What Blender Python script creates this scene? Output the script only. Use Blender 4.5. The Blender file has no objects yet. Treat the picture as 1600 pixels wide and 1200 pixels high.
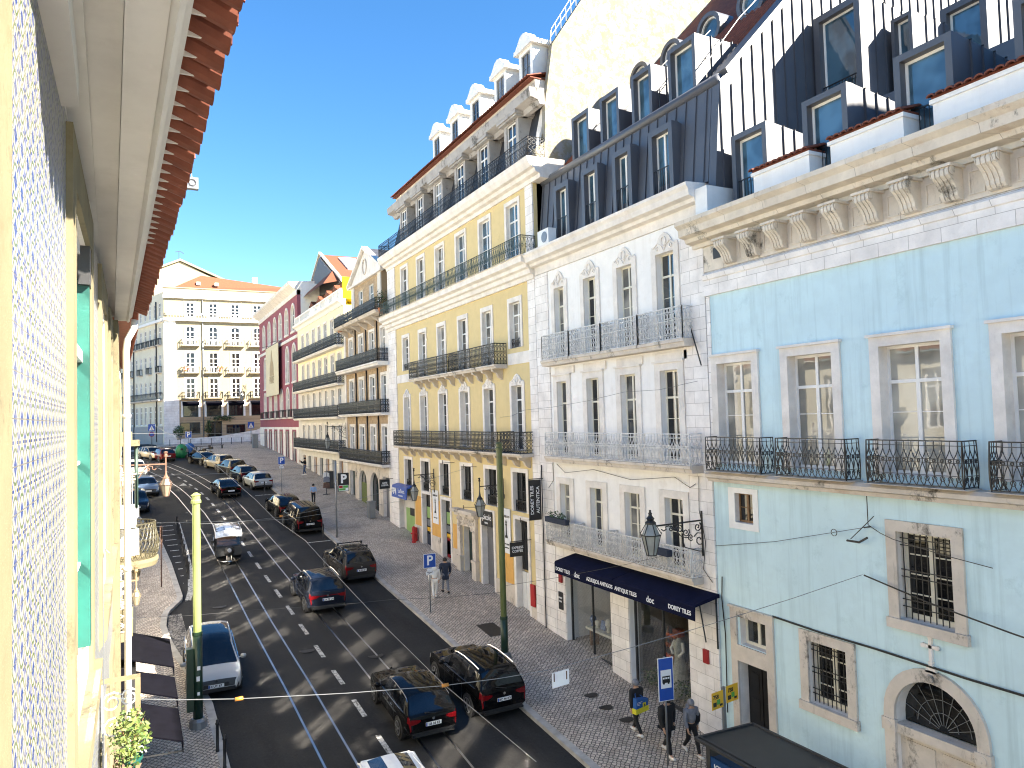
import bpy, bmesh, math, random
from mathutils import Vector, Matrix
R = math.radians
rnd = random.Random(7)
S = bpy.context.scene
COL = S.collection
# ---------------------------------------------------------------- camera
CAM_Z = 12.44
YAW, PITCH, ROLL = R(27.2), R(2.5), R(1.65)
fw = Vector((math.sin(YAW)*math.cos(PITCH), math.cos(YAW)*math.cos(PITCH), math.sin(PITCH)))
rt0 = Vector((math.cos(YAW), -math.sin(YAW), 0)); up0 = rt0.cross(fw)
rt = rt0*math.cos(ROLL) - up0*math.sin(ROLL); up = up0*math.cos(ROLL) + rt0*math.sin(ROLL)
cd = bpy.data.cameras.new('camera'); cam = bpy.data.objects.new('camera', cd); COL.objects.link(cam)
cam.matrix_world = Matrix(((rt.x, up.x, -fw.x, 0), (rt.y, up.y, -fw.y, 0), (rt.z, up.z, -fw.z, CAM_Z), (0, 0, 0, 1)))
cd.sensor_width = 36; cd.lens = 1150/1600*36; cd.clip_start = .05; cd.clip_end = 3000
S.camera = cam
# ---------------------------------------------------------------- light
W = bpy.data.worlds.new('World'); S.world = W; W.use_nodes = True
SUNDIR = Vector((1.0, -1.0, 1.06)).normalized()       # towards the sun
ELEV = math.asin(SUNDIR.z)
nt = W.node_tree; bg = nt.nodes['Background']
sky = nt.nodes.new('ShaderNodeTexSky'); sky.sky_type = 'NISHITA'; sky.sun_disc = False
sky.sun_elevation = ELEV; sky.sun_rotation = math.atan2(SUNDIR.x, SUNDIR.y)
sky.altitude = 100; sky.air_density = 1.0; sky.dust_density = .0; sky.ozone_density = 3.0
hs_ = nt.nodes.new('ShaderNodeHueSaturation'); hs_.inputs['Saturation'].default_value = 1.25
nt.links.new(sky.outputs[0], hs_.inputs['Color']); nt.links.new(hs_.outputs[0], bg.inputs[0]); bg.inputs[1].default_value = .05
sd = bpy.data.lights.new('sun', 'SUN'); sd.energy = 5.0; sd.angle = R(.53); sd.color = (1, .91, .77)
sun = bpy.data.objects.new('sun', sd); COL.objects.link(sun); sun.location = (60, -60, 90)
sun.rotation_euler = SUNDIR.to_track_quat('Z', 'Y').to_euler()
S.view_settings.view_transform = 'Standard'; S.view_settings.look = 'None'
S.view_settings.exposure = 2.65; S.view_settings.gamma = 1
S.render.engine = 'CYCLES'
S.cycles.use_denoising = True; S.cycles.filter_width = 1.1; S.cycles.max_bounces = 8; S.cycles.diffuse_bounces = 4
S.cycles.glossy_bounces = 4; S.cycles.transmission_bounces = 6; S.cycles.transparent_max_bounces = 8
S.cycles.caustics_reflective = True; S.cycles.blur_glossy = 0; S.cycles.sample_clamp_indirect = 0
S.cycles.use_guiding = True; S.cycles.use_surface_guiding = True; S.cycles.guiding_training_samples = 128   # finds the sun thrown back by the window panes

# ---------------------------------------------------------------- measuring: a pixel of the 1600x1200 photograph to a point on a plane of the place
def ray(px, py):
    return rt*((px-800)/1150) + up*(-(py-600)/1150) + fw
def onX(px, py, X=16.5):
    d = ray(px, py); return Vector((0, 0, CAM_Z)) + d*(X/d.x)
def onY(px, py, Y):
    d = ray(px, py); return Vector((0, 0, CAM_Z)) + d*(Y/d.y)
ZP = [(-60, -5.5), (0, 0), (60, 5.72), (70, 6.6), (83, 7.5), (100, 8.6), (116, 9.3), (135, 9.7), (220, 10), (400, 10)]
def gz(Y):
    if Y <= ZP[0][0]: return ZP[0][1]
    for (a, za), (b, zb) in zip(ZP, ZP[1:]):
        if Y <= b: return za + (zb-za)*(Y-a)/(b-a)
    return ZP[-1][1]
def pchip(tab, y):
    """smooth line through the points of a table, without overshoot"""
    n = len(tab)
    if y <= tab[0][0]: return tab[0][1]
    if y >= tab[-1][0]: return tab[-1][1]
    h = [tab[i+1][0]-tab[i][0] for i in range(n-1)]; d = [(tab[i+1][1]-tab[i][1])/h[i] for i in range(n-1)]
    def sl(i):
        if i == 0: return d[0]
        if i == n-1: return d[-1]
        if d[i-1]*d[i] <= 0: return 0.0
        w1, w2 = 2*h[i]+h[i-1], h[i]+2*h[i-1]; return (w1+w2)/(w1/d[i-1]+w2/d[i])
    i = max(k for k in range(n-1) if tab[k][0] <= y); t_ = (y-tab[i][0])/h[i]
    return (2*t_**3-3*t_**2+1)*tab[i][1]+(t_**3-2*t_**2+t_)*h[i]*sl(i)+(3*t_**2-2*t_**3)*tab[i+1][1]+(t_**3-t_**2)*h[i]*sl(i+1)
def lerp(tab, y):
    if y <= tab[0][0]: return tab[0][1]
    for (a, va), (b, vb) in zip(tab, tab[1:]):
        if y <= b: return va + (vb-va)*(y-a)/(b-a)
    return tab[-1][1]

# ---------------------------------------------------------------- objects
def tag(o, label=None, cat=None, group=None, kind=None):
    if label: o['label'] = label
    if cat: o['category'] = cat
    if group: o['group'] = group
    if kind: o['kind'] = kind
    return o
def empty(name, loc, label=None, cat=None, group=None, rz=0):
    o = bpy.data.objects.new(name, None); COL.objects.link(o); o.location = loc; o.rotation_euler = (0, 0, rz)
    o.empty_display_size = .3
    return tag(o, label, cat, group)
def root_of(o):
    while o.parent: o = o.parent
    return o
def copy_tree(o, parent=None):
    c = o.copy(); COL.objects.link(c); c.parent = parent
    for ch in o.children: copy_tree(ch, c)
    return c
class MB:
    """collects shapes and links them as one mesh; T maps (u, w, v) = along, outwards, up into the place"""
    def __init__(s, T=None):
        s.v = []; s.f = []; s.m = []; s.sm = []; s.T = T; s.mi = 0; s.smooth = False
    def p(s, u, w, v):
        return s.T(u, w, v) if s.T else (u, w, v)
    def addv(s, pts):
        n = len(s.v); s.v += [s.p(*q) for q in pts]; return n
    def face(s, idx):
        s.f.append(tuple(idx)); s.m.append(s.mi); s.sm.append(s.smooth)
    def poly(s, pts):
        n = s.addv(pts); s.face(range(n, n+len(pts)))
    def box(s, u0, u1, w0, w1, v0, v1):
        n = s.addv([(u0, w0, v0), (u1, w0, v0), (u1, w1, v0), (u0, w1, v0), (u0, w0, v1), (u1, w0, v1), (u1, w1, v1), (u0, w1, v1)])
        for q in ((3, 2, 1, 0), (4, 5, 6, 7), (0, 1, 5, 4), (1, 2, 6, 5), (2, 3, 7, 6), (3, 0, 4, 7)): s.face([n+i for i in q])
    def prism(s, poly, u0, u1, ax='u'):
        """closed prism of a polygon [(a, b)]; ax u: polygon is (w, v) swept along u; w: (u, v) swept along w; v: (u, w) swept up"""
        def q(a, b, t): return (t, a, b) if ax == 'u' else ((a, t, b) if ax == 'w' else (a, b, t))
        k = len(poly); n = s.addv([q(a, b, u0) for a, b in poly] + [q(a, b, u1) for a, b in poly])
        s.face([n+i for i in range(k)][::-1]); s.face([n+k+i for i in range(k)])
        for i in range(k): s.face((n+i, n+(i+1) % k, n+k+(i+1) % k, n+k+i))
    def tube(s, pts, r, sides=5, cap=True, closed=False):
        P = [Vector(q) for q in pts]; k = len(P); rr = r if isinstance(r, (list, tuple)) else [r]*k
        n0 = len(s.v); prev = None
        for i, q in enumerate(P):
            if closed: t = P[(i+1) % k] - P[i-1]
            else: t = P[min(i+1, k-1)] - P[max(i-1, 0)]
            if t.length < 1e-9: t = Vector((0, 0, 1))
            t.normalize()
            if prev is None:
                a = t.cross(Vector((0, 0, 1)))
                if a.length < .05: a = t.cross(Vector((1, 0, 0)))
            else:
                a = prev - t*prev.dot(t)
                if a.length < 1e-6: a = t.orthogonal()
            a.normalize(); prev = a; b = t.cross(a)
            for j in range(sides):
                th = 2*math.pi*(j+.5)/sides
                o = q + (a*math.cos(th) + b*math.sin(th))*rr[i]
                s.v.append(s.p(*o))
        sm = s.smooth; s.smooth = sides > 5
        for i in range(k if closed else k-1):
            i2 = (i+1) % k
            for j in range(sides):
                j2 = (j+1) % sides
                s.face((n0+i*sides+j, n0+i*sides+j2, n0+i2*sides+j2, n0+i2*sides+j))
        s.smooth = sm
        if cap and not closed:
            s.face([n0+j for j in range(sides)][::-1]); s.face([n0+(k-1)*sides+j for j in range(sides)])
    def lathe(s, prof, c=(0, 0, 0), sides=16, a0=0, a1=2*math.pi, sq=(1, 1)):
        full = abs(a1-a0-2*math.pi) < 1e-6; k = sides if full else sides+1
        n0 = len(s.v)
        for r, z in prof:
            for j in range(k):
                th = a0+(a1-a0)*j/sides
                s.v.append(s.p(c[0]+r*math.cos(th)*sq[0], c[1]+r*math.sin(th)*sq[1], c[2]+z))
        for i in range(len(prof)-1):
            for j in range(sides):
                j2 = (j+1) % k
                s.face((n0+i*k+j, n0+i*k+j2, n0+(i+1)*k+j2, n0+(i+1)*k+j))
        if full:
            if prof[0][0] > 1e-4: s.face([n0+j for j in range(k)][::-1])
            if prof[-1][0] > 1e-4: s.face([n0+(len(prof)-1)*k+j for j in range(k)])
    def build(s, name, mats, parent=None, fix=True):
        me = bpy.data.meshes.new(name)
        off = root_of(parent).location if parent else Vector((0, 0, 0))
        local = parent is not None and s.T is None and getattr(s, 'local', False)
        vs = s.v if local else [(a-off.x, b-off.y, c-off.z) for a, b, c in s.v]
        me.from_pydata(vs, [], s.f)
        if not isinstance(mats, (list, tuple)): mats = [mats]
        for m in mats: me.materials.append(m)
        me.polygons.foreach_set('material_index', s.m); me.polygons.foreach_set('use_smooth', s.sm)
        if fix:
            bm = bmesh.new(); bm.from_mesh(me); bmesh.ops.recalc_face_normals(bm, faces=bm.faces); bm.to_mesh(me); bm.free()
        me.update()
        o = bpy.data.objects.new(name, me); COL.objects.link(o)
        if parent: o.parent = parent
        return o
def LB():
    m = MB(); m.local = True; return m
def TX(X, sgn=-1):          # facade across the street: outwards is towards smaller x (sgn -1) or larger x (+1)
    return lambda u, w, v: (X + sgn*w, u, v)
def TY(Y):                  # facade that faces the camera: outwards is towards smaller y
    return lambda u, w, v: (u, Y - w, v)
def TL(P, ang):             # facade along a direction in plan; outwards is to the right of that direction
    c, s_ = math.cos(ang), math.sin(ang)
    return lambda u, w, v: (P[0] + u*c + w*s_, P[1] + u*s_ - w*c, v)
def text_ob(txt, size, mat, parent, M, name='lettering', ext=.004, align='CENTER', sx=1, bold=0.0):
    cu = bpy.data.curves.new(name, 'FONT'); cu.body = txt; cu.size = size; cu.extrude = ext; cu.align_x = align; cu.align_y = 'CENTER'
    cu.offset = bold; cu.resolution_u = 3
    t_ = bpy.data.objects.new(name, cu); COL.objects.link(t_)
    me = bpy.data.meshes.new_from_object(t_.evaluated_get(bpy.context.evaluated_depsgraph_get())); bpy.data.objects.remove(t_); bpy.data.curves.remove(cu)
    me.transform(M @ Matrix.Diagonal((sx, 1, 1, 1))); me.materials.clear(); me.materials.append(mat)
    o = bpy.data.objects.new(name, me); COL.objects.link(o); o.parent = parent; return o
def Mface(loc, right, upv):
    r_ = Vector(right).normalized(); u_ = Vector(upv).normalized(); n_ = r_.cross(u_)
    return Matrix(((r_.x, u_.x, n_.x, loc[0]), (r_.y, u_.y, n_.y, loc[1]), (r_.z, u_.z, n_.z, loc[2]), (0, 0, 0, 1)))
# ---------------------------------------------------------------- materials
M = {}
def newmat(name):
    m = bpy.data.materials.new(name); m.use_nodes = True; M[name] = m
    return m, m.node_tree, m.node_tree.nodes['Principled BSDF']
def N(t, kind, **kw):
    n = t.nodes.new('ShaderNode'+kind)
    for k, v in kw.items():
        if k == 'inp':
            for a, b in v.items(): n.inputs[a].default_value = b
        else: setattr(n, k, v)
    return n
def coords(t, sc=(1, 1, 1), rot=(0, 0, 0), src='Object'):
    tc = N(t, 'TexCoord'); mp = N(t, 'Mapping'); mp.inputs['Scale'].default_value = sc; mp.inputs['Rotation'].default_value = rot
    t.links.new(tc.outputs[src], mp.inputs[0]); return mp.outputs[0]
def ramp(t, sock, stops):
    r = N(t, 'ValToRGB'); e = r.color_ramp.elements
    while len(e) < len(stops): e.new(.5)
    for k, (p, c) in enumerate(stops):
        e[k].position = p; e[k].color = (*(c if isinstance(c, (tuple, list)) else (c, c, c)), 1)
    t.links.new(sock, r.inputs[0]); return r.outputs[0]
def mix(t, a, b, f, mode='MIX'):
    n = N(t, 'MixRGB', blend_type=mode)
    for i, x in ((0, f), (1, a), (2, b)):
        if isinstance(x, (int, float)): n.inputs[i].default_value = x if i == 0 else (x, x, x, 1)
        elif isinstance(x, (tuple, list)): n.inputs[i].default_value = (*x[:3], 1)
        else: t.links.new(x, n.inputs[i])
    return n.outputs[0]
def bump(t, b, h, st=.3, dist=.02):
    n = N(t, 'Bump'); n.inputs['Strength'].default_value = st; n.inputs['Distance'].default_value = dist
    t.links.new(h, n.inputs['Height']); t.links.new(n.outputs[0], b.inputs['Normal'])
def noise(t, co, sc, det=4, rough=.55):
    n = N(t, 'TexNoise'); n.inputs['Scale'].default_value = sc; n.inputs['Detail'].default_value = det; n.inputs['Roughness'].default_value = rough
    t.links.new(co, n.inputs['Vector']); return n.outputs[0]
def plain(name, col, rough=.5, metal=0, var=.12, sc=3., spec=.5, bumps=0):
    m, t, b = newmat(name); co = coords(t)
    n = noise(t, co, sc)
    c = mix(t, tuple(x*(1-var) for x in col), tuple(min(1, x*(1+var)) for x in col), ramp(t, n, [(.3, 0), (.7, 1)]))
    t.links.new(c, b.inputs['Base Color']); b.inputs['Roughness'].default_value = rough; b.inputs['Metallic'].default_value = metal
    b.inputs['Specular IOR Level'].default_value = spec
    if bumps: bump(t, b, noise(t, co, sc*8), bumps, .01)
    return m
def stucco(name, col, stain=(.35, .3, .25), amt=.25, var=.07, bst=.15, streak=.5, peel=None):
    m, t, b = newmat(name); co = coords(t)
    big = noise(t, co, .45, 5, .6); mid = noise(t, co, 2.3, 5, .6); fine = noise(t, co, 18, 4, .6)
    c = mix(t, tuple(x*(1-var) for x in col), tuple(min(1, x*(1+var)) for x in col), ramp(t, big, [(.3, 0), (.7, 1)]))
    c = mix(t, c, tuple(x*.93 for x in col), ramp(t, mid, [(.45, 0), (.62, .6)]))
    st = noise(t, coords(t, (2.2, 2.2, .12)), 1.6, 5, .65)
    f = ramp(t, st, [(.50, 0), (.74, amt*streak)])
    c = mix(t, c, tuple(a*s_ for a, s_ in zip(col, stain)), f)
    f2 = ramp(t, noise(t, co, 1.1, 8, .7), [(.58, 0), (.72, amt)])
    c = mix(t, c, tuple(a*s_*1.2 for a, s_ in zip(col, stain)), f2)
    ck = N(t, 'TexVoronoi', feature='DISTANCE_TO_EDGE'); ck.inputs['Scale'].default_value = .55; wv = N(t, 'VectorMath', operation='ADD'); wn = N(t, 'TexNoise'); wn.inputs['Scale'].default_value = 1.3; wn.inputs['Detail'].default_value = 6; t.links.new(co, wn.inputs['Vector']); t.links.new(co, wv.inputs[0]); t.links.new(wn.outputs['Color'], wv.inputs[1]); t.links.new(wv.outputs[0], ck.inputs['Vector'])
    c = mix(t, c, tuple(x*.45 for x in col), mix(t, 0.0, ramp(t, noise(t, co, .5, 3), [(.55, 0), (.65, .5 if peel else (0 if name == 'blue_stucco' else .22))]), ramp(t, ck.outputs[0], [(.0, 1), (.008, 0)])))
    if peel:
        f3 = ramp(t, noise(t, co, 1.7, 12, .8), [(.47, 0), (.53, 1)]); c = mix(t, c, peel, f3)
        c = mix(t, c, (.06, .052, .04), ramp(t, noise(t, co, 4, 12, .85), [(.59, 0), (.66, .9)]))
    t.links.new(c, b.inputs['Base Color']); b.inputs['Roughness'].default_value = .9; b.inputs['Specular IOR Level'].default_value = .2
    bump(t, b, fine, bst, .01)
    return m
def stone(name, col, blocks=True, amt=.3, bw=.9, rh=.42):
    m, t, b = newmat(name); co = coords(t)
    v = noise(t, co, 1.4, 6, .65); fine = noise(t, co, 14, 5, .7)
    c = mix(t, tuple(x*.82 for x in col), tuple(min(1, x*1.08) for x in col), ramp(t, v, [(.3, 0), (.65, 1)]))
    c = mix(t, c, (col[0]*.75, col[1]*.62, col[2]*.55), ramp(t, noise(t, co, .9, 8, .75), [(.55, 0), (.75, amt)]))
    c = mix(t, c, (col[0]*.35, col[1]*.33, col[2]*.3), ramp(t, noise(t, coords(t, (3, 3, .5)), 1.5, 9, .75), [(.6, 0), (.8, amt)]))
    c = mix(t, c, tuple(x*.6 for x in col), ramp(t, fine, [(.6, 0), (.75, .35)]))
    if amt > .7: c = mix(t, c, (.035, .032, .024), ramp(t, noise(t, coords(t, (1, 1, .7)), .8, 10, .78), [(.55, 0), (.64, .85)]))
    h = fine
    if blocks:
        tc = N(t, 'TexCoord'); sx = N(t, 'SeparateXYZ'); cx = N(t, 'CombineXYZ'); ad = N(t, 'Math', operation='ADD')
        t.links.new(tc.outputs['Object'], sx.inputs[0]); t.links.new(sx.outputs[0], ad.inputs[0]); t.links.new(sx.outputs[1], ad.inputs[1])
        t.links.new(ad.outputs[0], cx.inputs[0]); t.links.new(sx.outputs[2], cx.inputs[1])
        br = N(t, 'TexBrick'); br.inputs['Scale'].default_value = 1; br.inputs['Mortar Size'].default_value = .008; br.inputs['Mortar Smooth'].default_value = .3
        br.inputs['Brick Width'].default_value = bw; br.inputs['Row Height'].default_value = rh
        br.inputs['Color1'].default_value = (1, 1, 1, 1); br.inputs['Color2'].default_value = (.9, .88, .87, 1); br.inputs['Mortar'].default_value = (.4, .37, .35, 1)
        t.links.new(cx.outputs[0], br.inputs['Vector'])
        c = mix(t, c, br.outputs[0], .8, 'MULTIPLY')
    t.links.new(c, b.inputs['Base Color']); b.inputs['Roughness'].default_value = .8; b.inputs['Specular IOR Level'].default_value = .25
    bump(t, b, h, .25, .01)
    return m
def glass(name, col, rough=.02, ior=1.9, var=.5, sc=1.2):
    """a window pane with its dark room behind it: dark body, mirror surface, old glass slightly wavy"""
    m, t, b = newmat(name); co = coords(t)
    n = noise(t, co, sc, 2, .5)
    c = mix(t, tuple(x*(1-var) for x in col), tuple(x*(1+var) for x in col), ramp(t, n, [(.4, 0), (.6, 1)]))
    t.links.new(c, b.inputs['Base Color']); b.inputs['Roughness'].default_value = rough; b.inputs['IOR'].default_value = ior
    bump(t, b, noise(t, co, 2.0, 1, .4), .06, .02)
    return m
stucco('blue_stucco', (.59, .755, .79), stain=(.55, .6, .6), amt=.6, var=.055, streak=.8)
stucco('yellow_stucco', (.67, .535, .28), stain=(.75, .72, .7), amt=.3, var=.04)
stucco('ochre_stucco', (.66, .37, .11), stain=(.8, .75, .7), amt=.25)
stucco('white_stucco', (.86, .84, .81), stain=(.6, .55, .5), amt=.35, var=.04)
stucco('cream_stucco', (.74, .69, .55), stain=(.7, .65, .55), amt=.3)
stucco('lemon_stucco', (.86, .78, .55), stain=(.8, .75, .65), amt=.2)
stucco('bright_yellow_stucco', (.85, .62, .01), amt=.1)
stucco('pale_grey_stucco', (.66, .63, .58), stain=(.5, .46, .42), amt=.4)
stucco('pink_stucco', (.30, .10, .125), stain=(.7, .75, .8), amt=.3)
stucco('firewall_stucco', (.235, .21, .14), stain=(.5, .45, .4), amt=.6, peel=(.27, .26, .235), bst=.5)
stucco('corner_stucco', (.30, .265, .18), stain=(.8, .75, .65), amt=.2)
stucco('brown_tile_wall', (.50, .37, .24), stain=(.7, .7, .7), amt=.3, var=.12)
stucco('soffit_paint', (.66, .64, .60), stain=(.6, .58, .55), amt=.3)
stucco('grey_base_stucco', (.42, .39, .36), stain=(.6, .6, .6), amt=.35)
stone('limestone', (.78, .73, .67), True, .3)
stone('limestone_plain', (.78, .73, .67), False, .45)
stone('limestone_worn', (.62, .55, .47), False, .75)
stone('cornice_stone', (.70, .63, .53), True, .85, 1.5, 2.0)
stone('white_ashlar', (.86, .82, .78), True, .4, .8, .4)
stone('left_stone', (.19, .165, .10), False, .9)
stone('grey_ledge', (.40, .38, .36), False, .95)
plain('zinc', (.08, .085, .10), .45, .0, .1, 1.0, .6)
plain('zinc_frame', (.07, .075, .09), .5, .0, .1, 1.0)
plain('slate', (.045, .047, .055), .5, 0, .3, 4)
plain('white_paint', (.78, .77, .74), .5, 0, .05)
plain('cream_paint', (.72, .68, .56), .5, 0, .06)
plain('iron_black', (.012, .012, .013), .45, 0, .3, 6)
plain('iron_white', (.60, .59, .57), .6, 0, .25, 6)
plain('iron_green', (.03, .055, .045), .5, 0, .3, 6)
plain('green_wood', (.008, .07, .056), .45, 0, .2, 5)
plain('door_black', (.012, .011, .011), .35, 0, .2)
plain('door_green', (.012, .03, .022), .4, 0, .2)
plain('grey_shutter', (.16, .16, .17), .5, .2, .1)
plain('green_pole', (.085, .105, .03), .4, 0, .15, 2)
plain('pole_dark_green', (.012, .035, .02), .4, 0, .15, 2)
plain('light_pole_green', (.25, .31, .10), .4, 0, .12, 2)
plain('grey_metal', (.22, .23, .24), .4, .5, .1)
plain('dark_metal', (.05, .05, .052), .45, .3, .15)
plain('steel_rail', (.42, .43, .45), .28, 1, .1, 2)
plain('white_metal', (.74, .74, .73), .45, 0, .06)
plain('navy_cloth', (.006, .008, .028), .9, 0, .15, 3., .1)
plain('black_cloth', (.004, .004, .007), .95, 0, .25, 3., .05)
plain('sign_blue', (.012, .07, .36), .4, 0, .05)
plain('sign_white', (.8, .8, .8), .45, 0, .03)
plain('sign_black', (.012, .012, .013), .5, 0, .05)
plain('sign_red', (.30, .012, .014), .45, 0, .05)
plain('sign_yellow', (.75, .42, .02), .45, 0, .05)
plain('sign_green', (.08, .35, .06), .45, 0, .05)
plain('lime_paint', (.25, .38, .13), .6, 0, .08)
plain('rubber', (.012, .012, .012), .8, 0, .2)
plain('rim', (.28, .28, .29), .35, .8, .1)
plain('plastic_black', (.014, .014, .015), .5, 0, .15)
plain('chrome', (.6, .6, .6), .15, 1, .05)
plain('bin_green', (.01, .17, .06), .5, 0, .12)
plain('bin_blue', (.01, .10, .30), .5, 0, .12)
plain('terracotta_pot', (.40, .16, .07), .8, 0, .2)
plain('wood', (.22, .12, .05), .6, 0, .3, 8)
plain('iron_gold', (.055, .048, .026), .5, 0, .3, 8)
plain('gold_frame', (.20, .15, .085), .5, 0, .2)
plain('orange_insulator', (.55, .22, .03), .5, 0, .1)
plain('hydrant_red', (.42, .015, .015), .45, 0, .1)
plain('banner_cloth', (.68, .60, .40), .8, 0, .05)
plain('banner_ink', (.40, .30, .17), .8, 0, .1)
plain('copper', (.55, .18, .07), .3, 1, .2)
plain('ceramic', (.62, .60, .52), .35, 0, .15, 8)
plain('ceramic_blue', (.10, .16, .30), .35, 0, .5, 14)
plain('dress_cloth', (.36, .36, .31), .8, 0, .15, 8)
plain('shop_dark', (.03, .027, .024), .8, 0, .4, 2)
plain('shop_wall', (.2, .17, .13), .8, 0, .25, 2)
plain('lamp_glass', (.30, .31, .29), .25, 0, .12, 4)
plain('lamp_glass_warm', (.20, .18, .14), .3, 0, .1, 4)
plain('rust', (.14, .08, .055), .8, 0, .3, 6)
plain('shelter_roof', (.045, .042, .037), .55, 0, .2, 1.2)
plain('shelter_blue', (.01, .05, .16), .35, 0, .2, 1)
plain('kerb_stone', (.40, .38, .35), .85, 0, .25, 2.5, .3, .2)
plain('tail_red', (.14, .004, .006), .15, 0, .1)
plain('head_lamp', (.5, .52, .55), .1, .3, .1)
plain('skin', (.50, .30, .20), .6, 0, .06)
plain('hair_dark', (.012, .01, .009), .6, 0, .3, 20)
plain('cloth_white', (.72, .70, .66), .85, 0, .05, 10)
plain('cloth_black', (.011, .011, .013), .85, 0, .2, 10)
plain('cloth_dark_blue', (.02, .028, .05), .85, 0, .2, 10)
plain('cloth_light_blue', (.30, .42, .60), .85, 0, .12, 10)
plain('cloth_grey', (.20, .21, .24), .85, 0, .15, 10)
plain('cloth_denim', (.05, .08, .15), .85, 0, .2, 10)
plain('cloth_royal', (.015, .09, .30), .8, 0, .1, 10)
plain('cloth_yellow', (.60, .55, .03), .8, 0, .1, 10)
plain('clear_cover', (.52, .56, .62), .12, 0, .4, 5)
plain('leaf_a', (.055, .10, .018), .6, 0, .3, 12)
plain('leaf_b', (.10, .13, .025), .6, 0, .3, 12)
plain('leaf_c', (.03, .06, .02), .6, 0, .3, 12)
plain('flower_red', (.5, .03, .02), .7, 0, .2)
plain('manhole', (.04, .035, .03), .6, .4, .2, 10)
plain('orange_tile', (.15, .045, .018), .85, 0, .2, 6)
for nm, c in dict(black=(.003, .003, .0035), ink_blue=(.008, .011, .02), brown_grey=(.035, .032, .03), silver=(.38, .39, .40), pale_gold=(.33, .29, .22), slate_blue=(.10, .14, .22), dark_red=(.09, .012, .014), white=(.74, .74, .75)).items():
    m, t, b = newmat('paint_'+nm); b.inputs['Base Color'].default_value = (*c, 1); b.inputs['Roughness'].default_value = .5; b.inputs['Specular IOR Level'].default_value = 0
    b.inputs['Coat Weight'].default_value = 1; b.inputs['Coat IOR'].default_value = 1.27; b.inputs['Coat Roughness'].default_value = .04
    if nm not in ('white',): b.inputs['Metallic'].default_value = .25 if nm in ('silver', 'pale_gold', 'slate_blue') else 0
    dust = ramp(t, noise(t, coords(t), 2.2, 6, .7), [(.4, 0), (.8, .012)])
    t.links.new(mix(t, c, (.25, .23, .2), dust), b.inputs['Base Color'])
glass('pane', (.035, .037, .036), .015, 2.0, .6)
glass('pane_pale', (.33, .32, .28), .02, 1.7, .35, .8)
glass('pane_blue', (.05, .10, .14), .015, 2.0, .4)
glass('pane_curtain', (.19, .18, .16), .03, 1.9, .5, .9)
glass('pane_b', (.10, .098, .09), .02, 1.8, .7)
glass('pane_dark', (.012, .012, .012), .03, 1.6)
# left hand house panes: mirror finish added to throw sun onto the road
m, t, b = newmat('pane_left'); b.inputs['Base Color'].default_value = (.93, .92, .90, 1); b.inputs['Metallic'].default_value = 1; b.inputs['Roughness'].default_value = .07
glass('pane_film', (.20, .23, .28), .08, 1.6, .6, 3.5)
glass('car_glass', (.004, .005, .007), .01, 1.5)
for l_ in list(M['car_glass'].node_tree.nodes['Principled BSDF'].inputs['Normal'].links): M['car_glass'].node_tree.links.remove(l_)
# real see-through shop glass
m, t, b = newmat('shop_glass'); b.inputs['Base Color'].default_value = (1, 1, 1, 1)
tr = N(t, 'BsdfTransparent'); gl = N(t, 'BsdfGlossy'); gl.inputs['Roughness'].default_value = .01
lw = N(t, 'LayerWeight'); lw.inputs[0].default_value = .5; fr = N(t, 'Math', operation='MULTIPLY_ADD'); t.links.new(lw.outputs['Facing'], fr.inputs[0]); fr.inputs[1].default_value = .25; fr.inputs[2].default_value = .02; mx = N(t, 'MixShader'); co_ = noise(t, coords(t), 1.5, 2)
tr.inputs[0].default_value = (.97, .98, .975, 1)
t.links.new(fr.outputs[0], mx.inputs[0]); t.links.new(tr.outputs[0], mx.inputs[1]); t.links.new(gl.outputs[0], mx.inputs[2])
t.links.new(mx.outputs[0], t.nodes['Material Output'].inputs[0])
# asphalt
m, t, b = newmat('asphalt'); co = coords(t)
c = mix(t, (.020, .0198, .020), (.036, .035, .034), ramp(t, noise(t, co, .35, 6, .65), [(.3, 0), (.7, 1)]))
c = mix(t, c, (.012, .0118, .0118), ramp(t, noise(t, coords(t, (1, .12, 1)), .9, 5, .6), [(.52, 0), (.7, .7)]))
c = mix(t, c, (.06, .058, .056), ramp(t, noise(t, co, 45, 3, .7), [(.58, 0), (.75, .55)]))
c = mix(t, c, (.009, .0085, .0085), ramp(t, noise(t, co, .8, 8, .8), [(.66, 0), (.74, .6)]))
t.links.new(c, b.inputs['Base Color']); c = mix(t, c, (.052, .05, .048), ramp(t, noise(t, co, 11, 5, .8), [(.52, 0), (.72, .6)]))
c = mix(t, c, (.010, .0098, .0098), ramp(t, noise(t, co, 13, 4, .8), [(.56, 0), (.7, .7)]))
t.links.new(c, b.inputs['Base Color'])
b.inputs['Roughness'].default_value = .85; b.inputs['Specular IOR Level'].default_value = .2
bump(t, b, noise(t, co, 60, 3, .7), .35, .01)
m, t, b = newmat('tar_patch'); co = coords(t)
t.links.new(mix(t, (.012, .0118, .0118), (.022, .0215, .021), ramp(t, noise(t, co, 3, 6, .7), [(.35, 0), (.65, 1)])), b.inputs['Base Color']); b.inputs['Roughness'].default_value = .8; b.inputs['Specular IOR Level'].default_value = .2
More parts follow.
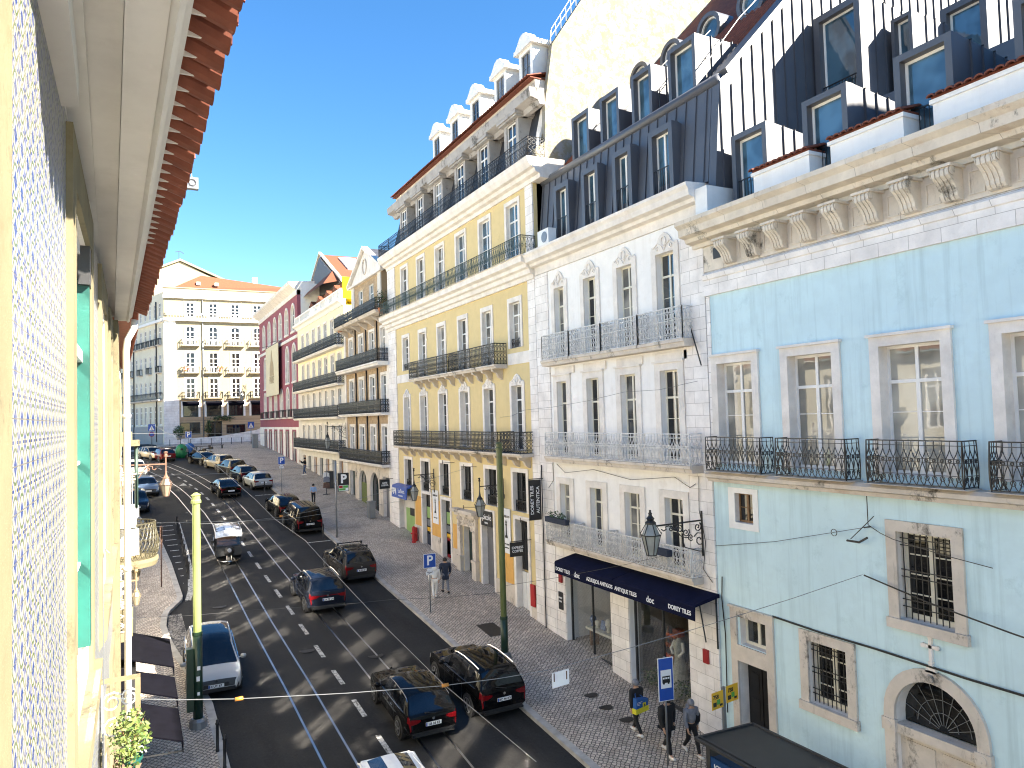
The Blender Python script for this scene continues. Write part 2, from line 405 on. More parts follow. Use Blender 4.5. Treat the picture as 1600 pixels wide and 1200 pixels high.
# limestone setts
def setts(name, sc, ca, cb, cg, rotz=.785, rnd_=.35, lowc=.5):
    m, t, b = newmat(name); co = coords(t, (1, 1, .0), (0, 0, rotz))
    vo = N(t, 'TexVoronoi', feature='DISTANCE_TO_EDGE'); vo.inputs['Scale'].default_value = sc; vo.inputs['Randomness'].default_value = rnd_
    vc = N(t, 'TexVoronoi', feature='F1'); vc.inputs['Scale'].default_value = sc; vc.inputs['Randomness'].default_value = rnd_
    t.links.new(co, vo.inputs['Vector']); t.links.new(co, vc.inputs['Vector'])
    sp = N(t, 'SeparateColor'); t.links.new(vc.outputs['Color'], sp.inputs[0])
    c = mix(t, ca, cb, sp.outputs[0])
    o2 = coords(t)
    c = mix(t, c, tuple(x*lowc for x in ca), ramp(t, noise(t, o2, .5, 7, .7), [(.45, 0), (.75, .75)]))
    f = ramp(t, vo.outputs[0], [(.03, 1), (.14, 0)])
    c = mix(t, c, cg, f)
    t.links.new(c, b.inputs['Base Color']); b.inputs['Roughness'].default_value = .6; b.inputs['Specular IOR Level'].default_value = .4
    bump(t, b, ramp(t, vo.outputs[0], [(0, 0), (.2, 1)]), .8, .02)
setts('setts_light', 7.4, (.50, .415, .335), (.76, .66, .54), (.04, .033, .027))
setts('setts_grey', 6.0, (.22, .20, .175), (.36, .335, .30), (.03, .027, .024), .4, .6)
# worn road paint
m, t, b = newmat('road_paint'); co = coords(t)
f = ramp(t, noise(t, co, 9, 6, .75), [(.40, 0), (.55, 1)])
t.links.new(mix(t, (.06, .058, .056), (.50, .49, .46), f), b.inputs['Base Color']); b.inputs['Roughness'].default_value = .75
# roof tiles
m, t, b = newmat('roof_tile'); co = coords(t)
c = mix(t, (.13, .036, .02), (.22, .065, .035), ramp(t, noise(t, co, 5, 5, .65), [(.3, 0), (.7, 1)]))
c = mix(t, c, (.09, .05, .035), ramp(t, noise(t, co, 1.8, 8, .75), [(.55, 0), (.75, .7)]))
t.links.new(c, b.inputs['Base Color']); b.inputs['Roughness'].default_value = .85; bump(t, b, noise(t, co, 25, 4), .3, .01)
# azulejo wall: 14 cm glazed tiles in blue, ochre and green on white; u = y, v = z
m, t, b = newmat('azulejo')
tc = N(t, 'TexCoord'); sx = N(t, 'SeparateXYZ'); t.links.new(tc.outputs['Object'], sx.inputs[0])
def mth(op, a, b_=None, c_=None):
    n = N(t, 'Math', operation=op)
    for i, x in enumerate((a, b_, c_)):
        if x is None: continue
        if isinstance(x, (int, float)): n.inputs[i].default_value = x
        else: t.links.new(x, n.inputs[i])
    return n.outputs[0]
P_ = .15
def cell(sock): return mth('SUBTRACT', mth('FRACT', mth('DIVIDE', sock, P_)), .5)
cu_, cv_ = cell(sx.outputs[1]), cell(sx.outputs[2])
au, av = mth('ABSOLUTE', cu_), mth('ABSOLUTE', cv_)
rad = mth('SQRT', mth('ADD', mth('MULTIPLY', cu_, cu_), mth('MULTIPLY', cv_, cv_)))
ang = mth('ARCTAN2', cv_, cu_)
pet = mth('MULTIPLY', mth('ADD', mth('COSINE', mth('MULTIPLY', ang, 8.0)), 1.6), .125)
flower = mth('LESS_THAN', rad, pet); core = mth('LESS_THAN', rad, .09)
eu, ev = mth('SUBTRACT', .5, au), mth('SUBTRACT', .5, av)
rc = mth('SQRT', mth('ADD', mth('MULTIPLY', eu, eu), mth('MULTIPLY', ev, ev)))
diam = mth('LESS_THAN', mth('ADD', eu, ev), .24); ringc = mth('LESS_THAN', mth('ABSOLUTE', mth('SUBTRACT', rc, .36)), .035)
dl = mth('LESS_THAN', mth('ABSOLUTE', mth('SUBTRACT', mth('ADD', au, av), .46)), .03)
c = mix(t, (.27, .27, .265), (.010, .03, .17), flower)
c = mix(t, c, (.13, .12, .035), core); c = mix(t, c, (.06, .10, .045), ringc); c = mix(t, c, (.011, .036, .17), diam); c = mix(t, c, (.15, .135, .06), dl)
hu = mth('ABSOLUTE', mth('SUBTRACT', mth('FRACT', mth('DIVIDE', sx.outputs[1], .15)), .5)); hv = mth('ABSOLUTE', mth('SUBTRACT', mth('FRACT', mth('DIVIDE', sx.outputs[2], .15)), .5))
jo = mth('GREATER_THAN', mth('MAXIMUM', hu, hv), .488)
c = mix(t, c, (.12, .11, .09), jo)
co = coords(t); c = mix(t, c, (.25, .24, .215), ramp(t, noise(t, co, 3, 6, .7), [(.45, 0), (.7, .45)]))
t.links.new(c, b.inputs['Base Color']); b.inputs['Roughness'].default_value = .35; b.inputs['Specular IOR Level'].default_value = .25
bump(t, b, mth('SUBTRACT', 1.0, jo), .3, .004)
# brown tile cladding of the narrow house
def add_grid(name, s_, dark):
    m = M[name]; t = m.node_tree; b = t.nodes['Principled BSDF']; src = b.inputs['Base Color'].links[0].from_socket
    br = N(t, 'TexBrick', offset=0.0); br.inputs['Scale'].default_value = 1; br.inputs['Brick Width'].default_value = s_; br.inputs['Row Height'].default_value = s_
    br.inputs['Mortar Size'].default_value = .006; br.inputs['Color1'].default_value = (1, 1, 1, 1); br.inputs['Color2'].default_value = (.7, .7, .7, 1); br.inputs['Mortar'].default_value = (dark, dark, dark, 1)
    tc = N(t, 'TexCoord'); sx = N(t, 'SeparateXYZ'); cx = N(t, 'CombineXYZ'); t.links.new(tc.outputs['Object'], sx.inputs[0]); t.links.new(sx.outputs[1], cx.inputs[0]); t.links.new(sx.outputs[2], cx.inputs[1]); t.links.new(cx.outputs[0], br.inputs['Vector'])
    t.links.new(mix(t, src, br.outputs[0], 1.0, 'MULTIPLY'), b.inputs['Base Color'])
add_grid('brown_tile_wall', .2, .6)
# ---------------------------------------------------------------- facade pieces
def arc_pts(ua, ub, vspring, n=12, el=1.0):
    c = (ua+ub)/2; r = (ub-ua)/2
    return [(c - r*math.cos(math.pi*i/n), vspring + r*el*math.sin(math.pi*i/n)) for i in range(n+1)]
def wall(mb, u0, u1, v0, v1, holes=(), depth=.3, w=0.0, reveal_mi=None):
    us = sorted({round(x, 4) for x in [u0, u1] + [h[0] for h in holes] + [h[1] for h in holes] if u0 <= x <= u1})
    vs = sorted({round(x, 4) for x in [v0, v1] + [h[2] for h in holes] + [h[3] for h in holes] if v0 <= x <= v1})
    for i in range(len(us)-1):
        # join empty cells upwards so the sheet stays light
        run = None
        for j in range(len(vs)-1):
            cu, cv = (us[i]+us[i+1])/2, (vs[j]+vs[j+1])/2
            solid = not any(h[0] < cu < h[1] and h[2] < cv < h[3] for h in holes)
            if solid and run is None: run = vs[j]
            if run is not None and (not solid or j == len(vs)-2):
                top = vs[j+1] if solid else vs[j]
                mb.poly([(us[i], w, run), (us[i+1], w, run), (us[i+1], w, top), (us[i], w, top)]); run = None
    k = mb.mi
    for h in holes:
        a, b, c, d = h[:4]
        if reveal_mi is not None: mb.mi = reveal_mi
        mb.poly([(a, w, c), (a, w-depth, c), (a, w-depth, d), (a, w, d)]); mb.poly([(b, w, c), (b, w-depth, c), (b, w-depth, d), (b, w, d)])
        mb.poly([(a, w, c), (b, w, c), (b, w-depth, c), (a, w-depth, c)])
        if len(h) > 4 and h[4]:
            sp = d - (b-a)/2*h[4]; ar = arc_pts(a, b, sp, 12, h[4])
            mb.mi = k
            for q in range(6): mb.poly([(a, w, d), (ar[q][0], w, ar[q][1]), (ar[q+1][0], w, ar[q+1][1])])
            for q in range(6, 12): mb.poly([(b, w, d), (ar[q][0], w, ar[q][1]), (ar[q+1][0], w, ar[q+1][1])])
            if reveal_mi is not None: mb.mi = reveal_mi
            for q in range(12): mb.poly([(ar[q][0], w, ar[q][1]), (ar[q+1][0], w, ar[q+1][1]), (ar[q+1][0], w-depth, ar[q+1][1]), (ar[q][0], w-depth, ar[q][1])])
        else: mb.poly([(a, w, d), (b, w, d), (b, w-depth, d), (a, w-depth, d)])
        mb.mi = k
def shell(mb, u0, u1, v0, v1, holes=(), depth=.3, back=12., roof=True):
    """front sheet with openings + the solid house behind it"""
    wall(mb, u0, u1, v0, v1, holes, depth, reveal_mi=1)
    mb.box(u0, u1, -back, -depth, v0, v1 if roof else v1)
    for u in (u0, u1): mb.poly([(u, 0, v0), (u, -depth, v0), (u, -depth, v1), (u, 0, v1)])
    mb.poly([(u0, 0, v1), (u1, 0, v1), (u1, -depth, v1), (u0, -depth, v1)])
def window(T, root, h, depth=.22, mat='white_paint', pane='pane', cols=2, transom=.72, rows=3, toprows=1, ft=.06, mt=.022, arch=0, name='window', top_cols=None, shutterbox=False):
    u0, u1, v0, v1 = h[:4]; w0 = -depth; w1 = -depth+.065
    if pane == 'pane' and root.name[:6] != 'church': pane = wr_.choice(('pane', 'pane', 'pane_b', 'pane_dark', 'pane_curtain'))
    mb = MB(T); W_, H_ = u1-u0, v1-v0
    if arch:
        sp = v1-(W_/2)*arch; ar = arc_pts(u0, u1, sp, 10, arch); ai = arc_pts(u0+ft, u1-ft, sp, 10, arch)
        for q in range(10): mb.prism([ar[q], ar[q+1], ai[q+1], ai[q]], w0, w1, 'w')
        vt = sp
    else:
        mb.box(u0, u1, w0, w1, v1-ft, v1); vt = v1-ft
    mb.box(u0, u0+ft, w0, w1, v0, vt); mb.box(u1-ft, u1, w0, w1, v0, vt); mb.box(u0+ft, u1-ft, w0, w1, v0, v0+ft*1.3)
    vtr = v0+H_*transom if transom else v1-ft
    if transom: mb.box(u0+ft, u1-ft, w0+.003, w1+.012, vtr-ft*.6, vtr+ft*.6)
    iu0, iu1 = u0+ft, u1-ft; a = v0+ft*1.3; bnd = vtr-(ft*.6 if transom else 0)
    for c in range(1, cols):
        uc = iu0+(iu1-iu0)*c/cols; mb.box(uc-ft*.75, uc+ft*.75, w0+.002, w1+.006, a, bnd)
    for c in range(cols):
        x0 = iu0+(iu1-iu0)*c/cols+(ft*.7 if c else 0); x1 = iu0+(iu1-iu0)*(c+1)/cols-(ft*.7 if c < cols-1 else 0)
        for r in range(1, rows):
            z = a+(bnd-a)*r/rows; mb.box(x0, x1, w0+.02, w1-.008, z-mt/2, z+mt/2)
    if transom:
        tc = top_cols or cols; tv = v1-ft
        for c in range(1, tc):
            uc = iu0+(iu1-iu0)*c/tc; mb.box(uc-ft*.6, uc+ft*.6, w0+.002, w1+.004, vtr+ft*.6, tv if not arch else v1-ft)
    o = mb.build(name, M[mat], root)
    pb = MB(T)
    if arch:
        pg = [(u0+.02, v0+.02)]+[(x, z) for x, z in arc_pts(u0+.02, u1-.02, sp, 10, arch)]+[(u1-.02, v0+.02)]
        pb.prism(pg, w0+.024, w0+.036, 'w')
    else: pb.box(u0+.02, u1-.02, w0+.024, w0+.036, v0+.02, v1-.02)
    pb.build('pane', M[pane], o)
    return o
wr_ = random.Random(21)
def surround(T, parent, h, jw=.2, lh=.25, sill=.12, proud=.05, mat='limestone_plain', cap=True, crest=0, arch=0, bottom=True):
    u0, u1, v0, v1 = h[:4]; mb = MB(T)
    if arch:
        sp = v1-(u1-u0)/2*arch; ar = arc_pts(u0, u1, sp, 12, arch); ao = arc_pts(u0-jw, u1+jw, sp, 12, ((u1-u0)/2*arch+jw)/((u1-u0)/2+jw))
        for q in range(12): mb.prism([ar[q], ar[q+1], ao[q+1], ao[q]], 0.0, proud, 'w')
        vt = sp
    else:
        mb.box(u0-jw, u1+jw, 0, proud, v1, v1+lh); vt = v1
        if cap: mb.box(u0-jw-.05, u1+jw+.05, 0, proud+.07, v1+lh, v1+lh+.07)
    mb.box(u0-jw, u0, 0, proud, v0, vt); mb.box(u1, u1+jw, 0, proud, v0, vt)
    if sill: mb.box(u0-jw-.04, u1+jw+.04, 0, proud+.06, v0-sill, v0)
    if crest:
        c = (u0+u1)/2; b = v1+lh; hw = (u1-u0)/2+jw
        pr = [(c-hw, b), (c-hw*.92, b+crest*.25), (c-hw*.6, b+crest*.3), (c-hw*.38, b+crest*.75), (c-hw*.2, b+crest*.95), (c, b+crest*1.08)]
        mb.prism(pr+[(2*c-x, z) for x, z in pr[::-1][1:]], 0, proud*.9, 'w')
        for dx, rr, z in ((0, .13, b+crest*.45), (-hw*.5, .055, b+.02), (hw*.5, .055, b+.02)):
            mb.tube([(c+dx+rr*math.cos(t_*math.pi/6), proud+.01, z+rr*1.25*math.sin(t_*math.pi/6)) for t_ in range(12)], .022, 4, closed=True)
        mb.tube([(c-hw*.8, proud+.01, b+.05), (c-hw*.45, proud+.01, b+.2), (c-hw*.2, proud+.01, b+.1), (c, proud+.01, b-.1), (c+hw*.2, proud+.01, b+.1), (c+hw*.45, proud+.01, b+.2), (c+hw*.8, proud+.01, b+.05)], .018, 4)
    return mb.build('surround', M[mat], parent)
def belly_f(b):
    return (lambda t: 0.0) if not b else (lambda t: b*(math.sin(math.pi*min(1, t*1.0))**.8*(1-t*.75) if t < 1 else 0))
def railing(mb, path, v0, h, style='bars', r=.011, pitch=.13, belly=0, post_every=0, sides=4):
    bf = belly_f(belly)
    for k in range(len(path)-1):
        (ua, wa), (ub, wb) = path[k], path[k+1]
        L = math.hypot(ub-ua, wb-wa)
        if L < .05: continue
        du, dw = (ub-ua)/L, (wb-wa)/L; ou, ow = -dw, du
        def P(s_, t): return (ua+du*s_+ou*bf(t), wa+dw*s_+ow*bf(t), v0+h*t)
        def line(pts, rr=r, sd=sides): mb.tube([P(*q) for q in pts], rr, sd, cap=False)
        line([(0, 1), (L, 1)], r*1.9); line([(0, .03), (L, .03)], r*1.4)
        for s_ in (0, L): line([(s_, t/8) for t in range(9)] if belly else [(s_, 0), (s_, 1)], r*1.5)
        n = max(1, round(L/pitch)); p = L/n
        if style == 'lattice':
            line([(0, .90), (L, .90)]); line([(0, .62), (L, .62)]); line([(0, .54), (L, .54)]); line([(0, .27), (L, .27)], r*.9)
            for i in range(n):
                s0 = i*p
                zz = [(0, .03), (.28, .12), (.5, .27), (.28, .42), (0, .54), (0, .62), (.3, .72), (.5, .82), (.5, .90)]
                line([(s0+a*p, z) for a, z in zz]); line([(s0+(1-a)*p, z) for a, z in zz])
                line([(s0+p/2+.03*math.cos(q*math.pi/4), .58+.03*math.sin(q*math.pi/4)/h) for q in range(9)], r*1.5)
                line([(s0+p/2, .27), (s0+p/2, .54)], r*.8)
                line([(s0+p*(.5+.3*math.cos(q*math.pi/5)), .20+.055*math.sin(q*math.pi/5)) for q in range(11)], r*.8)
                line([(s0+p/2, .9), (s0+p/2, 1)], r*.8)
        elif style == 'scroll':
            line([(0, .86), (L, .86)]); line([(0, .60), (L, .60)], r*1.3); line([(0, .16), (L, .16)])
            for i in range(n):
                s0 = i*p; c = s0+p/2
                line([(s0, .03), (s0, 1)], r*.9)
                line([(c+p*.42*math.cos(q*math.pi/5), .93+.055*math.sin(q*math.pi/5)) for q in range(11)], r*.7)
                line([(c+p*.42*math.sin(q*.9), .18+.4*q/8) for q in range(9)], r*.8)
                line([(c-p*.42*math.sin(q*.9), .18+.4*q/8) for q in range(9)], r*.8)
                line([(c+p*.4*math.cos(q*math.pi/4), .73+.10*math.sin(q*math.pi/4)) for q in range(9)], r*.8)
                line([(s0, .04), (c, .14), (s0+p, .04)], r*.8)
        elif style == 'panel':
            line([(0, .88), (L, .88)]); line([(0, .14), (L, .14)])
            for i in range(n):
                s0 = i*p; c = s0+p/2
                if i: line([(s0, 0.03), (s0, 1)], r*.8)
                line([(s0, .14), (c, .5), (s0, .88)], r*.8); line([(s0+p, .14), (c, .5), (s0+p, .88)], r*.8)
                line([(c+p*.3*math.cos(q*math.pi/3), .5+.09*math.sin(q*math.pi/3)) for q in range(7)], r*.9)
                line([(c+p*.35*math.cos(q*math.pi/3), .94+.04*math.sin(q*math.pi/3)) for q in range(7)], r*.7)
        else:
            line([(0, .86), (L, .86)])
            for i in range(1, n): line([(i*p, 0.03), (i*p, 1)], r*.8)
        if post_every:
            m_ = max(1, round(L/post_every))
            for i in range(1, m_): line([(L*i/m_, 0), (L*i/m_, 1.02)], r*1.7)
def balcony(T, root, u0, u1, v0, out, h, style, mat, slab_h=.22, slab_mat='limestone_worn', r=.011, pitch=.13, belly=0, brackets=0, post_every=0, name='balcony', inset=.06, sides=4):
    """slab (the part itself) > railing, brackets"""
    mb = MB(T)
    mb.prism([(0.0, v0-slab_h), (out*.86, v0-slab_h), (out*.92, v0-slab_h*.45), (out, v0-slab_h*.4), (out, v0), (0.0, v0)], u0, u1, 'u')
    o = mb.build(name, M[slab_mat], root)
    rb = MB(T); a = inset
    railing(rb, [(u0+a, .0), (u0+a, out-a), (u1-a, out-a), (u1-a, .0)], v0, h, style, r, pitch, belly, post_every, sides)
    rb.build('railing', M[mat], o)
    if brackets:
        for i in range(brackets):
            kb = MB(T)
            c = u0+(u1-u0)*(i+.5)/brackets
            kb.prism([(0.0, v0-slab_h), (out*.8, v0-slab_h), (out*.75, v0-slab_h-.12), (out*.45, v0-slab_h-.2), (out*.3, v0-slab_h-.42), (0.0, v0-slab_h-.55)], c-.09, c+.09, 'u'); kb.build('bracket', M[slab_mat], o)
    return o
def profile(T, root, name, mat, prof, u0, u1):
    mb = MB(T); mb.prism(prof, u0, u1, 'u'); return mb.build(name, M[mat], root)
def part_box(T, root, name, mat, *bx):
    mb = MB(T); mb.box(*bx); return mb.build(name, M[mat], root)

# ---------------------------------------------------------------- the ground
def strip(name, mat, left, right, Y0, Y1, dz, step=1.0, kind='structure', skirt=0):
    """a sheet between two lines x = left(Y) and x = right(Y) that follows the hill"""
    mb = MB(); n = max(1, int((Y1-Y0)/step)); a = None
    for i in range(n+1):
        y = Y0+(Y1-Y0)*i/n; z = gz(y)+dz
        l, r_ = (lerp(left, y) if isinstance(left, list) else left), (lerp(right, y) if isinstance(right, list) else right)
        row = [(l, y, z), (r_, y, z)] + ([(l, y, z-skirt), (r_, y, z-skirt)] if skirt else [])
        b = mb.addv(row)
        if a is not None:
            mb.face((a, a+1, b+1, b))
            if skirt: mb.face((a, b, b+2, a+2)); mb.face((a+1, a+3, b+3, b+1))
        if skirt and i in (0, n): mb.face((b, b+1, b+3, b+2))
        a = b
    o = mb.build(name, M[mat]); return tag(o, kind=kind)
strip('ground', 'setts_grey', -260, 320, -120, 380, -.30, 4)
strip('road', 'asphalt', -40, 30, -60, 132, 0, 1)
KERB = [(-60, 12.3), (15, 12.1), (22.7, 11.93), (31.4, 11.81), (39, 11.65), (51, 11.4), (62, 11.1), (69, 10.9), (78, 10.3), (84, 9.6), (92, 8.3), (98, 7.0), (104, 6.2), (110, 6.2), (118, 6.2)]
LK = [(-60, 2.5), (23.8, 2.45), (28.2, 2.36), (33.1, 1.55), (34.5, 1.35), (36.6, 1.2), (38.3, 1.35), (40.2, 2.1), (46.8, 1.85), (53.2, 1.45), (57, .9), (62, .1), (70, -.4), (90, -1.2), (105, -3.0), (132, -8)]
FAR = 118.0
strip('pavement', 'setts_light', KERB, 40, -60, FAR, .13, .5, skirt=.0)
strip('pavement', 'setts_light', -45, LK, -60, 125, .13, .5)
strip('plaza', 'setts_light', 3.0, 40, FAR, 131, .134, 1, skirt=.3)
def kerb(name, line, Y0, Y1, wdt, sgn):
    strip(name, 'kerb_stone', [(y, x-(wdt if sgn > 0 else 0)) for y, x in line], [(y, x+(wdt if sgn < 0 else 0)) for y, x in line], Y0, Y1, .138, .5, skirt=.2)
kerb('kerb', [(y, x+.0) for y, x in KERB], -60, FAR, .26, -1)
kerb('kerb', LK, -60, 125, .26, 1)
# cobbled bay under the silver car
strip('parking_bay', 'setts_grey', [(20, 1.05), (34.5, 1.15), (38.3, 1.35)], [(20, 2.45), (23.8, 2.45), (28.2, 2.36), (33.1, 2.05), (38.3, 1.9)], 27.4, 38.2, .02, .5)
# rails: two pairs, each rail a steel strip beside its groove
RL = [(-20, 5.02), (22.6, 4.99), (28.3, 4.87), (35.4, 4.62), (43.5, 4.42), (50, 4.2), (56, 4.0), (60.6, 3.78), (68, 3.2), (73, 2.7), (80, 1.7), (90, -.2), (100, -2.6), (118, -7.6)]
RR = [(-20, 8.12), (22.4, 8.04), (30, 7.85), (34.6, 7.65), (41, 7.42), (53, 7.0), (64.7, 6.52), (71, 6.0), (78, 5.2), (85, 4.2), (92, 2.9), (100, 1.0), (110, -1.9), (118, -4.4)]
for base in (RL, RR):
    for off in (0, .90):
        ln = [(y, x+off) for y, x in base]
        strip('tram_rail', 'steel_rail', [(y, x-.035) for y, x in ln], [(y, x+.035) for y, x in ln], -20, 118, .012, .5)
        strip('rail_groove', 'rubber', [(y, x+.036) for y, x in ln], [(y, x+.085) for y, x in ln], -20, 118, .006, .5)
# repaired patches of tar across the road
pr = random.Random(5)
for k in range(9):
    yy = 19+k*6.2+pr.random()*3; xx = pr.choice((3.0, 6.2, 6.4, 8.9, 9.3)); strip('road_patch', 'tar_patch', xx, xx+.7+pr.random()*.7, yy, yy+1.2+pr.random()*2.5, .003+k*.0002, .5)
# paint
MID = [(-20, 7.2), (22, 6.98), (28, 6.85), (36.7, 6.56), (42, 6.38), (50, 6.12), (58, 5.84), (65, 5.5), (70, 5.1), (78, 4.25), (84, 3.3), (92, 1.7)]
y = 14.2
while y < 88:
    strip('lane_dash', 'road_paint', [(a, b-.085) for a, b in MID], [(a, b+.085) for a, b in MID], y, y+1.35, .005, .45); y += 2.72
BAY = [(15, 10.55), (42, 9.98), (48, 9.82), (55.8, 9.35), (61.6, 9.19), (72, 8.98), (79, 8.5)]
strip('bay_line', 'road_paint', 9.15, 10.9, 66.3, 66.5, .008, .1)
strip('bay_line', 'road_paint', 9.9, 11.4, 48.7, 48.85, .008, .1)
ISL = [(40.0, 2.30), (41.5, 2.52), (44.9, 2.72), (50, 2.76), (57.9, 2.70)]
strip('hatched_island', 'road_paint', [(a, b-.14) for a, b in ISL], [(a, b+.14) for a, b in ISL], 40, 57.9, .05, .4, skirt=.06)
for i in range(11):
    yy = 43.0+i*1.42; strip('hatch_bar', 'road_paint', lerp(LK, yy)+.25, lerp(ISL, yy)-.35, yy, yy+.16, .006, .08)
for i in range(7):
    strip('crossing_bar', 'road_paint', -1.5+i*1.0, -1.0+i*1.0, 112.5-i*.35, 115.2-i*.35, .008, .5)
for k in range(5):   # arrow and give-way ticks far up the hill
    strip('lane_mark', 'road_paint', 3.4-k*1.3, 4.4-k*1.3, 100.5+k*.4, 100.9+k*.4, .007, .2)
strip('lane_mark', 'road_paint', [(74.5, 3.6), (76, 4.0)], [(74.5, 4.3), (76, 4.1)], 74.5, 76, .007, .2)
def manhole(x, y, r):
    mb = MB(); mb.lathe([(0, .0), (r, .0), (r, .006), (r*.85, .009), (0, .009)], (x, y, gz(y)+.132), 14)
    tag(mb.build('manhole_cover', M['manhole']), 'dark round manhole cover set in the pavement by the tile shop', 'manhole', 'manhole covers by the tile shop')
for q in ((14.6, 22.9), (14.55, 21.9), (14.7, 20.9)): manhole(*q, .26)
o = strip('access_hatch', 'manhole', [(29.3, 13.66), (30.85, 13.66)], [(29.3, 14.5), (30.85, 14.5)], 29.3, 30.8, .14, .3, skirt=.02, kind=None)
tag(o, 'large dark rectangular metal hatch let into the pale pavement', 'hatch')
# ================================================================ light blue church house, nearest on the right
XF = 16.5; TR = TX(XF)
def house(name, y, label, cat='building'):
    return empty(name, (XF, y, gz(y)), label, cat)
BL = house('church_building', 9, 'pale blue rendered building with tall stone framed windows, barred openings and carved cornice', 'building')
Y0, Y1 = -14.0, 18.17
talls = [(Y0_ - .0, 0) for Y0_ in ()]
TALL = [(16.30, 17.76), (13.45, 14.93), (10.48, 12.05), (7.58, 9.12), (4.68, 6.22), (1.78, 3.32), (-1.1, .42)]
H_t = [(a, b, 10.75, 13.9) for a, b in TALL]
H_small = (16.51, 17.25, 8.98, 9.88); H_b1 = (10.48, 11.84, 7.28, 9.38); H_b2 = (13.44, 14.68, 4.37, 6.05)
H_door = (16.18, 17.36, 1.55, 4.76); H_tr = (16.18, 17.26, 5.26, 6.1); H_arch = (10.12, 12.1, 1.0, 5.95, 1.0)
H_b3 = (6.6, 8.0, 4.3, 6.0); H_b4 = (4.6, 6.0, 7.28, 9.38)
mb = MB(TR); shell(mb, Y0, Y1, -1.6, 16.2, H_t+[H_small, H_b1, H_b2, H_door, H_tr, H_arch, H_b3, H_b4], .5, 15)
mb.build('wall', [M['blue_stucco'], M['limestone_plain']], BL)
mb = MB(TR); mb.box(Y0, Y1, -15, -.02, 16.2, 18.3); mb.build('attic_wall', M['cornice_stone'], BL)
profile(TR, BL, 'frieze', 'white_ashlar', [(-.3, 16.12), (.09, 16.12), (.09, 16.62), (.13, 16.64), (.16, 16.78), (.10, 16.82), (.0, 16.9), (-.3, 16.9)], Y0, Y1+.01)
profile(TR, BL, 'frieze_band', 'cornice_stone', [(-.3, 16.905), (.04, 16.905), (.04, 17.72), (-.3, 17.72)], Y0, Y1+.02)
profile(TR, BL, 'cornice', 'cornice_stone', [(-.3, 17.725), (.14, 17.725), (.16, 17.85), (.42, 17.9), (.46, 18.02), (.70, 18.08), (.72, 18.3), (.86, 18.42), (.86, 18.55), (.6, 18.62), (-1.0, 18.66), (-1.0, 17.725)], Y0, Y1+.42)
profile(TR, BL, 'string_course', 'limestone_worn', [(-.02, 10.2), (.28, 10.2), (.32, 10.3), (.42, 10.34), (.42, 10.44), (.3, 10.52), (-.02, 10.54)], Y0, Y1-.06)
def scroll_bracket(c):
    b = MB(TR); b.smooth = False
    pr = [(.04, 17.7), (.52, 17.7), (.58, 17.6), (.56, 17.48), (.46, 17.40), (.36, 17.30), (.28, 17.16), (.26, 17.06), (.2, 16.98), (.04, 16.96)]
    for k in range(4):
        a = c-.21+k*.105; b.prism([(w_-.0, v_) for w_, v_ in pr], a+.014, a+.091, 'u')
    b.prism([(w_-.025 if w_ > .1 else w_, v_) for w_, v_ in pr], c-.2, c+.2, 'u')
    for s_ in (-1, 1): b.tube([(c+s_*.215, .47, 17.58), (c+s_*.235, .47, 17.58)], .1, 10)
    b.box(c-.27, c+.27, .04, .6, 17.66, 17.724)
    b.build('scroll_bracket', M['cornice_stone'], BL)
bk = [16.92-.995*i for i in range(28)]
for c in bk: scroll_bracket(c)
for c in bk[:-1]:
    fr_ = MB(TR)
    a, b_ = c-.995+.32, c-.32
    for q in ((a, b_, 17.52, 17.56), (a, b_, 17.02, 17.06), (a, a+.04, 17.06, 17.52), (b_-.04, b_, 17.06, 17.52)): fr_.box(q[0], q[1], .04, .065, q[2], q[3])
    fr_.build('frieze_panel', M['cornice_stone'], BL)
part_box(TR, BL, 'vent', 'iron_black', 17.36, 17.72, .04, .055, 17.25, 17.6)
part_box(TR, BL, 'quoin', 'white_ashlar', 18.0, 18.16, 0, .035, 10.56, 16.1)
def bars(T, root, h, w, nv, hz, r=.014):
    u0, u1, v0, v1 = h[:4]; b = MB(T)
    for i in range(nv):
        u = u0+(u1-u0)*(i+.5)/nv; b.tube([(u, w, v0+.02), (u, w, v1-.02)], r, 4)
    for z in hz: b.tube([(u0-.04, w, z), (u1+.04, w, z)], r*1.1, 4)
    b.build('window_bars', M['iron_black'], root)
for i, (a, b_) in enumerate(TALL):
    h = (a, b_, 10.75, 13.9)
    o = window(TR, BL, h, .32, 'white_paint', 'pane_pale', 2, .72, 3, ft=.07)
    surround(TR, o, h, .26, .24, 0, .07, 'limestone_plain')
    balcony(TR, BL, a-.74, b_+.2, 10.56, .6, 1.05, 'lattice', 'iron_black', .03, 'limestone_worn', .0105, .185, .045, inset=.08)
o = window(TR, BL, H_small, .22, 'wood', 'pane_dark', 2, 0, 2, ft=.05); mb = MB(TR)
for q in ((16.3, 16.51, 8.78, 10.04), (17.25, 17.52, 8.78, 10.04), (16.51, 17.25, 8.78, 8.98), (16.51, 17.25, 9.88, 10.04)): mb.box(q[0], q[1], 0, .03, q[2], q[3])
mb.build('surround', M['white_paint'], o)
for h, cap in ((H_b1, True), (H_b2, False), (H_b3, False), (H_b4, True)):
    o = window(TR, BL, h, .34, 'cream_paint', 'pane_dark', 2, 0, 4, ft=.09, mt=.03)
    surround(TR, o, h, .27, .26, .24, .07, 'limestone_worn', cap=False)
    hh = h[3]-h[2]; bars(TR, o, h, -.1, 9, [h[2]+hh*x for x in (.14, .22, .48, .56, .84, .92)])
mb = MB(TR); mb.box(16.18, 17.36, -.42, -.36, 1.55, 4.76); mb.box(16.2, 16.74, -.36, -.33, 1.6, 4.7); mb.box(16.79, 17.34, -.36, -.33, 1.6, 4.7)
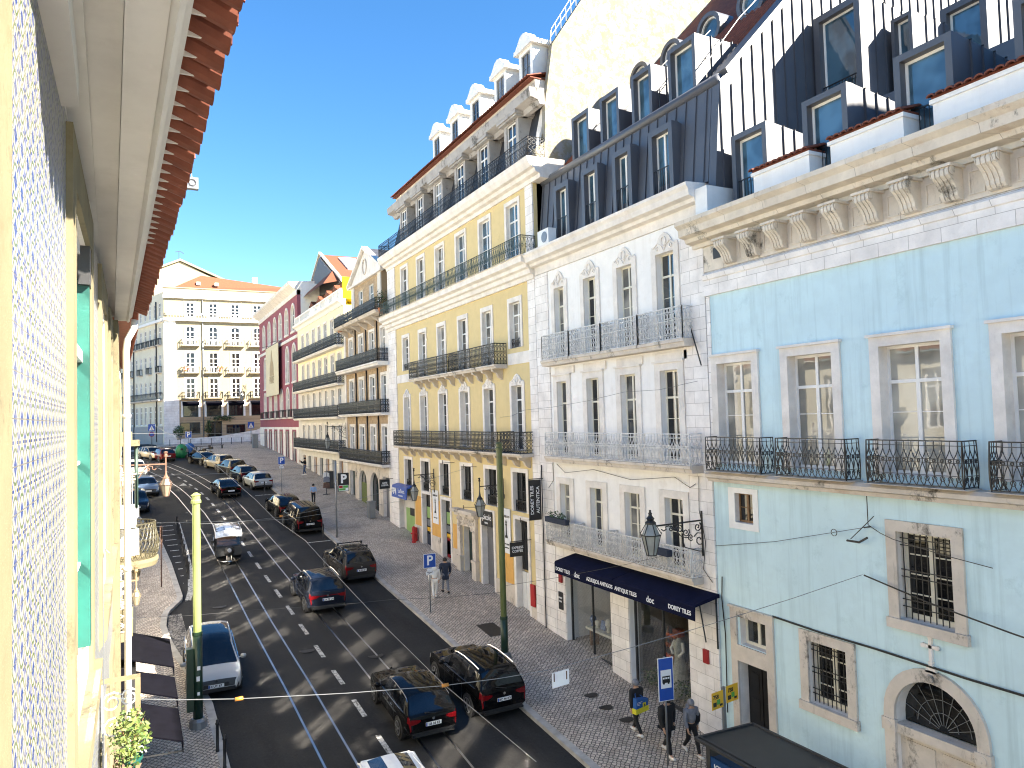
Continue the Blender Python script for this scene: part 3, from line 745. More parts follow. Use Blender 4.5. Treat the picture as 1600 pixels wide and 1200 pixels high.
for k in range(2):
    for z in (2.3, 3.3, 4.1):
        mb.box(16.3+k*.6, 16.64+k*.6, -.33, -.315, z-.3, z+.3)
dr = mb.build('door', M['door_black'], BL)
mb = MB(TR); mb.lathe([(0, 0), (.045, .01), (.05, .04), (.03, .07), (0, .075)], (0, 0, 0), 10); mb.v = []; mb.f = []; mb.m = []; mb.sm = []
for u in (16.70, 16.83): mb.tube([(u, -.33, 2.75), (u, -.27, 2.75)], .045, 8)
mb.build('handle', M['chrome'], dr)
o = window(TR, BL, H_tr, .3, 'cream_paint', 'pane', 2, 0, 1, ft=.07)
mb = MB(TR)
for q in ((15.9, 16.18, 1.4, 6.1), (17.36, 17.62, 1.4, 6.1), (15.9, 17.62, 6.1, 6.35), (16.18, 17.36, 4.76, 5.0)): mb.box(q[0], q[1], 0, .07, q[2], q[3])
mb.box(16.18, 17.36, -.02, .07, 5.0, 5.24); mb.box(15.86, 17.66, 0, .12, 6.35, 6.42)
mb.build('door_surround', M['limestone_worn'], BL)
text_ob('4', .2, M['iron_black'], BL, Mface((XF-.075, 16.8-9, 4.88-gz(9)), (0, -1, 0), (0, 0, 1)))
# arched doorway with its fanlight and stone infill
mb = MB(TR); ar = arc_pts(10.12, 12.1, 4.96, 14, 1.0); mb.prism([(10.12, 4.72)]+ar+[(12.1, 4.72)], -.36, -.34, 'w'); fl = mb.build('fanlight', M['pane_dark'], BL)
mb = MB(TR)
for k in range(9):
    t_ = math.pi*(k+.5)/9; mb.tube([(11.11-.12*math.cos(t_), -.31, 4.78+.12*math.sin(t_)), (11.11-.95*math.cos(t_), -.31, 4.96+.93*math.sin(t_))], .009, 4)
for rr in (.35, .65): mb.tube([(11.11-rr*math.cos(math.pi*k/10), -.31, 4.84+rr*math.sin(math.pi*k/10)) for k in range(11)], .009, 4)
mb.build('fan_grille', M['grey_metal'], fl)
mb = MB(TR); mb.box(10.12, 12.1, -.3, -.12, .9, 4.5); mb.box(10.12, 12.1, -.3, .06, 4.5, 4.72)
for q in ((10.3, 11.0), (11.22, 11.92)): mb.box(q[0], q[1], -.12, -.09, 2.2, 4.35)
mb.build('door_panel', M['limestone_worn'], BL)
mb = MB(TR); ao = arc_pts(9.84, 12.38, 4.96, 16, 1.02); ai = arc_pts(10.12, 12.1, 4.96, 16, 1.0)
for q in range(16): mb.prism([ai[q], ai[q+1], ao[q+1], ao[q]], 0, .09, 'w')
mb.box(9.84, 10.12, 0, .09, .9, 4.96); mb.box(12.1, 12.38, 0, .09, .9, 4.96); mb.box(9.8, 10.16, 0, .13, 4.5, 4.8); mb.box(12.06, 12.42, 0, .13, 4.5, 4.8)
for u, z in ((11.11, 6.07), (9.98, 4.66), (12.24, 4.66)): mb.tube([(u, .08, z), (u, .16, z)], .09, 10)
mb.build('arch_surround', M['limestone_worn'], BL)
mb = MB(TR); mb.box(11.06, 11.14, .0, .07, 6.45, 7.0); mb.box(10.95, 11.27, .0, .07, 6.76, 6.84)
for u, z in ((11.1, 7.02), (10.94, 6.8), (11.28, 6.8)): mb.tube([(u, .0, z), (u, .075, z)], .055, 8)
mb.prism([(11.24, 6.2), (11.2, 6.32), (11.14, 6.38), (11.16, 6.46), (11.04, 6.46), (11.06, 6.38), (11.0, 6.32), (10.96, 6.2)], 0, .09, 'w')
mb.build('stone_cross', M['limestone_plain'], BL)
# tiled attic blocks between the dormers
def tile_row(b, x0, x1, y0, y1, z0, z1, T=None, pitch=.22, r=.1):
    """rows of half-round tiles running from (x0, z0) down to (x1, z1), laid side by side along y"""
    n = max(1, int(abs(y1-y0)/pitch)); sg = 1 if y1 > y0 else -1
    for i in range(n):
        yc = y0+sg*(i+.5)*pitch
        pts = [(x0, z0), (x1, z1)]
        k = 5; n0 = len(b.v)
        for x, z in pts:
            for j in range(k+1):
                th = math.pi*j/k; b.v.append((x, yc+r*1.05*math.cos(th), z+r*.75*math.sin(th)))
            for j in range(k+1):
                th = math.pi*(k-j)/k; b.v.append((x, yc+r*.8*math.cos(th), z+r*.5*math.sin(th)-.012))
        m_ = 2*(k+1)
        for j in range(m_): b.face((n0+j, n0+(j+1) % m_, n0+m_+(j+1) % m_, n0+m_+j))
        b.face([n0+j for j in range(m_)]); b.face([n0+m_+j for j in range(m_)])
for a, b_ in ((14.0, 16.05), (11.2, 13.3), (8.4, 10.45), (5.6, 7.65), (2.8, 4.85)):
    mb = MB(); mb.box(16.62, 18.0, a, b_, 18.6, 19.5); mb.box(16.56, 18.06, a-.05, b_+.05, 19.42, 19.52)
    p = mb.build('attic_block', M['white_stucco'], BL)
    mb = MB(); tile_row(mb, 17.3, 16.46, a-.08, b_+.1, 19.80, 19.56); tile_row(mb, 17.3, 18.16, a-.08, b_+.1, 19.80, 19.56)
    mb.box(16.6, 18.05, a-.02, b_+.02, 19.525, 19.6); mb.build('coping_tiles', M['roof_tile'], p)
# zinc roof and box dormers
def seams(b, x0, x1, step, f): 
    x = x0
    while x < x1: f(b, x); x += step
mb = MB(); mb.prism([(18.3, 18.3), (18.6, 19.9), (21.2, 20.3), (21.5, 22.4), (31, 22.6), (31, 18.3)], -13.9, 17.6, 'w')
mb.v = [(x, y, z) for x, y, z in mb.v]; mb.build('zinc_roof', M['zinc'], BL)
mb = MB(); mb.box(24.0, 31, -13.9, 4.5, 22.6, 29.0); mb.prism([(23.8, 29.0), (31.2, 29.0), (29, 29.6), (26, 29.6)], -14, 4.6, 'w'); mb.build('upper_storey', M['zinc'], BL)  # unseen roof mass added to shade the left pavement, awnings and pole
def dormer(root, X, ya, yb, z0, z1, back, glass_m='pane_blue', door=True, rail=True, mat='zinc', fw_=.22, slope=.0, roofdrop=.0, name='dormer'):
    """zinc box dormer whose window faces the street: box (part) > window, pane, seams, rail"""
    mb = MB(); t_ = fw_
    # frame ring in front, cheeks and top behind
    mb.box(X, X+.3, ya, ya+t_, z0, z1); mb.box(X, X+.3, yb-t_, yb, z0, z1); mb.box(X, X+.3, ya+t_, yb-t_, z1-t_, z1)
    mb.prism([(X+.3, z0), (back, z0), (back, z1-roofdrop), (X+.3, z1)], ya+.02, yb-.02, 'w')
    d = mb.build(name, M[mat], root)
    sb = MB(); x = X+.75
    while x < back-.1:
        f = (x-X)/(back-X); zt = z1-roofdrop*f
        sb.box(x-.014, x+.014, ya-.03, ya+.02, z0, zt+.03); sb.box(x-.014, x+.014, ya-.03, yb+.03, zt+.0, zt+.035); x += .48
    sb.build('seams', M['zinc_frame'], d)
    TT = TX(X+.3); h = (ya+t_, yb-t_, z0, z1-t_)
    window(TT, d, h, -.02, 'white_paint', glass_m, 2 if door == 2 else 1, 0, 1, ft=.07)
    if rail:
        rb = MB(TX(X+.1)); L0, L1 = ya+t_, yb-t_
        rb.tube([(L0, 0, z0+1.0), (L1, 0, z0+1.0)], .025, 4); n = max(3, int((L1-L0)/.12))
        for i in range(n+1): rb.tube([(L0+(L1-L0)*i/n, 0, z0), (L0+(L1-L0)*i/n, 0, z0+1.0)], .012, 4)
        rb.build('guard_rail', M['iron_black'], d)
    return d
for a, b_ in ((15.85, 17.3), (13.02, 14.5), (10.17, 11.65), (7.34, 8.82), (4.5, 5.98), (1.66, 3.14)):
    dormer(BL, 17.0, a, b_, 18.66, 21.14, 19.9, roofdrop=.3, fw_=.17)
dormer(BL, 21.3, 15.67, 17.5, 22.5, 26.05, 24.5, roofdrop=.2)
dormer(BL, 25.0, 13.75, 15.3, 22.6, 26.1, 28.5, roofdrop=.2)
dormer(BL, 22.6, 14.75, 15.5, 22.5, 25.3, 24.6, roofdrop=.1, rail=False, fw_=.12)
# handrails on the dormer roofs
for a in (13.72, 10.7, 7.7):
    mb = MB(); mb.tube([(19.0, a-.1, 20.3), (19.3, a-.1, 20.75), (20.6, a-.6, 20.95)], .035, 5); mb.build('roof_rail', M['zinc_frame'], BL)

# ================================================================ white house with the tile shop
WH = house('tile_shop_building', 24, 'white stuccoed townhouse with pale iron balconies, navy awning and dark zinc mansard')
Y0, Y1 = 18.18, 29.4; W3 = [(19.66, 20.62), (22.05, 23.0), (24.47, 25.36), (26.93, 27.74)]
H3 = [(a, b_, 14.9, 17.98) for a, b_ in W3]; H2 = [(a, b_, 10.72, 13.88) for a, b_ in W3]; H1 = [(a, b_, 7.05, 9.46) for a, b_ in W3]
SH = [(19.64, 23.0, 1.95, 5.75), (24.2, 27.55, 2.3, 5.75)]
mb = MB(TR); wall(mb, Y0, Y1, 0, 18.85, H3+H2+H1, .4)
mb.v = []; mb.f = []; mb.m = []; mb.sm = []
wall(mb, Y0, Y1, .3, 18.85, H3+H2+H1+SH, .4)
mb.box(Y0, Y1, -13, -.41, 6.2, 19.4); mb.box(Y0, Y1, -13, -4.2, .3, 6.2); mb.box(Y0, 19.5, -4.2, -.41, .3, 6.2); mb.box(27.7, Y1, -4.2, -.41, .3, 6.2)
mb.box(19.5, 27.7, -4.2, -.41, 5.76, 6.2)
mb.build('wall', M['white_stucco'], WH)
for q in ((Y0, 19.3), (28.3, Y1)): part_box(TR, WH, 'quoin_strip', 'white_ashlar', q[0]+.003, q[1], 0, .06, .3, 18.83)
part_box(TR, WH, 'stone_base', 'white_ashlar', 19.3, 28.3, 0, .03, 5.78, 6.9)
for q in ((23.02, 24.18), (27.57, 28.3), (19.3, 19.62)): part_box(TR, WH, 'shop_pier', 'white_ashlar', q[0], q[1], 0, .04, .3, 5.78)
profile(TR, WH, 'frieze', 'limestone_plain', [(-.3, 18.86), (.05, 18.86), (.08, 19.2), (.3, 19.24), (.34, 19.36), (.55, 19.42), (.58, 19.62), (.66, 19.74), (.66, 19.84), (-.5, 19.9), (-.5, 18.86)], Y0+.0, Y1+.35)
part_box(TR, WH, 'gutter_end', 'white_paint', 17.62, 18.17, -1.2, .3, 18.67, 19.6)
for i, h in enumerate(H3):
    o = window(TR, WH, h, .26, 'cream_paint', ('pane', 'pane_curtain')[i % 2], 2, .74, 3, ft=.06); surround(TR, o, h, .26, .18, 0, .06, 'limestone_plain', False, .5)
for i, h in enumerate(H2):
    o = window(TR, WH, h, .26, 'cream_paint', 'pane', 2, .70, 3, ft=.06); surround(TR, o, h, .3, .26, 0, .06, 'limestone_plain', True)
for i, h in enumerate(H1):
    o = window(TR, WH, h, .26, 'cream_paint', 'pane', 2, .76, 3, ft=.06); surround(TR, o, h, .3, .26, 0, .06, 'limestone_plain', False)
for k, (a, b_) in enumerate(((18.8, 21.2), (21.25, 23.55), (23.6, 25.9), (25.95, 28.2))):
    balcony(TR, WH, a-.05, b_+.05, 14.84, .55, 1.08, 'scroll', 'iron_white', .26, 'limestone_worn', .012, .15, .0)
    part_box(TR, WH, 'panel_moulding', 'limestone_plain', a+.35, b_-.35, 0, .06, 14.2, 14.5)
    balcony(TR, WH, a-.05, b_+.05, 7.03, .55, .92, 'scroll', 'iron_white', .22, 'limestone_worn', .012, .15, .08, name='balcony')
balcony(TR, WH, 18.55, 28.05, 10.66, .62, 1.03, 'lattice', 'iron_white', .24, 'limestone_worn', .012, .17, .04, post_every=2.35)
# navy awning with its lettering, two lengths
for k, (a, b_, tx) in enumerate(((18.06, 22.46, ('ANTIQUE TILES', 'doc', 'DOREY TILES')), (22.5, 26.6, ('DOREY TILES', 'doc', 'AZULEJOS ANTIGOS')))):
    mb = MB(TR); mb.prism([(.05, 6.62), (.14, 6.62), (1.06, 6.42), (1.1, 6.36), (1.1, 5.93), (1.07, 5.93), (1.05, 6.34), (.12, 6.5), (.05, 6.5)], a, b_, 'u')
    aw = mb.build('awning', M['navy_cloth'], WH)
    for tt, f in zip(tx, ((.82, .5, .16) if k == 0 else (.84, .58, .2))):
        u = a+(b_-a)*f; text_ob(tt, .2 if tt != 'doc' else .3, M['sign_white'], aw, Mface((XF-1.105-XF, u-24, 6.13-gz(24)), (0, -1, 0), (0, 0, 1)), sx=.95, bold=.004)
# shop windows: real rooms behind the glass
for (a, b_, c, d) in SH:
    mb = MB(TR)
    for q in ((a, a+.07, c, d), (b_-.07, b_, c, d), (a+.07, b_-.07, d-.07, d), (a+.07, b_-.07, c, c+.25), ((a+b_)/2-.025, (a+b_)/2+.025, c+.25, d-.07)): mb.box(q[0], q[1], -.3, -.22, q[2], q[3])
    o = mb.build('shop_window', M['dark_metal'], WH)
    mb = MB(TR); mb.box(a+.05, b_-.05, -.268, -.256, c+.2, d-.05); mb.build('shop_pane', M['shop_glass'], o)
    part_box(TR, WH, 'shop_sill', 'limestone_worn', a, b_, -.38, .1, c-.45, c)
mb = MB(TR); mb.poly([(19.5, -4.1, 5.7), (27.7, -4.1, 5.7), (27.7, -4.1, 1.5), (19.5, -4.1, 1.5)]); mb.poly([(19.5, -4.1, 1.9), (27.7, -4.1, 2.3), (27.7, -.42, 2.3), (19.5, -.42, 1.9)])
mb.poly([(23.6, -4.1, 5.7), (23.6, -.42, 5.7), (23.6, -.42, 1.5), (23.6, -4.1, 1.5)])
mb.build('shop_room', M['shop_wall'], WH)
# mansard, its eave roll and dormers
mb = MB(); mb.prism([(16.62, 19.88), (16.95, 23.1), (17.4, 23.3), (29, 35.6), (29, 19.88)], 18.0, 29.3, 'w'); mb.build('mansard_roof', M['zinc'], WH)
mb = MB()
y = 18.2
while y < 29.2: mb.prism([(16.58, 19.9), (16.91, 23.1), (16.99, 23.1), (16.66, 19.9)], y-.012, y+.012, 'w'); y += .52
mb.build('mansard_seams', M['zinc_frame'], WH)
mb = MB(); mb.smooth = True; mb.tube([(17.02, 17.72, 23.22), (17.02, 29.3, 23.22)], .2, 10); mb.build('eave_roll', M['zinc'], WH)
mb = MB(); mb.prism([(16.6, 19.6), (16.95, 23.15), (17.45, 23.6), (29, 35.85), (36, 35.85), (36, 19.6)], 17.64, 17.98, 'w'); mb.build('gable_wall', M['zinc'], WH)
mb = MB(); x = 16.95
while x < 34:
    zt = min(35.8, 23.6+(x-17.45)*1.06 if x > 17.45 else 23.1); mb.box(x-.022, x+.022, 17.585, 17.645, 19.6, zt); x += .5
mb.build('gable_seams', M['zinc_frame'], WH)
mb = MB(); mb.prism([(17.25, 23.4), (29.2, 36.05), (29.2, 36.25), (17.15, 23.55)], 17.55, 18.2, 'w'); mb.build('gable_verge', M['zinc_frame'], WH)
mb = MB(); n = 26
for i in range(44):
    yc = 18.35+i*.25
    mb.tube([(17.6, yc, 23.6), (28.9, yc, 35.55)], .085, 6)
mb.build('tile_roof', M['roof_tile'], WH)
for a, b_ in ((19.45, 20.75), (21.8, 23.0), (24.0, 25.2), (26.22, 27.45)):
    mb = MB(); mb.box(16.42, 16.72, a, a+.2, 19.92, 22.42); mb.box(16.42, 16.72, b_-.2, b_, 19.92, 22.42); mb.box(16.42, 16.72, a+.2, b_-.2, 22.2, 22.42)
    mb.prism([(16.72, 19.92), (17.1, 19.92), (17.1, 22.3), (16.72, 22.42)], a+.02, b_-.02, 'w')
    d = mb.build('mansard_dormer', M['zinc'], WH)
    window(TX(16.73), d, (a+.2, b_-.2, 19.95, 22.2), -.02, 'white_paint', 'pane_blue', 2, 0, 1, ft=.06)
    rb = MB(TX(16.5)); rb.tube([(a+.2, 0, 20.95), (b_-.2, 0, 20.95)], .022, 4)
    for i in range(9): rb.tube([(a+.2+(b_-a-.4)*i/8, 0, 19.95), (a+.2+(b_-a-.4)*i/8, 0, 20.95)], .011, 4)
    rb.build('guard_rail', M['iron_black'], d)
for a, b_ in ((18.95, 20.4), (21.35, 22.6), (23.43, 24.75), (25.6, 26.95)):
    dormer(WH, 17.15, a, b_, 23.5, 25.4, 19.6, 'pane_blue', 1, False, fw_=.16)
for yc in (27.95, 25.6, 23.15, 20.75):
    mb = MB(); X = 21.7; zc = 28.55
    ring = [(yc+.74*math.cos(t_*math.pi/12), zc+.74*math.sin(t_*math.pi/12)) for t_ in range(24)]
    rin = [(yc+.56*math.cos(t_*math.pi/12), zc+.56*math.sin(t_*math.pi/12)) for t_ in range(24)]
    for q in range(24):
        q2 = (q+1) % 24
        n0 = mb.addv([(X, *ring[q]), (X, *ring[q2]), (X, *rin[q2]), (X, *rin[q]), (X+1.4, *ring[q]), (X+1.4, *ring[q2]), (X+.25, *rin[q2]), (X+.25, *rin[q])])
        for f in ((0, 1, 2, 3), (0, 4, 5, 1), (3, 2, 6, 7)): mb.face([n0+k for k in f])
    d = mb.build('round_dormer', M['zinc'], WH)
    mb = MB(); n0 = mb.addv([(X+.2, *q) for q in rin]); mb.face(range(n0, n0+24)); mb.build('pane', M['pane_blue'], d)
    mb = MB(); mb.tube([(X+.17, yc+0.52*math.cos(t_*math.pi/12), zc+.52*math.sin(t_*math.pi/12)) for t_ in range(24)], .045, 4, closed=True); mb.build('frame', M['white_paint'], d)
for k in range(3):
    mb = MB(); a = 19.3+k*2.5; mb.tube([(17.3, a-.7, 23.5), (17.3, a-.7, 24.2), (19.0, a-.6, 26.2), (20, a-.6, 27.2)], .022, 4); mb.tube([(17.3, a-.7, 24.2), (18.4, a+.5, 25.6)], .022, 4); mb.build('roof_rail', M['iron_black'], WH)
# lower parts that hang on the front
mb = MB(); c0 = (16.2, 27.7, 19.9); mb.box(15.95, 16.35, 27.2, 28.15, 19.88, 20.55); ac = tag(mb.build('air_conditioner', M['white_metal']), 'white air conditioner box on the ledge below the zinc mansard', 'air conditioner')
mb = MB(); mb.tube([(15.94, 27.55, 20.2), (15.93, 27.55, 20.2)], .24, 16); mb.build('fan_grille', M['grey_metal'], ac)
# ================================================================ yellow house
YH = house('yellow_building', 40, 'tall yellow rendered building with dark iron balconies, slate mansard and two rows of dormers')
Y0, Y1 = 29.42, 51.4
BY = [31.55, 34.75, 37.95, 41.2, 44.5, 47.75]; hw = .56
F4 = [(c-hw-.05, c+hw+.05, 19.82, 22.8) for c in BY]; F3 = [(c-hw, c+hw, 15.05 if 33 < c < 46 else 15.75, 17.98) for c in BY]
F2 = [(c-hw, c+hw, 10.75, 13.92) for c in BY]; F1 = [(c-.68, c+.68, 7.82, 9.72) for c in BY]
G0 = [(30.85, 32.1, 2.9, 7.45), (34.6, 36.0, 3.2, 7.4), (37.15, 38.6, 3.5, 6.6), (40.42, 41.75, 3.9, 7.55), (43.68, 45.1, 4.2, 7.65), (46.75, 49.85, 4.5, 7.25)]
mb = MB(TR); shell(mb, Y0, Y1, .5, 23.3, F4+F3+F2+F1+G0, .42, 13); mb.build('wall', [M['yellow_stucco'], M['limestone_plain']], YH)
for q in ((Y0+.003, 30.12), (49.75, Y1-.003)): part_box(TR, YH, 'pilaster', 'white_ashlar', q[0], q[1], 0, .07, .5, 18.75)
for q in ((Y0+.003, 30.12), (49.75, Y1-.003)): part_box(TR, YH, 'pilaster', 'white_ashlar', q[0], q[1], 0, .07, 19.62, 23.2)
for a, b_ in ((45.75, 49.7), (30.15, 32.4)): part_box(TR, YH, 'belt_course', 'limestone_plain', a, b_, 0, .05, 14.95, 15.5)
for a, b_ in ((38.75, 40.1), (42.0, 43.5), (45.3, 46.5)): part_box(TR, YH, 'ochre_panel', 'ochre_stucco', a, b_, 0, .02, 3.4, 6.3 if a < 42 else 7.4)
part_box(TR, YH, 'ochre_panel', 'ochre_stucco', 32.5, 33.6, 0, .02, 3.0, 5.6)
for a, b_, z in ((30.13, 30.8, 3.9), (32.15, 34.5, 4.2), (36.05, 36.3, 4.6), (38.75, 40.35, 4.9), (41.8, 43.6, 5.2), (45.15, 46.7, 5.5)): part_box(TR, YH, 'stone_plinth', 'limestone_worn', a, b_, 0, .05, .5, z)
profile(TR, YH, 'string_cornice', 'limestone_plain', [(-.2, 18.76), (.12, 18.76), (.16, 18.95), (.3, 19.0), (.34, 19.2), (.5, 19.26), (.52, 19.42), (.74, 19.5), (.76, 19.78), (-.2, 19.8)], Y0-.02, Y1+.02)
profile(TR, YH, 'cornice', 'limestone_plain', [(-.3, 23.22), (.1, 23.22), (.14, 23.4), (.34, 23.46), (.4, 23.62), (.58, 23.66), (.72, 23.9), (.78, 24.12), (-1.2, 24.16), (-1.2, 23.22)], Y0-.9, Y1+.05)
for i in range(6):
    pn = ('pane', 'pane_curtain', 'pane', 'pane', 'pane_curtain', 'pane')
    o = window(TR, YH, F4[i], .2, 'white_paint', 'pane_blue' if i < 3 else 'pane', 2, .72, 3); surround(TR, o, F4[i], .2, .2, 0, .05, 'limestone_plain', False)
    o = window(TR, YH, F3[i], .24, 'white_paint', pn[i], 2, .72, 4); surround(TR, o, F3[i], .2, .24, 0, .05, 'limestone_plain', False)
    o = window(TR, YH, F2[i], .3, 'white_paint', pn[(i+2) % 6], 2, .78, 4); surround(TR, o, F2[i], .2, .12, 0, .05, 'limestone_plain', False, .42)
    o = window(TR, YH, F1[i], .26, 'dark_metal', 'pane_dark', 3, 0, 2, ft=.05)
    surround(TR, o, F1[i], .2, .2, .0, .05, 'limestone_plain', False)
    rb = MB(TR); railing(rb, [(F1[i][0]+.02, -.1), (F1[i][1]-.02, -.1)], 7.84, .5, 'panel', .012, .17); rb.build('guard_rail', M['iron_black'], o)
for i in (0, 5):
    rb = MB(TR); railing(rb, [(F3[i][0]+.02, -.06), (F3[i][1]-.02, -.06)], 15.78, .42, 'panel', .012, .17); rb.build('guard_rail', M['iron_black'], YH)
# balconies
balcony(TR, YH, 29.3, 51.3, 19.8, .85, .92, 'panel', 'iron_green', .02, 'limestone_plain', .011, .2, post_every=1.1, inset=.08, sides=3)
balcony(TR, YH, 38.72, 45.35, 15.02, .75, 1.05, 'scroll', 'iron_black', .2, 'limestone_worn', .014, .17, brackets=5, post_every=1.6, sides=3)
balcony(TR, YH, 32.55, 38.62, 15.02, .75, 1.05, 'scroll', 'iron_black', .2, 'limestone_worn', .014, .17, brackets=5, post_every=1.6, sides=3)
balcony(TR, YH, 32.3, 48.6, 10.68, .82, 1.0, 'scroll', 'iron_black', .16, 'limestone_worn', .014, .17, brackets=11, post_every=1.9, sides=3)
balcony(TR, YH, 29.95, 32.12, 10.68, .82, 1.0, 'scroll', 'iron_black', .16, 'limestone_worn', .013, .17, brackets=2, sides=3)
mb = MB(TR); railing(mb, [(Y0-.8, -.2), (Y0-.8, .66), (Y1, .66), (Y1, -.2)], 24.16, .9, 'scroll', .012, .2, 0, 2.2, 3); mb.build('roof_railing', M['iron_black'], YH)
# mansard
mb = MB(); mb.prism([(16.75, 24.12), (17.55, 27.2), (18.5, 28.4), (28, 31.2), (28, 24.12)], 29.9, 51.3, 'w'); mb.build('mansard_roof', M['slate'], YH)
mb = MB(); mb.prism([(16.8, 24.17), (16.9, 24.17), (17.6, 27.15), (17.5, 27.15)], 29.75, 30.2, 'w'); mb.prism([(16.78, 24.17), (17.0, 25.8), (17.25, 24.17)], 29.66, 29.74, 'w'); mb.build('hip_stones', M['limestone_plain'], YH)
mb = MB(); mb.prism([(16.95, 27.0), (16.85, 27.2), (16.45, 27.3), (16.4, 27.72), (17.2, 27.78), (17.2, 27.0)], 29.3, 51.0, 'w'); mb.build('attic_ledge', M['grey_ledge'], YH)
mb = MB(); mb.box(16.98, 17.6, 29.75, 50.6, 27.7, 28.42); mb.build('upper_wall', M['limestone_worn'], YH)
mb = MB(); tile_row(mb, 18.2, 16.55, 29.7, 50.6, 28.95, 28.45, pitch=.24, r=.11); mb.box(16.7, 18.2, 29.7, 50.6, 28.4, 28.44); mb.build('eave_tiles', M['roof_tile'], YH)
for i, c in enumerate((31.85, 35.15, 38.35, 41.8, 45.05, 48.3)):
    TT = TX(16.72); mb = MB(); wall(mb, 0, 1, 0, 1, ())
    mb = MB(); mb.box(16.72, 17.6, c-.78, c-.5, 24.17, 27.0); mb.box(16.72, 17.6, c+.5, c+.78, 24.17, 27.0); mb.box(16.72, 17.6, c-.5, c+.5, 26.92, 27.0); mb.box(16.9, 17.6, c-.5, c+.5, 24.17, 26.92)
    mb.box(16.5, 17.7, c-.95, c+.95, 27.0, 27.1); mb.box(16.42, 17.75, c-1.02, c+1.02, 27.1, 27.26)
    d = mb.build('stone_dormer', M['grey_ledge'], YH); window(TX(16.88), d, (c-.5, c+.5, 24.2, 26.92), -.02, 'white_paint', 'pane', 2, .74, 3)
for i, c in enumerate((31.0, 33.85, 37.0, 40.0, 42.95)):
    mb = MB(); mb.box(17.2, 18.0, c-.7, c-.44, 28.5, 30.4); mb.box(17.2, 18.0, c+.44, c+.7, 28.5, 30.4); mb.box(17.2, 18.0, c-.44, c+.44, 30.24, 30.4); mb.box(17.36, 20.5, c-.66, c+.66, 28.5, 30.4)
    mb.box(17.02, 20.5, c-.92, c+.92, 30.4, 30.62); mb.prism([(c-.85, 30.62), (c+.85, 30.62), (c+.5, 30.9), (c+.2, 31.15), (c, 31.2), (c-.2, 31.15), (c-.5, 30.9)], 0, 0, 'w') if False else None
    k = MB(TX(17.05)); k.prism([(c-.85, 30.62), (c+.85, 30.62), (c+.55, 30.85), (c+.3, 31.1), (c, 31.18), (c-.3, 31.1), (c-.55, 30.85)], -.5, 0, 'w')
    d = mb.build('pediment_dormer', M['white_paint'], YH); k.build('pediment', M['white_paint'], d); window(TX(17.34), d, (c-.44, c+.44, 28.85, 30.24), -.02, 'grey_metal', 'pane', 2, 0, 2, ft=.05)
# firewall between the roofs
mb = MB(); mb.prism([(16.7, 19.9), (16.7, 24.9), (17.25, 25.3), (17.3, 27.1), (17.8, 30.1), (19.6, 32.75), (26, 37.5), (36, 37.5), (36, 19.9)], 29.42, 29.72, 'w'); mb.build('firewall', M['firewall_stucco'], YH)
mb = MB(); mb.tube([(17.75, 29.56, 30.2), (17.85, 29.56, 30.9), (19.6, 29.56, 33.6), (24, 29.56, 37)], .03, 4); mb.tube([(17.8, 29.56, 30.5), (19.6, 29.56, 33.2)], .03, 4)
for k in range(7): mb.tube([(17.8+k*.3, 29.56, 30.1+k*.44), (17.8+k*.3, 29.56, 30.8+k*.45)], .018, 4)
mb.build('roof_terrace_rail', M['iron_black'], YH)
# ground floor doors, shop fronts
def shopfront(root, h, depth, boards):
    mb = MB(TR); a, b_, c, d = h[:4]
    for q in ((a, a+.06, c, d), (b_-.06, b_, c, d), (a+.06, b_-.06, d-.06, d), (a+.06, b_-.06, d-1.0, d-.94)): mb.box(q[0], q[1], -depth, -depth+.07, q[2], q[3])
    o = mb.build('shop_door', M['dark_metal'], root)
    pb = MB(TR); pb.box(a+.02, b_-.02, -depth+.02, -depth+.035, c, d-.02); pb.build('pane', M['pane_dark'], o)
    for (f0, f1, z0, z1, mt) in boards:
        q = MB(TR); q.box(a+(b_-a)*f0, a+(b_-a)*f1, -depth+.075, -depth+.09, z0, z1); q.build('poster', M[mt], o)
    return o
bb = [(.1, .45, 5.6, 7.0, 'sign_blue'), (.5, .9, 6.1, 6.8, 'lime_paint'), (.1, .92, 5.25, 5.5, 'sign_yellow'), (.08, .92, 4.3, 5.1, 'cloth_dark_blue'), (.5, .9, 5.6, 6.0, 'grey_metal')]
shopfront(YH, G0[3], .3, bb+[(.6, .9, 4.1, 5.3, 'sign_red')]); shopfront(YH, G0[4], .3, bb)
for h in (G0[3], G0[4], G0[0], G0[1]): surround(TR, YH, h, .2, .18, 0, .06, 'limestone_plain', False)
mb = MB(TR); h = G0[1]; mb.box(h[0], h[1], -.3, -.27, h[2], 6.7)
for k in range(14): mb.box(h[0], h[1], -.27, -.262, h[2]+.25*k, h[2]+.25*k+.2)
mb.build('roller_shutter', M['grey_shutter'], YH)
mb = MB(TR); h = G0[0]; mb.box(h[0], h[1], -.34, -.31, 5.0, h[3]); dd = mb.build('glazed_door', M['pane_dark'], YH)
mb = MB(TR)
for k in range(6): mb.tube([(h[0]+.1+k*.21, -.25, 5.0), (h[0]+.1+k*.21, -.25, 7.4)], .012, 4)
mb.tube(arc := [(h[0]+.62-.5*math.cos(t_*math.pi/10), -.25, 6.4+.8*math.sin(t_*math.pi/10)) for t_ in range(11)], .012, 4)
mb.build('iron_grille', M['iron_black'], dd)
mb = MB(TR)
for k in range(3): mb.box(h[0]+.02+k*.415, h[0]+.40+k*.415, -.3, -.26, 2.95, 4.9)
mb.build('door_leaf', M['white_metal'], dd)
h = G0[2]; mb = MB(TR); mb.box(h[0], h[1], -.36, -.33, h[2], h[3])
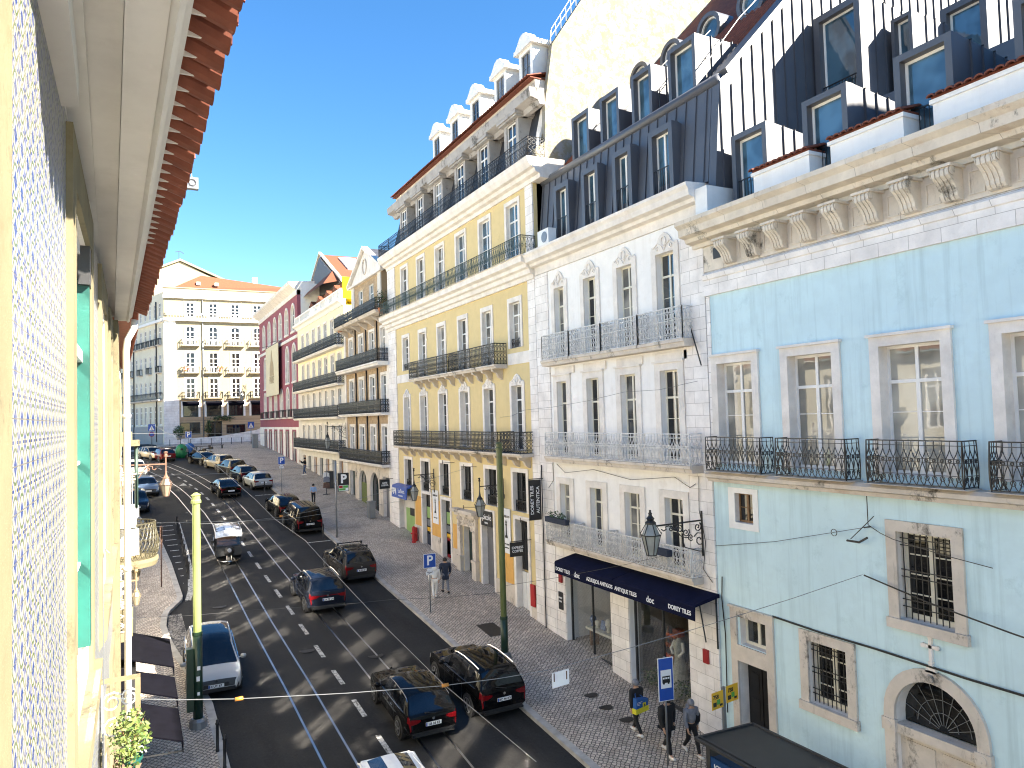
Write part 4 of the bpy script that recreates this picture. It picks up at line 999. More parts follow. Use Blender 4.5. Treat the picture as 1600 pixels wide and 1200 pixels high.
for k in range(2):
    for z in (4.0, 5.0, 5.9): mb.box(h[0]+.1+k*.72, h[0]+.62+k*.72, -.33, -.31, z-.35, z+.35)
mb.build('portal_door', M['door_green'], YH)
mb = MB(TR)
for a, b_ in ((36.55, 37.1), (38.65, 39.2)):
    mb.box(a, b_, 0, .22, 2.6, 4.6); mb.box(a+.06, b_-.06, 0, .18, 4.6, 6.4); mb.box(a-.04, b_+.04, 0, .26, 4.55, 4.68)
mb.box(36.5, 39.25, 0, .3, 6.95, 7.15); mb.box(36.35, 39.4, 0, .5, 7.15, 7.32); mb.box(36.6, 39.15, 0, .16, 6.4, 6.95)
rr = random.Random(3)
for k in range(46):
    u = 36.6+rr.random()*2.55; z = 6.0+rr.random()*1.05
    if 37.2 < u < 38.55 and z < 6.5: z += .6
    q = .07+.1*rr.random(); mb.tube([(u+q*math.cos(t_*.9)*(1-t_*.09), .18+.04*rr.random(), z+q*math.sin(t_*.9)*(1-t_*.09)) for t_ in range(9)], .035, 4)
mb.build('carved_portal', M['limestone_worn'], YH)
h = G0[5]; mb = MB(TR); mb.box(h[0], h[1], -.35, -.32, h[2], h[3]); mb.box(h[0]+.8, h[1]-.1, -.32, -.28, h[2], 6.4); mb.build('shop_entrance', M['pale_grey_stucco'], YH)
mb = MB(TR); mb.box(h[0]+.05, h[0]+2.4, -.27, -.24, 4.5, 6.35); mb.build('green_board', M['lime_paint'], YH)
part_box(TR, YH, 'dark_sign', 'sign_black', h[0]+.4, h[0]+1.5, -.23, -.2, 5.9, 6.4)
# signs on the yellow house (each a thing hung on the wall)
def wall_sign(name, u0, u1, z0, z1, w, mat, texts, label, col='sign_white', cat='sign', wt=.03):
    yc = (u0+u1)/2; e = empty(name, (XF-w, yc, z0), label, cat); mb = MB(TR); mb.box(u0, u1, w, w+wt, z0, z1); bd = mb.build('board', M[mat], e)
    for tx, z, sz, rot in texts:
        if rot: text_ob(tx, sz, M[col], e, Mface((-wt-.006, 0, z-z0), (0, 0, 1), (0, 1, 0)))
        else: text_ob(tx, sz, M[col], e, Mface((-wt-.006, 0, z-z0), (0, -1, 0), (0, 0, 1)), bold=.004)
    return e
wall_sign('shop_sign', 34.65, 35.95, 6.72, 7.5, .08, 'sign_black', [('qoicolo', 7.18, .42, 0), ('MODA', 6.88, .13, 0)], 'black shop sign with rounded white lettering over grey shutter', 'sign_white')
e = wall_sign('museum_banner', 32.62, 33.5, 5.65, 7.85, .03, 'sign_white', [('MUSEU DO', 7.45, .15, 0), ('xadrez e jogos', 6.1, .1, 0), ('entrada livre', 5.92, .1, 0)], 'white vertical poster with chess pawn on the wall beside the grey shutter', 'sign_black', 'poster')
def pawn(e, z, x=-.04):
    mb = MB(); mb.T = None; mb.local = True
    mb.prism([(-.16, z), (.16, z), (.12, z+.1), (.06, z+.16), (.05, z+.6), (.1, z+.66), (.04, z+.7), (.08, z+.78), (0, z+.9), (-.08, z+.78), (-.04, z+.7), (-.1, z+.66), (-.05, z+.6), (-.06, z+.16), (-.12, z+.1)], x-.004, x, 'u'); mb.build('emblem', M['sign_black'], e)
pawn(e, .75)
e = wall_sign('museum_banner', 42.3, 43.25, 5.98, 8.03, .03, 'sign_white', [('MUSEU DO', 7.7, .15, 0), ('xadrez e jogos', 6.35, .1, 0)], 'white vertical poster with chess pawn between the two blue shop doors', 'sign_black', 'poster')
pawn(e, .65)
e = empty('blue_awning_sign', (XF, 48.3, 7.2), 'blue shop awning with white print over the green shop entrance', 'awning')
mb = MB(TR); mb.prism([(.04, 8.0), (.12, 8.0), (.5, 7.9), (.55, 7.1), (.5, 7.1), (.44, 7.8), (.04, 7.9)], 46.85, 49.9, 'u'); mb.build('canopy', M['sign_blue'], e)
text_ob('La Bora', .42, M['sign_white'], e, Mface((-.565, -.5, .4), (0, -1, 0), (-.06, 0, 1))); text_ob('restaurante', .2, M['sign_white'], e, Mface((-.575, -.4, .1), (0, -1, 0), (-.06, 0, 1)))
mb = MB(TR)
for k in range(5): mb.box(48.9+k*.17, 49.02+k*.17, .545, .56, 7.3+.1*(k % 3), 7.75)
mb.build('emblem', M['sign_white'], e)
def blade_sign(yc, z0, z1, out, wd, label, txt, mat='sign_black', cat='sign', size=.16, vertical=False, x0=XF):
    e = empty('blade_sign', (x0-out, yc, z0), label, cat); mb = MB(); mb.box(x0-out-wd/2, x0-out+wd/2, yc-.03, yc+.03, z0, z1); mb.build('board', M[mat], e)
    mb = MB(); mb.tube([(x0, yc, z1+.04), (x0-out-wd/2, yc, z1+.04)], .02, 5); mb.build('bracket', M['iron_black'], e)
    for k, tx in enumerate(txt):
        if vertical: text_ob(tx, size, M['sign_white'], e, Mface((-.16+k*.3-.0, -.036, (z1-z0)*.5), (0, 0, 1), (-1, 0, 0)), bold=.003)
        else: text_ob(tx, size, M['sign_white'], e, Mface((0, -.036, (z1-z0)*(.62-.25*k)), (1, 0, 0), (0, 0, 1)), bold=.003)
    return e
blade_sign(30.6, 5.95, 6.6, .75, .75, 'square black hanging sign with white lettering beside tall grilled door', ['EXPRESS', 'COFFEE'])
blade_sign(51.0, 7.55, 8.2, .7, .75, 'small black hanging sign above the blue awning corner', ['ARTE', 'LISBOA'])
blade_sign(29.2, 7.75, 9.55, .5, .62, 'tall narrow black sign with white vertical lettering next to the planter', ['DOREY TILES', 'AUTENTICA'], size=.22, vertical=True)
e = wall_sign('wall_plaque', 27.75, 28.1, 4.0, 4.75, .05, 'sign_black', [('DOREY', 4.5, .09, 0), ('TILES', 4.35, .09, 0)], 'small dark plaque with white lettering beside the left shop window', 'sign_white', 'plaque')
for (u, z, lb) in ((27.85, 5.4, 'small dark red alarm box above the plaque'), (18.75, 4.5, 'dark red letter panel on the stone corner strip'), (30.4, 4.1, 'red metal fire cabinet at the base of yellow house')):
    mb = MB(TR); k = .12 if u < 30 else .2; mb.box(u-k, u+k, .06, .13, z-.22 if u < 30 else z-.5, z+.22 if u < 30 else z+.5); tag(mb.build('wall_box', M['hydrant_red' if u > 30 else 'sign_red']), lb, 'wall box')
# ================================================================ brown tiled narrow house
BH = house('brown_house', 57, 'narrow brown tiled house with long black balconies and triangular pediment')
Y0, Y1 = 51.42, 64.2; BB = [52.8, 55.75, 58.85, 61.9]
L3 = [(c-.58, c+.58, 16.75, 19.32) for c in BB]; L2 = [(c-.62, c+.62, 12.95, 15.8) for c in BB]; L1 = [(c-.64, c+.64, 9.25, 11.95) for c in BB]
GB = [(52.0, 53.6, 3.8, 8.2), (54.7, 56.95, 4.0, 8.4, 1.0), (57.9, 60.2, 4.4, 8.4, 1.0), (61.4, 63.0, 4.8, 8.2)]
mb = MB(TR); shell(mb, Y0, Y1, 1.5, 20.4, L3+L2+L1+GB, .4, 12); mb.build('wall', [M['brown_tile_wall'], M['limestone_plain']], BH)
part_box(TR, BH, 'quoin_strip', 'limestone_plain', Y0+.003, 51.95, 0, .06, 1.5, 20.38); part_box(TR, BH, 'quoin_strip', 'limestone_plain', 63.65, Y1-.003, 0, .06, 1.5, 20.38)
mb = MB(TR)
wall(mb, 51.95, 63.65, 1.5, 8.9, GB, .02, .02); mb.build('stone_base', M['limestone_worn'], BH)
for i, h in enumerate(L3+L2+L1):
    o = window(TR, BH, h, .2, 'white_paint', 'pane' if i % 3 else 'pane_curtain', 2, .74, 3, ft=.07); surround(TR, o, h, .2, .2, 0, .05, 'limestone_plain', False)
for i, h in enumerate(GB):
    if len(h) > 4: window(TR, BH, h, .25, 'door_green', 'pane_dark' if i == 1 else 'pane_curtain', 2, 0, 1, arch=1.0, name='arched_door')
    else: part_box(TR, BH, 'door', 'grey_shutter' if i == 0 else 'door_green', h[0], h[1], -.3, -.25, h[2], h[3])
q = MB(TR); q.box(58.1, 60.0, -.16, -.14, 5.6, 7.4); q.build('shop_poster', M['leaf_b'], BH)
for z, hh, o_ in ((16.72, .92, .95), (12.98, .95, .75), (9.2, .95, .75)):
    balcony(TR, BH, 51.5, 63.9, z, o_, hh, 'scroll', 'iron_black', .3 if z > 16 else .2, 'limestone_plain', .02, .16, post_every=1.5, sides=3)
mb = MB(TR); mb.prism([(0.0, 20.1), (.9, 20.25), (1.05, 20.45), (0.0, 20.46)], 51.45, 63.9, 'u'); sl = mb.build('attic_balcony', M['limestone_worn'], BH)
rb = MB(TR); railing(rb, [(51.5, .0), (51.5, .98), (63.8, .98), (63.8, 0)], 20.46, .85, 'scroll', .02, .16, 0, 1.5, 3); rb.build('railing', M['iron_black'], sl)
for k in range(6): kb = MB(TR); kb.prism([(0.0, 20.1), (.8, 20.15), (.3, 19.8), (0.0, 19.6)], 53+k*2, 53.2+k*2, 'u'); kb.build('bracket', M['limestone_worn'], sl)
AT = [(55.05, 56.3, 20.5, 23.05), (58.1, 59.3, 20.5, 23.05)]
mb = MB(TR); shell(mb, 53.0, 61.3, 20.4, 23.7, AT, .3, 9); mb.build('attic_wall', [M['brown_tile_wall'], M['limestone_plain']], BH)
for h in AT: window(TR, BH, h, .2, 'white_paint', 'pane_blue', 2, .72, 3)
for a, b_ in ((53.0, 53.8), (60.5, 61.3)): part_box(TR, BH, 'attic_pier', 'pale_grey_stucco', a, b_, 0, .08, 20.47, 23.69)
mb = MB(TR); mb.prism([(52.7, 23.7), (61.6, 23.7), (57.15, 26.0)], -.25, .05, 'w'); pe = mb.build('pediment', M['limestone_plain'], BH)
mb = MB(TR); mb.prism([(52.3, 23.68), (57.15, 26.1), (62.0, 23.68), (62.0, 23.9), (57.15, 26.35), (52.3, 23.9)], -.2, .3, 'w'); mb.box(52.4, 61.9, .0, .28, 23.55, 23.7); mb.build('pediment_moulding', M['limestone_plain'], pe)
mb = MB(TR); mb.tube([(57.15+.5*math.cos(t_*math.pi/8), .08, 24.7+.6*math.sin(t_*math.pi/8)) for t_ in range(16)], .07, 4, closed=True); mb.build('medallion', M['limestone_worn'], pe)
mb = MB(TR); mb.prism([(52.4, 23.72), (57.15, 26.2), (61.9, 23.72)], -9, -.27, 'w'); mb.build('roof', M['slate'], BH)
part_box(TR, BH, 'attic_side_wall', 'pale_grey_stucco', 51.45, 52.98, -9, -1.2, 20.4, 23.4)
for c in (54.3, 57.3, 60.4):
    for (z0, z1) in ((13.2, 16.4), (9.4, 12.8), (17.0, 20)):
        q = MB(TR); q.tube([(c, .06, z0), (c, .06, z1)], .06, 6); q.build('downpipe', M['iron_black'], BH)
# ================================================================ cream house with the lemon dormers
CH = house('cream_house', 74, 'white and cream house with four rows of black balconies and yellow attic dormers')
Y0, Y1 = 64.22, 84.9; BC = [66.0, 68.6, 71.3, 73.9, 76.6, 79.4, 82.0]
K4 = [(c-.55, c+.55, 19.25, 21.9) for c in BC]; K3 = [(c-.55, c+.55, 15.9, 18.58) for c in BC]; K2 = [(c-.55, c+.55, 12.9, 15.38) for c in BC]; K1 = [(c-.6, c+.6, 9.75, 12.1) for c in BC]
GC = [(c-.7, c+.7, 4.6, 8.85) for c in BC]
mb = MB(TR); shell(mb, Y0, Y1, 2.5, 22.7, K4+K3+K2+K1+GC, .35, 12); mb.build('wall', [M['lemon_stucco'], M['limestone_plain']], CH)
mb = MB(TR); wall(mb, Y0+.003, Y1-.003, 2.5, 15.6, K2+K1+GC, .02, .02); mb.build('stone_lower_front', M['pale_grey_stucco'], CH)
for i, h in enumerate(K4+K3+K2+K1):
    o = window(TR, CH, h, .18, 'white_paint', 'pane' if i % 4 else 'pane_curtain', 2, .74, 2, ft=.07); surround(TR, o, h, .18, .18, 0, .05, 'limestone_plain', False)
for i, h in enumerate(GC): part_box(TR, CH, 'shop_door', 'door_green' if i % 2 else 'wood', h[0], h[1], -.25, -.2, h[2], h[3])
for z, a in ((19.2, 63.9+.4), (15.82, 64.3), (12.85, 64.3), (9.72, 64.3)):
    balcony(TR, CH, a, 84.4, z, .75, 1.0, 'scroll', 'iron_black', .2, 'limestone_plain', .02, .22, post_every=1.6, sides=3)
profile(TR, CH, 'cornice', 'white_stucco', [(-.2, 22.7), (.1, 22.7), (.3, 22.95), (.55, 23.05), (.6, 23.25), (-.2, 23.27)], Y0, Y1)
mb = MB(TR); mb.box(Y0, Y1, .1, .35, 23.27, 23.4); mb.box(Y0, Y1, .1, .35, 24.0, 24.15)
for k in range(9): mb.box(Y0+k*2.5, Y0+k*2.5+.35, .08, .36, 23.4, 24.0)
k = Y0+.5
while k < Y1: mb.box(k, k+.14, .17, .28, 23.4, 24.0); k += .36
mb.build('balustrade', M['white_stucco'], CH)
part_box(TR, CH, 'yellow_end_wall', 'bright_yellow_stucco', Y0+.01, Y0+.25, -4, .05, 23.28, 25.2)
for k, c in enumerate((66.5, 69.8, 73.0, 76.6, 80.2)):
    mb = MB(TR); mb.box(c-.8, c+.8, -3, -.8, 23.27, 24.9); d = mb.build('attic_dormer', M['bright_yellow_stucco'], CH)
    mb = MB(TR); mb.prism([(c-1.1, 24.9), (c-.9, 25.05), (c-.5, 25.1), (c, 25.45), (c+.5, 25.1), (c+.9, 25.05), (c+1.1, 24.9)], -3, -.55, 'w'); mb.build('dormer_roof', M['orange_tile'], d)
    window(TX(XF+.8), d, (c-.4, c+.4, 23.4, 24.7), -.03, 'white_paint', 'pane', 2, 0, 2)
mb = MB(TR); mb.box(Y0, Y1, -12, -3.0, 22.7, 24.6); mb.build('attic_block', M['white_stucco'], CH)
# big orange roof behind
OR = empty('orange_roofed_house', (24, 86, gz(86)), 'house behind with a steep orange tiled roof, slate gable and skylights', 'building')
mb = MB(); mb.box(19.5, 27, 76, 93, 8, 26.9); mb.build('wall', M['white_stucco'], OR)
mb = MB(); mb.prism([(75.0, 26.8), (84.8, 31.7), (93.5, 26.8)], 19.3, 27.5, 'u'); rf = mb.build('roof', M['orange_tile'], OR)
mb = MB(); mb.prism([(75.6, 26.85), (84.8, 31.4), (92.8, 26.85)], 19.05, 19.29, 'u'); mb.build('gable', M['slate'], OR)
mb = MB(); mb.prism([(74.8, 26.8), (84.8, 31.8), (93.7, 26.8), (93.7, 27.05), (84.8, 32.0), (74.8, 27.05)], 19.0, 19.28, 'u'); mb.build('verge', M['cream_paint'], rf)
mb = MB(); n0 = mb.addv([(19.0, 88.5, 28.3), (19.0, 78.2, 28.6), (19.0, 75.5, 27.0), (17.2, 88, 26.7), (17.2, 75, 26.5)]); mb.face((n0, n0+1, n0+2, n0+4, n0+3)); mb.build('lower_roof', M['orange_tile'], OR)
for x in (21.0, 23.4):
    mb = MB(); sl = lambda y: 26.8+(y-75)*.5
    n0 = mb.addv([(x, 79.5, sl(79.5)+.2), (x+1.9, 79.5, sl(79.5)+.2), (x+1.9, 83.6, sl(83.6)+.2), (x, 83.6, sl(83.6)+.2), (x, 79.5, sl(79.5)), (x+1.9, 79.5, sl(79.5)), (x+1.9, 83.6, sl(83.6)), (x, 83.6, sl(83.6))])
    for q in ((0, 1, 2, 3), (0, 4, 5, 1), (1, 5, 6, 2), (2, 6, 7, 3), (3, 7, 4, 0)): mb.face([n0+i for i in q])
    mb.build('skylight', M['sign_white'], rf)
# ================================================================ pink house
PH = house('pink_house', 99, 'dusty pink house with arched windows and a large hanging banner')
Y0, Y1 = 84.92, 113.5
A3 = [(c-.95, c+.95, 23.0, 26.1, 1.0) for c in (87.3, 91.4, 95.7, 99.8, 104.2, 108.8)]
A2 = [(c-.95, c+.95, 17.2, 21.45, 1.0) for c in (87.0, 91.2, 107.9)]
A1 = [(c-.85, c+.85, 13.1, 16.5, 1.0) for c in (87.3, 91.2, 95.5, 99.8, 104, 108.4)]
A0 = [(c-.9, c+.9, 6.0, 11.4) for c in (87.5, 91.8, 96, 100, 104.2, 108.2)]
mb = MB(TR); shell(mb, Y0, Y1, 4, 27.5, A3+A2+A1+A0, .35, 14); mb.build('wall', [M['pink_stucco'], M['limestone_plain']], PH)
mb = MB(TR); wall(mb, Y0+.003, Y1-.003, 4, 11.9, A0, .02, .03); mb.build('stone_base', M['limestone_plain'], PH)
part_box(TR, PH, 'belt_course', 'limestone_plain', Y0, Y1, 0, .12, 22.05, 22.4); part_box(TR, PH, 'side_wall', 'white_stucco', Y0-.012, Y0+.3, -12, -.4, 23, 28.3)
profile(TR, PH, 'cornice', 'limestone_plain', [(-.3, 26.95), (.08, 26.95), (.1, 27.5), (.5, 27.8), (.9, 28.1), (.95, 28.4), (-2, 28.6), (-2, 26.95)], Y0, Y1)
for h in A3+A2+A1:
    o = window(TR, PH, h, .2, 'white_paint', 'pane_dark', 2, .62, 2, ft=.1, arch=1.0); surround(TR, o, h, .24, .2, .2, .08, 'limestone_plain', False, 0, 1.0)
for h in A0:
    o = window(TR, PH, h, .2, 'grey_metal', 'pane_dark', 2, .6, 1, ft=.08); surround(TR, o, h, .2, .2, 0, .08, 'pink_stucco', False)
for c in (87.3, 91.2, 95.5, 99.8, 104, 108.4): balcony(TR, PH, c-1.2, c+1.2, 13.05, .6, .9, 'bars', 'iron_black', .15, 'limestone_plain', .02, .2, sides=3)
e = empty('hanging_banner', (16.2, 99.5, 16), 'large pale banner with brown tower drawing hung on the pink house', 'banner')
mb = MB(TR); mb.box(94.8, 104.5, .45, .5, 16.0, 22.5); mb.build('cloth', M['banner_cloth'], e)
mb = MB(TR); mb.prism([(98.2, 18.6), (101.2, 18.6), (101.0, 20.0), (100.3, 20.6), (100.1, 21.3), (99.7, 22.0), (99.3, 21.3), (99.1, 20.6), (98.4, 20.0)], .51, .53, 'w'); mb.build('drawing', M['banner_ink'], e)
text_ob('PARIS', 1.4, M['banner_ink'], e, Mface((-.25, .1, 2.0), (0, -1, 0), (0, 0, 1)))
mb = MB(TR); mb.tube([(94.8, .5, 22.55), (104.5, .5, 22.55)], .05, 5); mb.tube([(96, 0, 22.9), (96, 1.2, 22.6)], .04, 4); mb.tube([(103, 0, 22.9), (103, 1.2, 22.6)], .04, 4); mb.build('banner_rail', M['iron_black'], e)
# ================================================================ corner building closing the street
TF = TY(125.0)
FB = empty('corner_building', (4.2, 125, gz(125)), 'cream corner apartment building closing the street, with small balconies and red tiled hip roof', 'building')
CX_ = [7.83, 11.2, 14.5, 17.9, 21.3]
N4 = [(c-.6, c+.6, 29.4, 31.65) for c in CX_]; N3 = [(c-.63, c+.63, 24.95, 27.9, .45) for c in CX_]; N2 = [(c-.63, c+.63, 20.65, 23.8) for c in CX_]; N1 = [(c-.63, c+.63, 16.7, 19.75) for c in CX_]
N0 = [(c-1.1, c+1.1, 13.75, 16.1) for c in CX_]; NG = [(6.3, 9.2, 11.0, 12.9), (13.0, 15.9, 10.9, 12.4), (10.2, 12.4, 10.0, 13.0)]
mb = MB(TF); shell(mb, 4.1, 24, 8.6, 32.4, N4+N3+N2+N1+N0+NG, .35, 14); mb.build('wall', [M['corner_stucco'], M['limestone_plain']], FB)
mb = MB(TF); mb.box(4.1, 5.75, 0, .1, 13.7, 28.7); mb.build('white_pilaster', M['white_stucco'], FB)
mb = MB(TF); wall(mb, 4.05, 6.2, 8.6, 16.5, [], .02, .14); mb.build('stone_corner', M['white_ashlar'], FB)
mb = MB(TF); wall(mb, 6.2, 24, 10.4, 16.4, N0+NG, .02, .03); mb.build('brick_ground_floor', M['brown_tile_wall'], FB)
mb = MB(TF); mb.prism([(6.2, 8.6), (19, 8.6), (19, 12.0), (17.5, 11.4), (12, 10.6), (6.2, 10.4)], 0, .16, 'w'); mb.build('stone_plinth', M['white_ashlar'], FB)
for z0, z1, p in ((28.75, 29.1, .5), (32.3, 32.7, .35)): part_box(TF, FB, 'cornice', 'white_stucco', 4.0, 24, 0, p, z0, z1)
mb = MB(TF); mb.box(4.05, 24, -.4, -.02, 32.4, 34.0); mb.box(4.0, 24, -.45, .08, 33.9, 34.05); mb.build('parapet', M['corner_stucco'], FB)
for i, h in enumerate(N4+N3+N2+N1):
    o = window(TF, FB, h, .15, 'white_paint', 'pane_dark', 2, .72, 3, ft=.11, mt=.06, arch=h[4] if len(h) > 4 else 0); surround(TF, o, h, .2, .2, 0, .06, 'white_stucco', False, 0, h[4] if len(h) > 4 else 0)
for c in CX_:
    for z, mt in ((24.9, 'iron_white'), (20.6, 'iron_white'), (16.6, 'iron_black')):
        balcony(TF, FB, c-1.3, c+1.3, z, .6, 1.0, 'bars', mt, .15, 'corner_stucco', .028, .22, sides=3)
for h in N0:
    o = window(TF, FB, h, .25, 'door_green', 'pane_dark', 1, 0, 1, ft=.1); surround(TF, o, h, .3, .1, 0, .06, 'white_stucco', False)
    mb = MB(TF); mb.prism([(.0, 16.2), (.9, 15.6), (.92, 15.5), (0.0, 16.05)], h[0]-.1, h[1]+.1, 'u'); mb.build('window_awning', M['black_cloth'], FB)
for h in NG: window(TF, FB, h, .25, 'dark_metal', 'pane_dark', 2, 0, 1, ft=.12)
mb = MB(TF); railing(mb, [(4.3, .0), (4.3, .42), (23.8, .42)], 29.1, .85, 'bars', .03, .4, sides=3); mb.build('roof_railing', M['iron_white'], FB)
for u in (9.65, 20.0): q = MB(TF); q.tube([(u, .1, 10.5), (u, .1, 32.2)], .09, 6); q.build('downpipe', M['grey_metal'], FB)
mb = MB(); n0 = mb.addv([(5.6, 125.25, 34.06), (24, 125.25, 34.06), (24, 133, 34.06), (4.6, 133, 34.06), (9.7, 127.6, 36.55), (24, 128.4, 35.35)])
for q in ((0, 1, 5, 4), (0, 4, 3), (4, 5, 2, 3), (1, 2, 5)): mb.face([n0+k for k in q])
rf = mb.build('hip_roof', M['orange_tile'], FB)
mb = MB(TF)
for u in (8.9, 11.6): mb.box(u, u+.6, -1.4, -.9, 34.7, 35.2)
mb.build('roof_window', M['pale_grey_stucco'], rf)
mb = MB(); mb.box(17.8, 18.6, 129, 130, 33, 37.0); mb.box(17.3, 19.1, 128.8, 130.2, 34.5, 35.6); mb.build('chimney', M['white_stucco'], rf)
BK = empty('cream_gable_house', (2.5, 150, 10), 'pale cream gable rising behind the corner building roof', 'building')
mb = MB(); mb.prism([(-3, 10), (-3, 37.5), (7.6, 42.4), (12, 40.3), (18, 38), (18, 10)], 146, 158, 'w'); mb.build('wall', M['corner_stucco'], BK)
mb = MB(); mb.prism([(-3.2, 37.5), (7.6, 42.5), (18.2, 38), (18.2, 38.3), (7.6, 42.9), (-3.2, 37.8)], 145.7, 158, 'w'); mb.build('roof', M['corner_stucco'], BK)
mb = MB(); mb.tube([(7.4, 146, 42.4), (7.4, 146, 44.2)], .06, 4); mb.tube([(6.8, 146, 44.1), (7.6, 146, 44.3), (8.2, 146, 43.9)], .06, 4); mb.build('aerial', M['dark_metal'], BK)
# its side street wing, running back to the left
WG = empty('side_street_wing', (4, 125, gz(125)), 'cream terraced wing along the side street with rows of narrow windows and black balconies', 'building')
TW = TL((4.05, 125.1), math.atan2(1, -.3)); TW_ = TW
TWm = lambda u, w, v: TW(u, -w, v)
hs = []
for k in range(14):
    c = 1.6+k*2.25
    hs += [(c-.5, c+.5, 29.5, 31.7), (c-.5, c+.5, 25.2, 27.9), (c-.5, c+.5, 20.9, 23.6), (c-.5, c+.5, 17.0, 19.6, 1.0), (c-.6, c+.6, 12.6, 15.6)]
mb = MB(TWm); shell(mb, 0.0, 34, 8.6, 33.2, hs, .3, 10); mb.build('wall', [M['cream_stucco'], M['limestone_plain']], WG)
for i, h in enumerate(hs): window(TWm, WG, h, .15, 'white_paint', 'pane_dark', 2, .7, 2, ft=.1, mt=.05, arch=h[4] if len(h) > 4 else 0)
for z in (16.6,): balcony(TWm, WG, .6, 33, z, .7, 1.0, 'bars', 'iron_black', .25, 'limestone_worn', .03, .25, sides=3)
for k in range(14):
    c = 1.6+k*2.25
    for z in (25.1, 20.8):
        if k % 2 == 0 or z > 24: balcony(TWm, WG, c-.8, c+.8, z, .5, .95, 'bars', 'iron_black', .15, 'limestone_worn', .03, .22, sides=3)
part_box(TWm, WG, 'cornice', 'white_stucco', 0.02, 34, 0, .4, 28.6, 29.0); part_box(TWm, WG, 'dark_fascia', 'grey_base_stucco', .5, 34, .0, .08, 8.6, 12.4)
for u in (3.0, 14): q = MB(TWm); q.tube([(u, .1, 10), (u, .1, 32)], .1, 6); q.build('downpipe', M['dark_metal'], WG)
# ================================================================ left side: the tiled house the picture is taken from
XL = -.33; TLF = TX(XL, 1)
TH = empty('tile_fronted_house', (XL, 5, gz(5)), 'sunlit house front of blue and white glazed tiles with white soffit', 'building')
LW = [(4.95, 6.7), (8.95, 10.5), (-2.6, -1.2), (12.1, 13.2)]
LH = [(a, b_, 10.55 if a < 8 else 10.6, 13.85) for a, b_ in LW]
LH += [(a, b_, 5.7, 8.9) for a, b_ in LW] + [(a, b_, 1.3, 4.6) for a, b_ in LW]
mb = MB(TLF); shell(mb, -6, 14.6, -2, 14.2, LH, .3, 10); mb.build('wall', [M['azulejo'], M['limestone_plain']], TH)
part_box(TLF, TH, 'stone_edge', 'left_stone', 2.2, 2.58, 0, .012, -1, 14.19)
part_box(TLF, TH, 'upper_wall', 'azulejo', -6, 2.9, -8, -.001, 14.2, 18.5)
part_box(TLF, TH, 'stone_pilaster', 'left_stone', 13.55, 14.58, 0, .10, -1, 14.19)
for h in LH:
    o = window(TLF, TH, h, .10, 'white_paint', 'pane_left', 2, .74, 3, ft=.07)
    mb = MB(TLF); a, b_, c, d = h
    mb.box(a-.26, a, 0, .035, c-.35, d+.3); mb.box(b_, b_+.3, 0, .035, c-.35, d+.3); mb.box(a, b_, 0, .035, d, d+.3)
    mb.prism([(0.0, c-.42), (.07, c-.3), (.09, c), (0.0, c)], a-.3, b_+.34, 'u'); mb.build('surround', M['left_stone'], o)
mb = MB(TLF); mb.box(6.56, 6.695, -.1, .022, 10.78, 13.6); mb.box(4.96, 5.05, -.1, -.02, 10.7, 13.8); mb.build('shutter', M['green_wood'], TH)
mb = MB(TLF); mb.box(6.5, 6.7, -.05, .03, 13.55, 14.15); mb.build('shutter_hood', M['dark_metal'], TH)  # dark block standing in for the shade above the green shutter
def shear(mb, k=-.025): mb.v = [(x+k*y, y, z) for x, y, z in mb.v]
sx0 = .3
mb = MB(); mb.box(-.9, .06, 2.95, 14.5, 14.36, 14.6); mb.box(.062, sx0-.06, 2.95, 14.5, 14.30, 14.6); mb.box(-.9, -.1, 2.95, 14.5, 14.31, 14.358)
mb.box(-.9, -.22, 2.95, 14.5, 14.2, 14.308); shear(mb); mb.build('soffit', M['soffit_paint'], TH)
for a, b_ in ((6.9, 8.6), (10.9, 12.0), (3.0, 4.4)): mb = MB(); mb.box(-.9, -.14, a, b_, 14.12, 14.34); shear(mb); mb.build('soffit_step', M['soffit_paint'], TH)
mb = MB(); mb.prism([(sx0-.058, 14.31), (sx0-.03, 14.27), (sx0, 14.29), (sx0+.005, 14.34), (sx0+.04, 14.37), (sx0+.04, 14.6), (sx0-.058, 14.6)], 2.95, 14.5, 'w'); shear(mb); mb.build('eave_moulding', M['soffit_paint'], TH)
mb = MB(); y = 2.97
k = 0
while y < 14.4:
    for c, (r0, inv) in enumerate(((.115, 1), (.10, -1))):
        yc = y+.115*c+rnd.uniform(-.006, .006); zc = 14.44+(0 if inv > 0 else .035); n0 = len(mb.v); q = 6; dx = rnd.uniform(-.012, .012)
        for x, z in ((sx0-.12, zc+.13), (sx0+.255+dx, zc-.02)):
            for j in range(q+1):
                th = math.pi*j/q; mb.v.append((x, yc+r0*math.cos(th), z+inv*r0*.8*math.sin(th)))
            for j in range(q+1):
                th = math.pi*(q-j)/q; mb.v.append((x, yc+(r0-.02)*math.cos(th), z+inv*(r0-.02)*.8*math.sin(th)))
        m_ = 2*(q+1)
        for j in range(m_): mb.face((n0+j, n0+(j+1) % m_, n0+m_+(j+1) % m_, n0+m_+j))
        mb.face([n0+j for j in range(m_)]); mb.face([n0+m_+j for j in range(m_)])
    y += .23
mb.mi = 1; y = 2.97+.0575
while y < 9: mb.box(sx0-.1, sx0+.235, y+.05, y+.066, 14.43, 14.50); y += .23
shear(mb); mb.build('eave_tiles', [M['roof_tile'], M['soffit_paint']], TH)
mb = MB(); mb.prism([(-.9, 14.6), (sx0-.1, 14.6), (sx0-.1, 14.66), (-9, 17.6), (-9, 14.6)], 2.95, 14.5, 'w'); shear(mb); mb.build('roof', M['roof_tile'], TH)
mb = MB(); mb.smooth = True
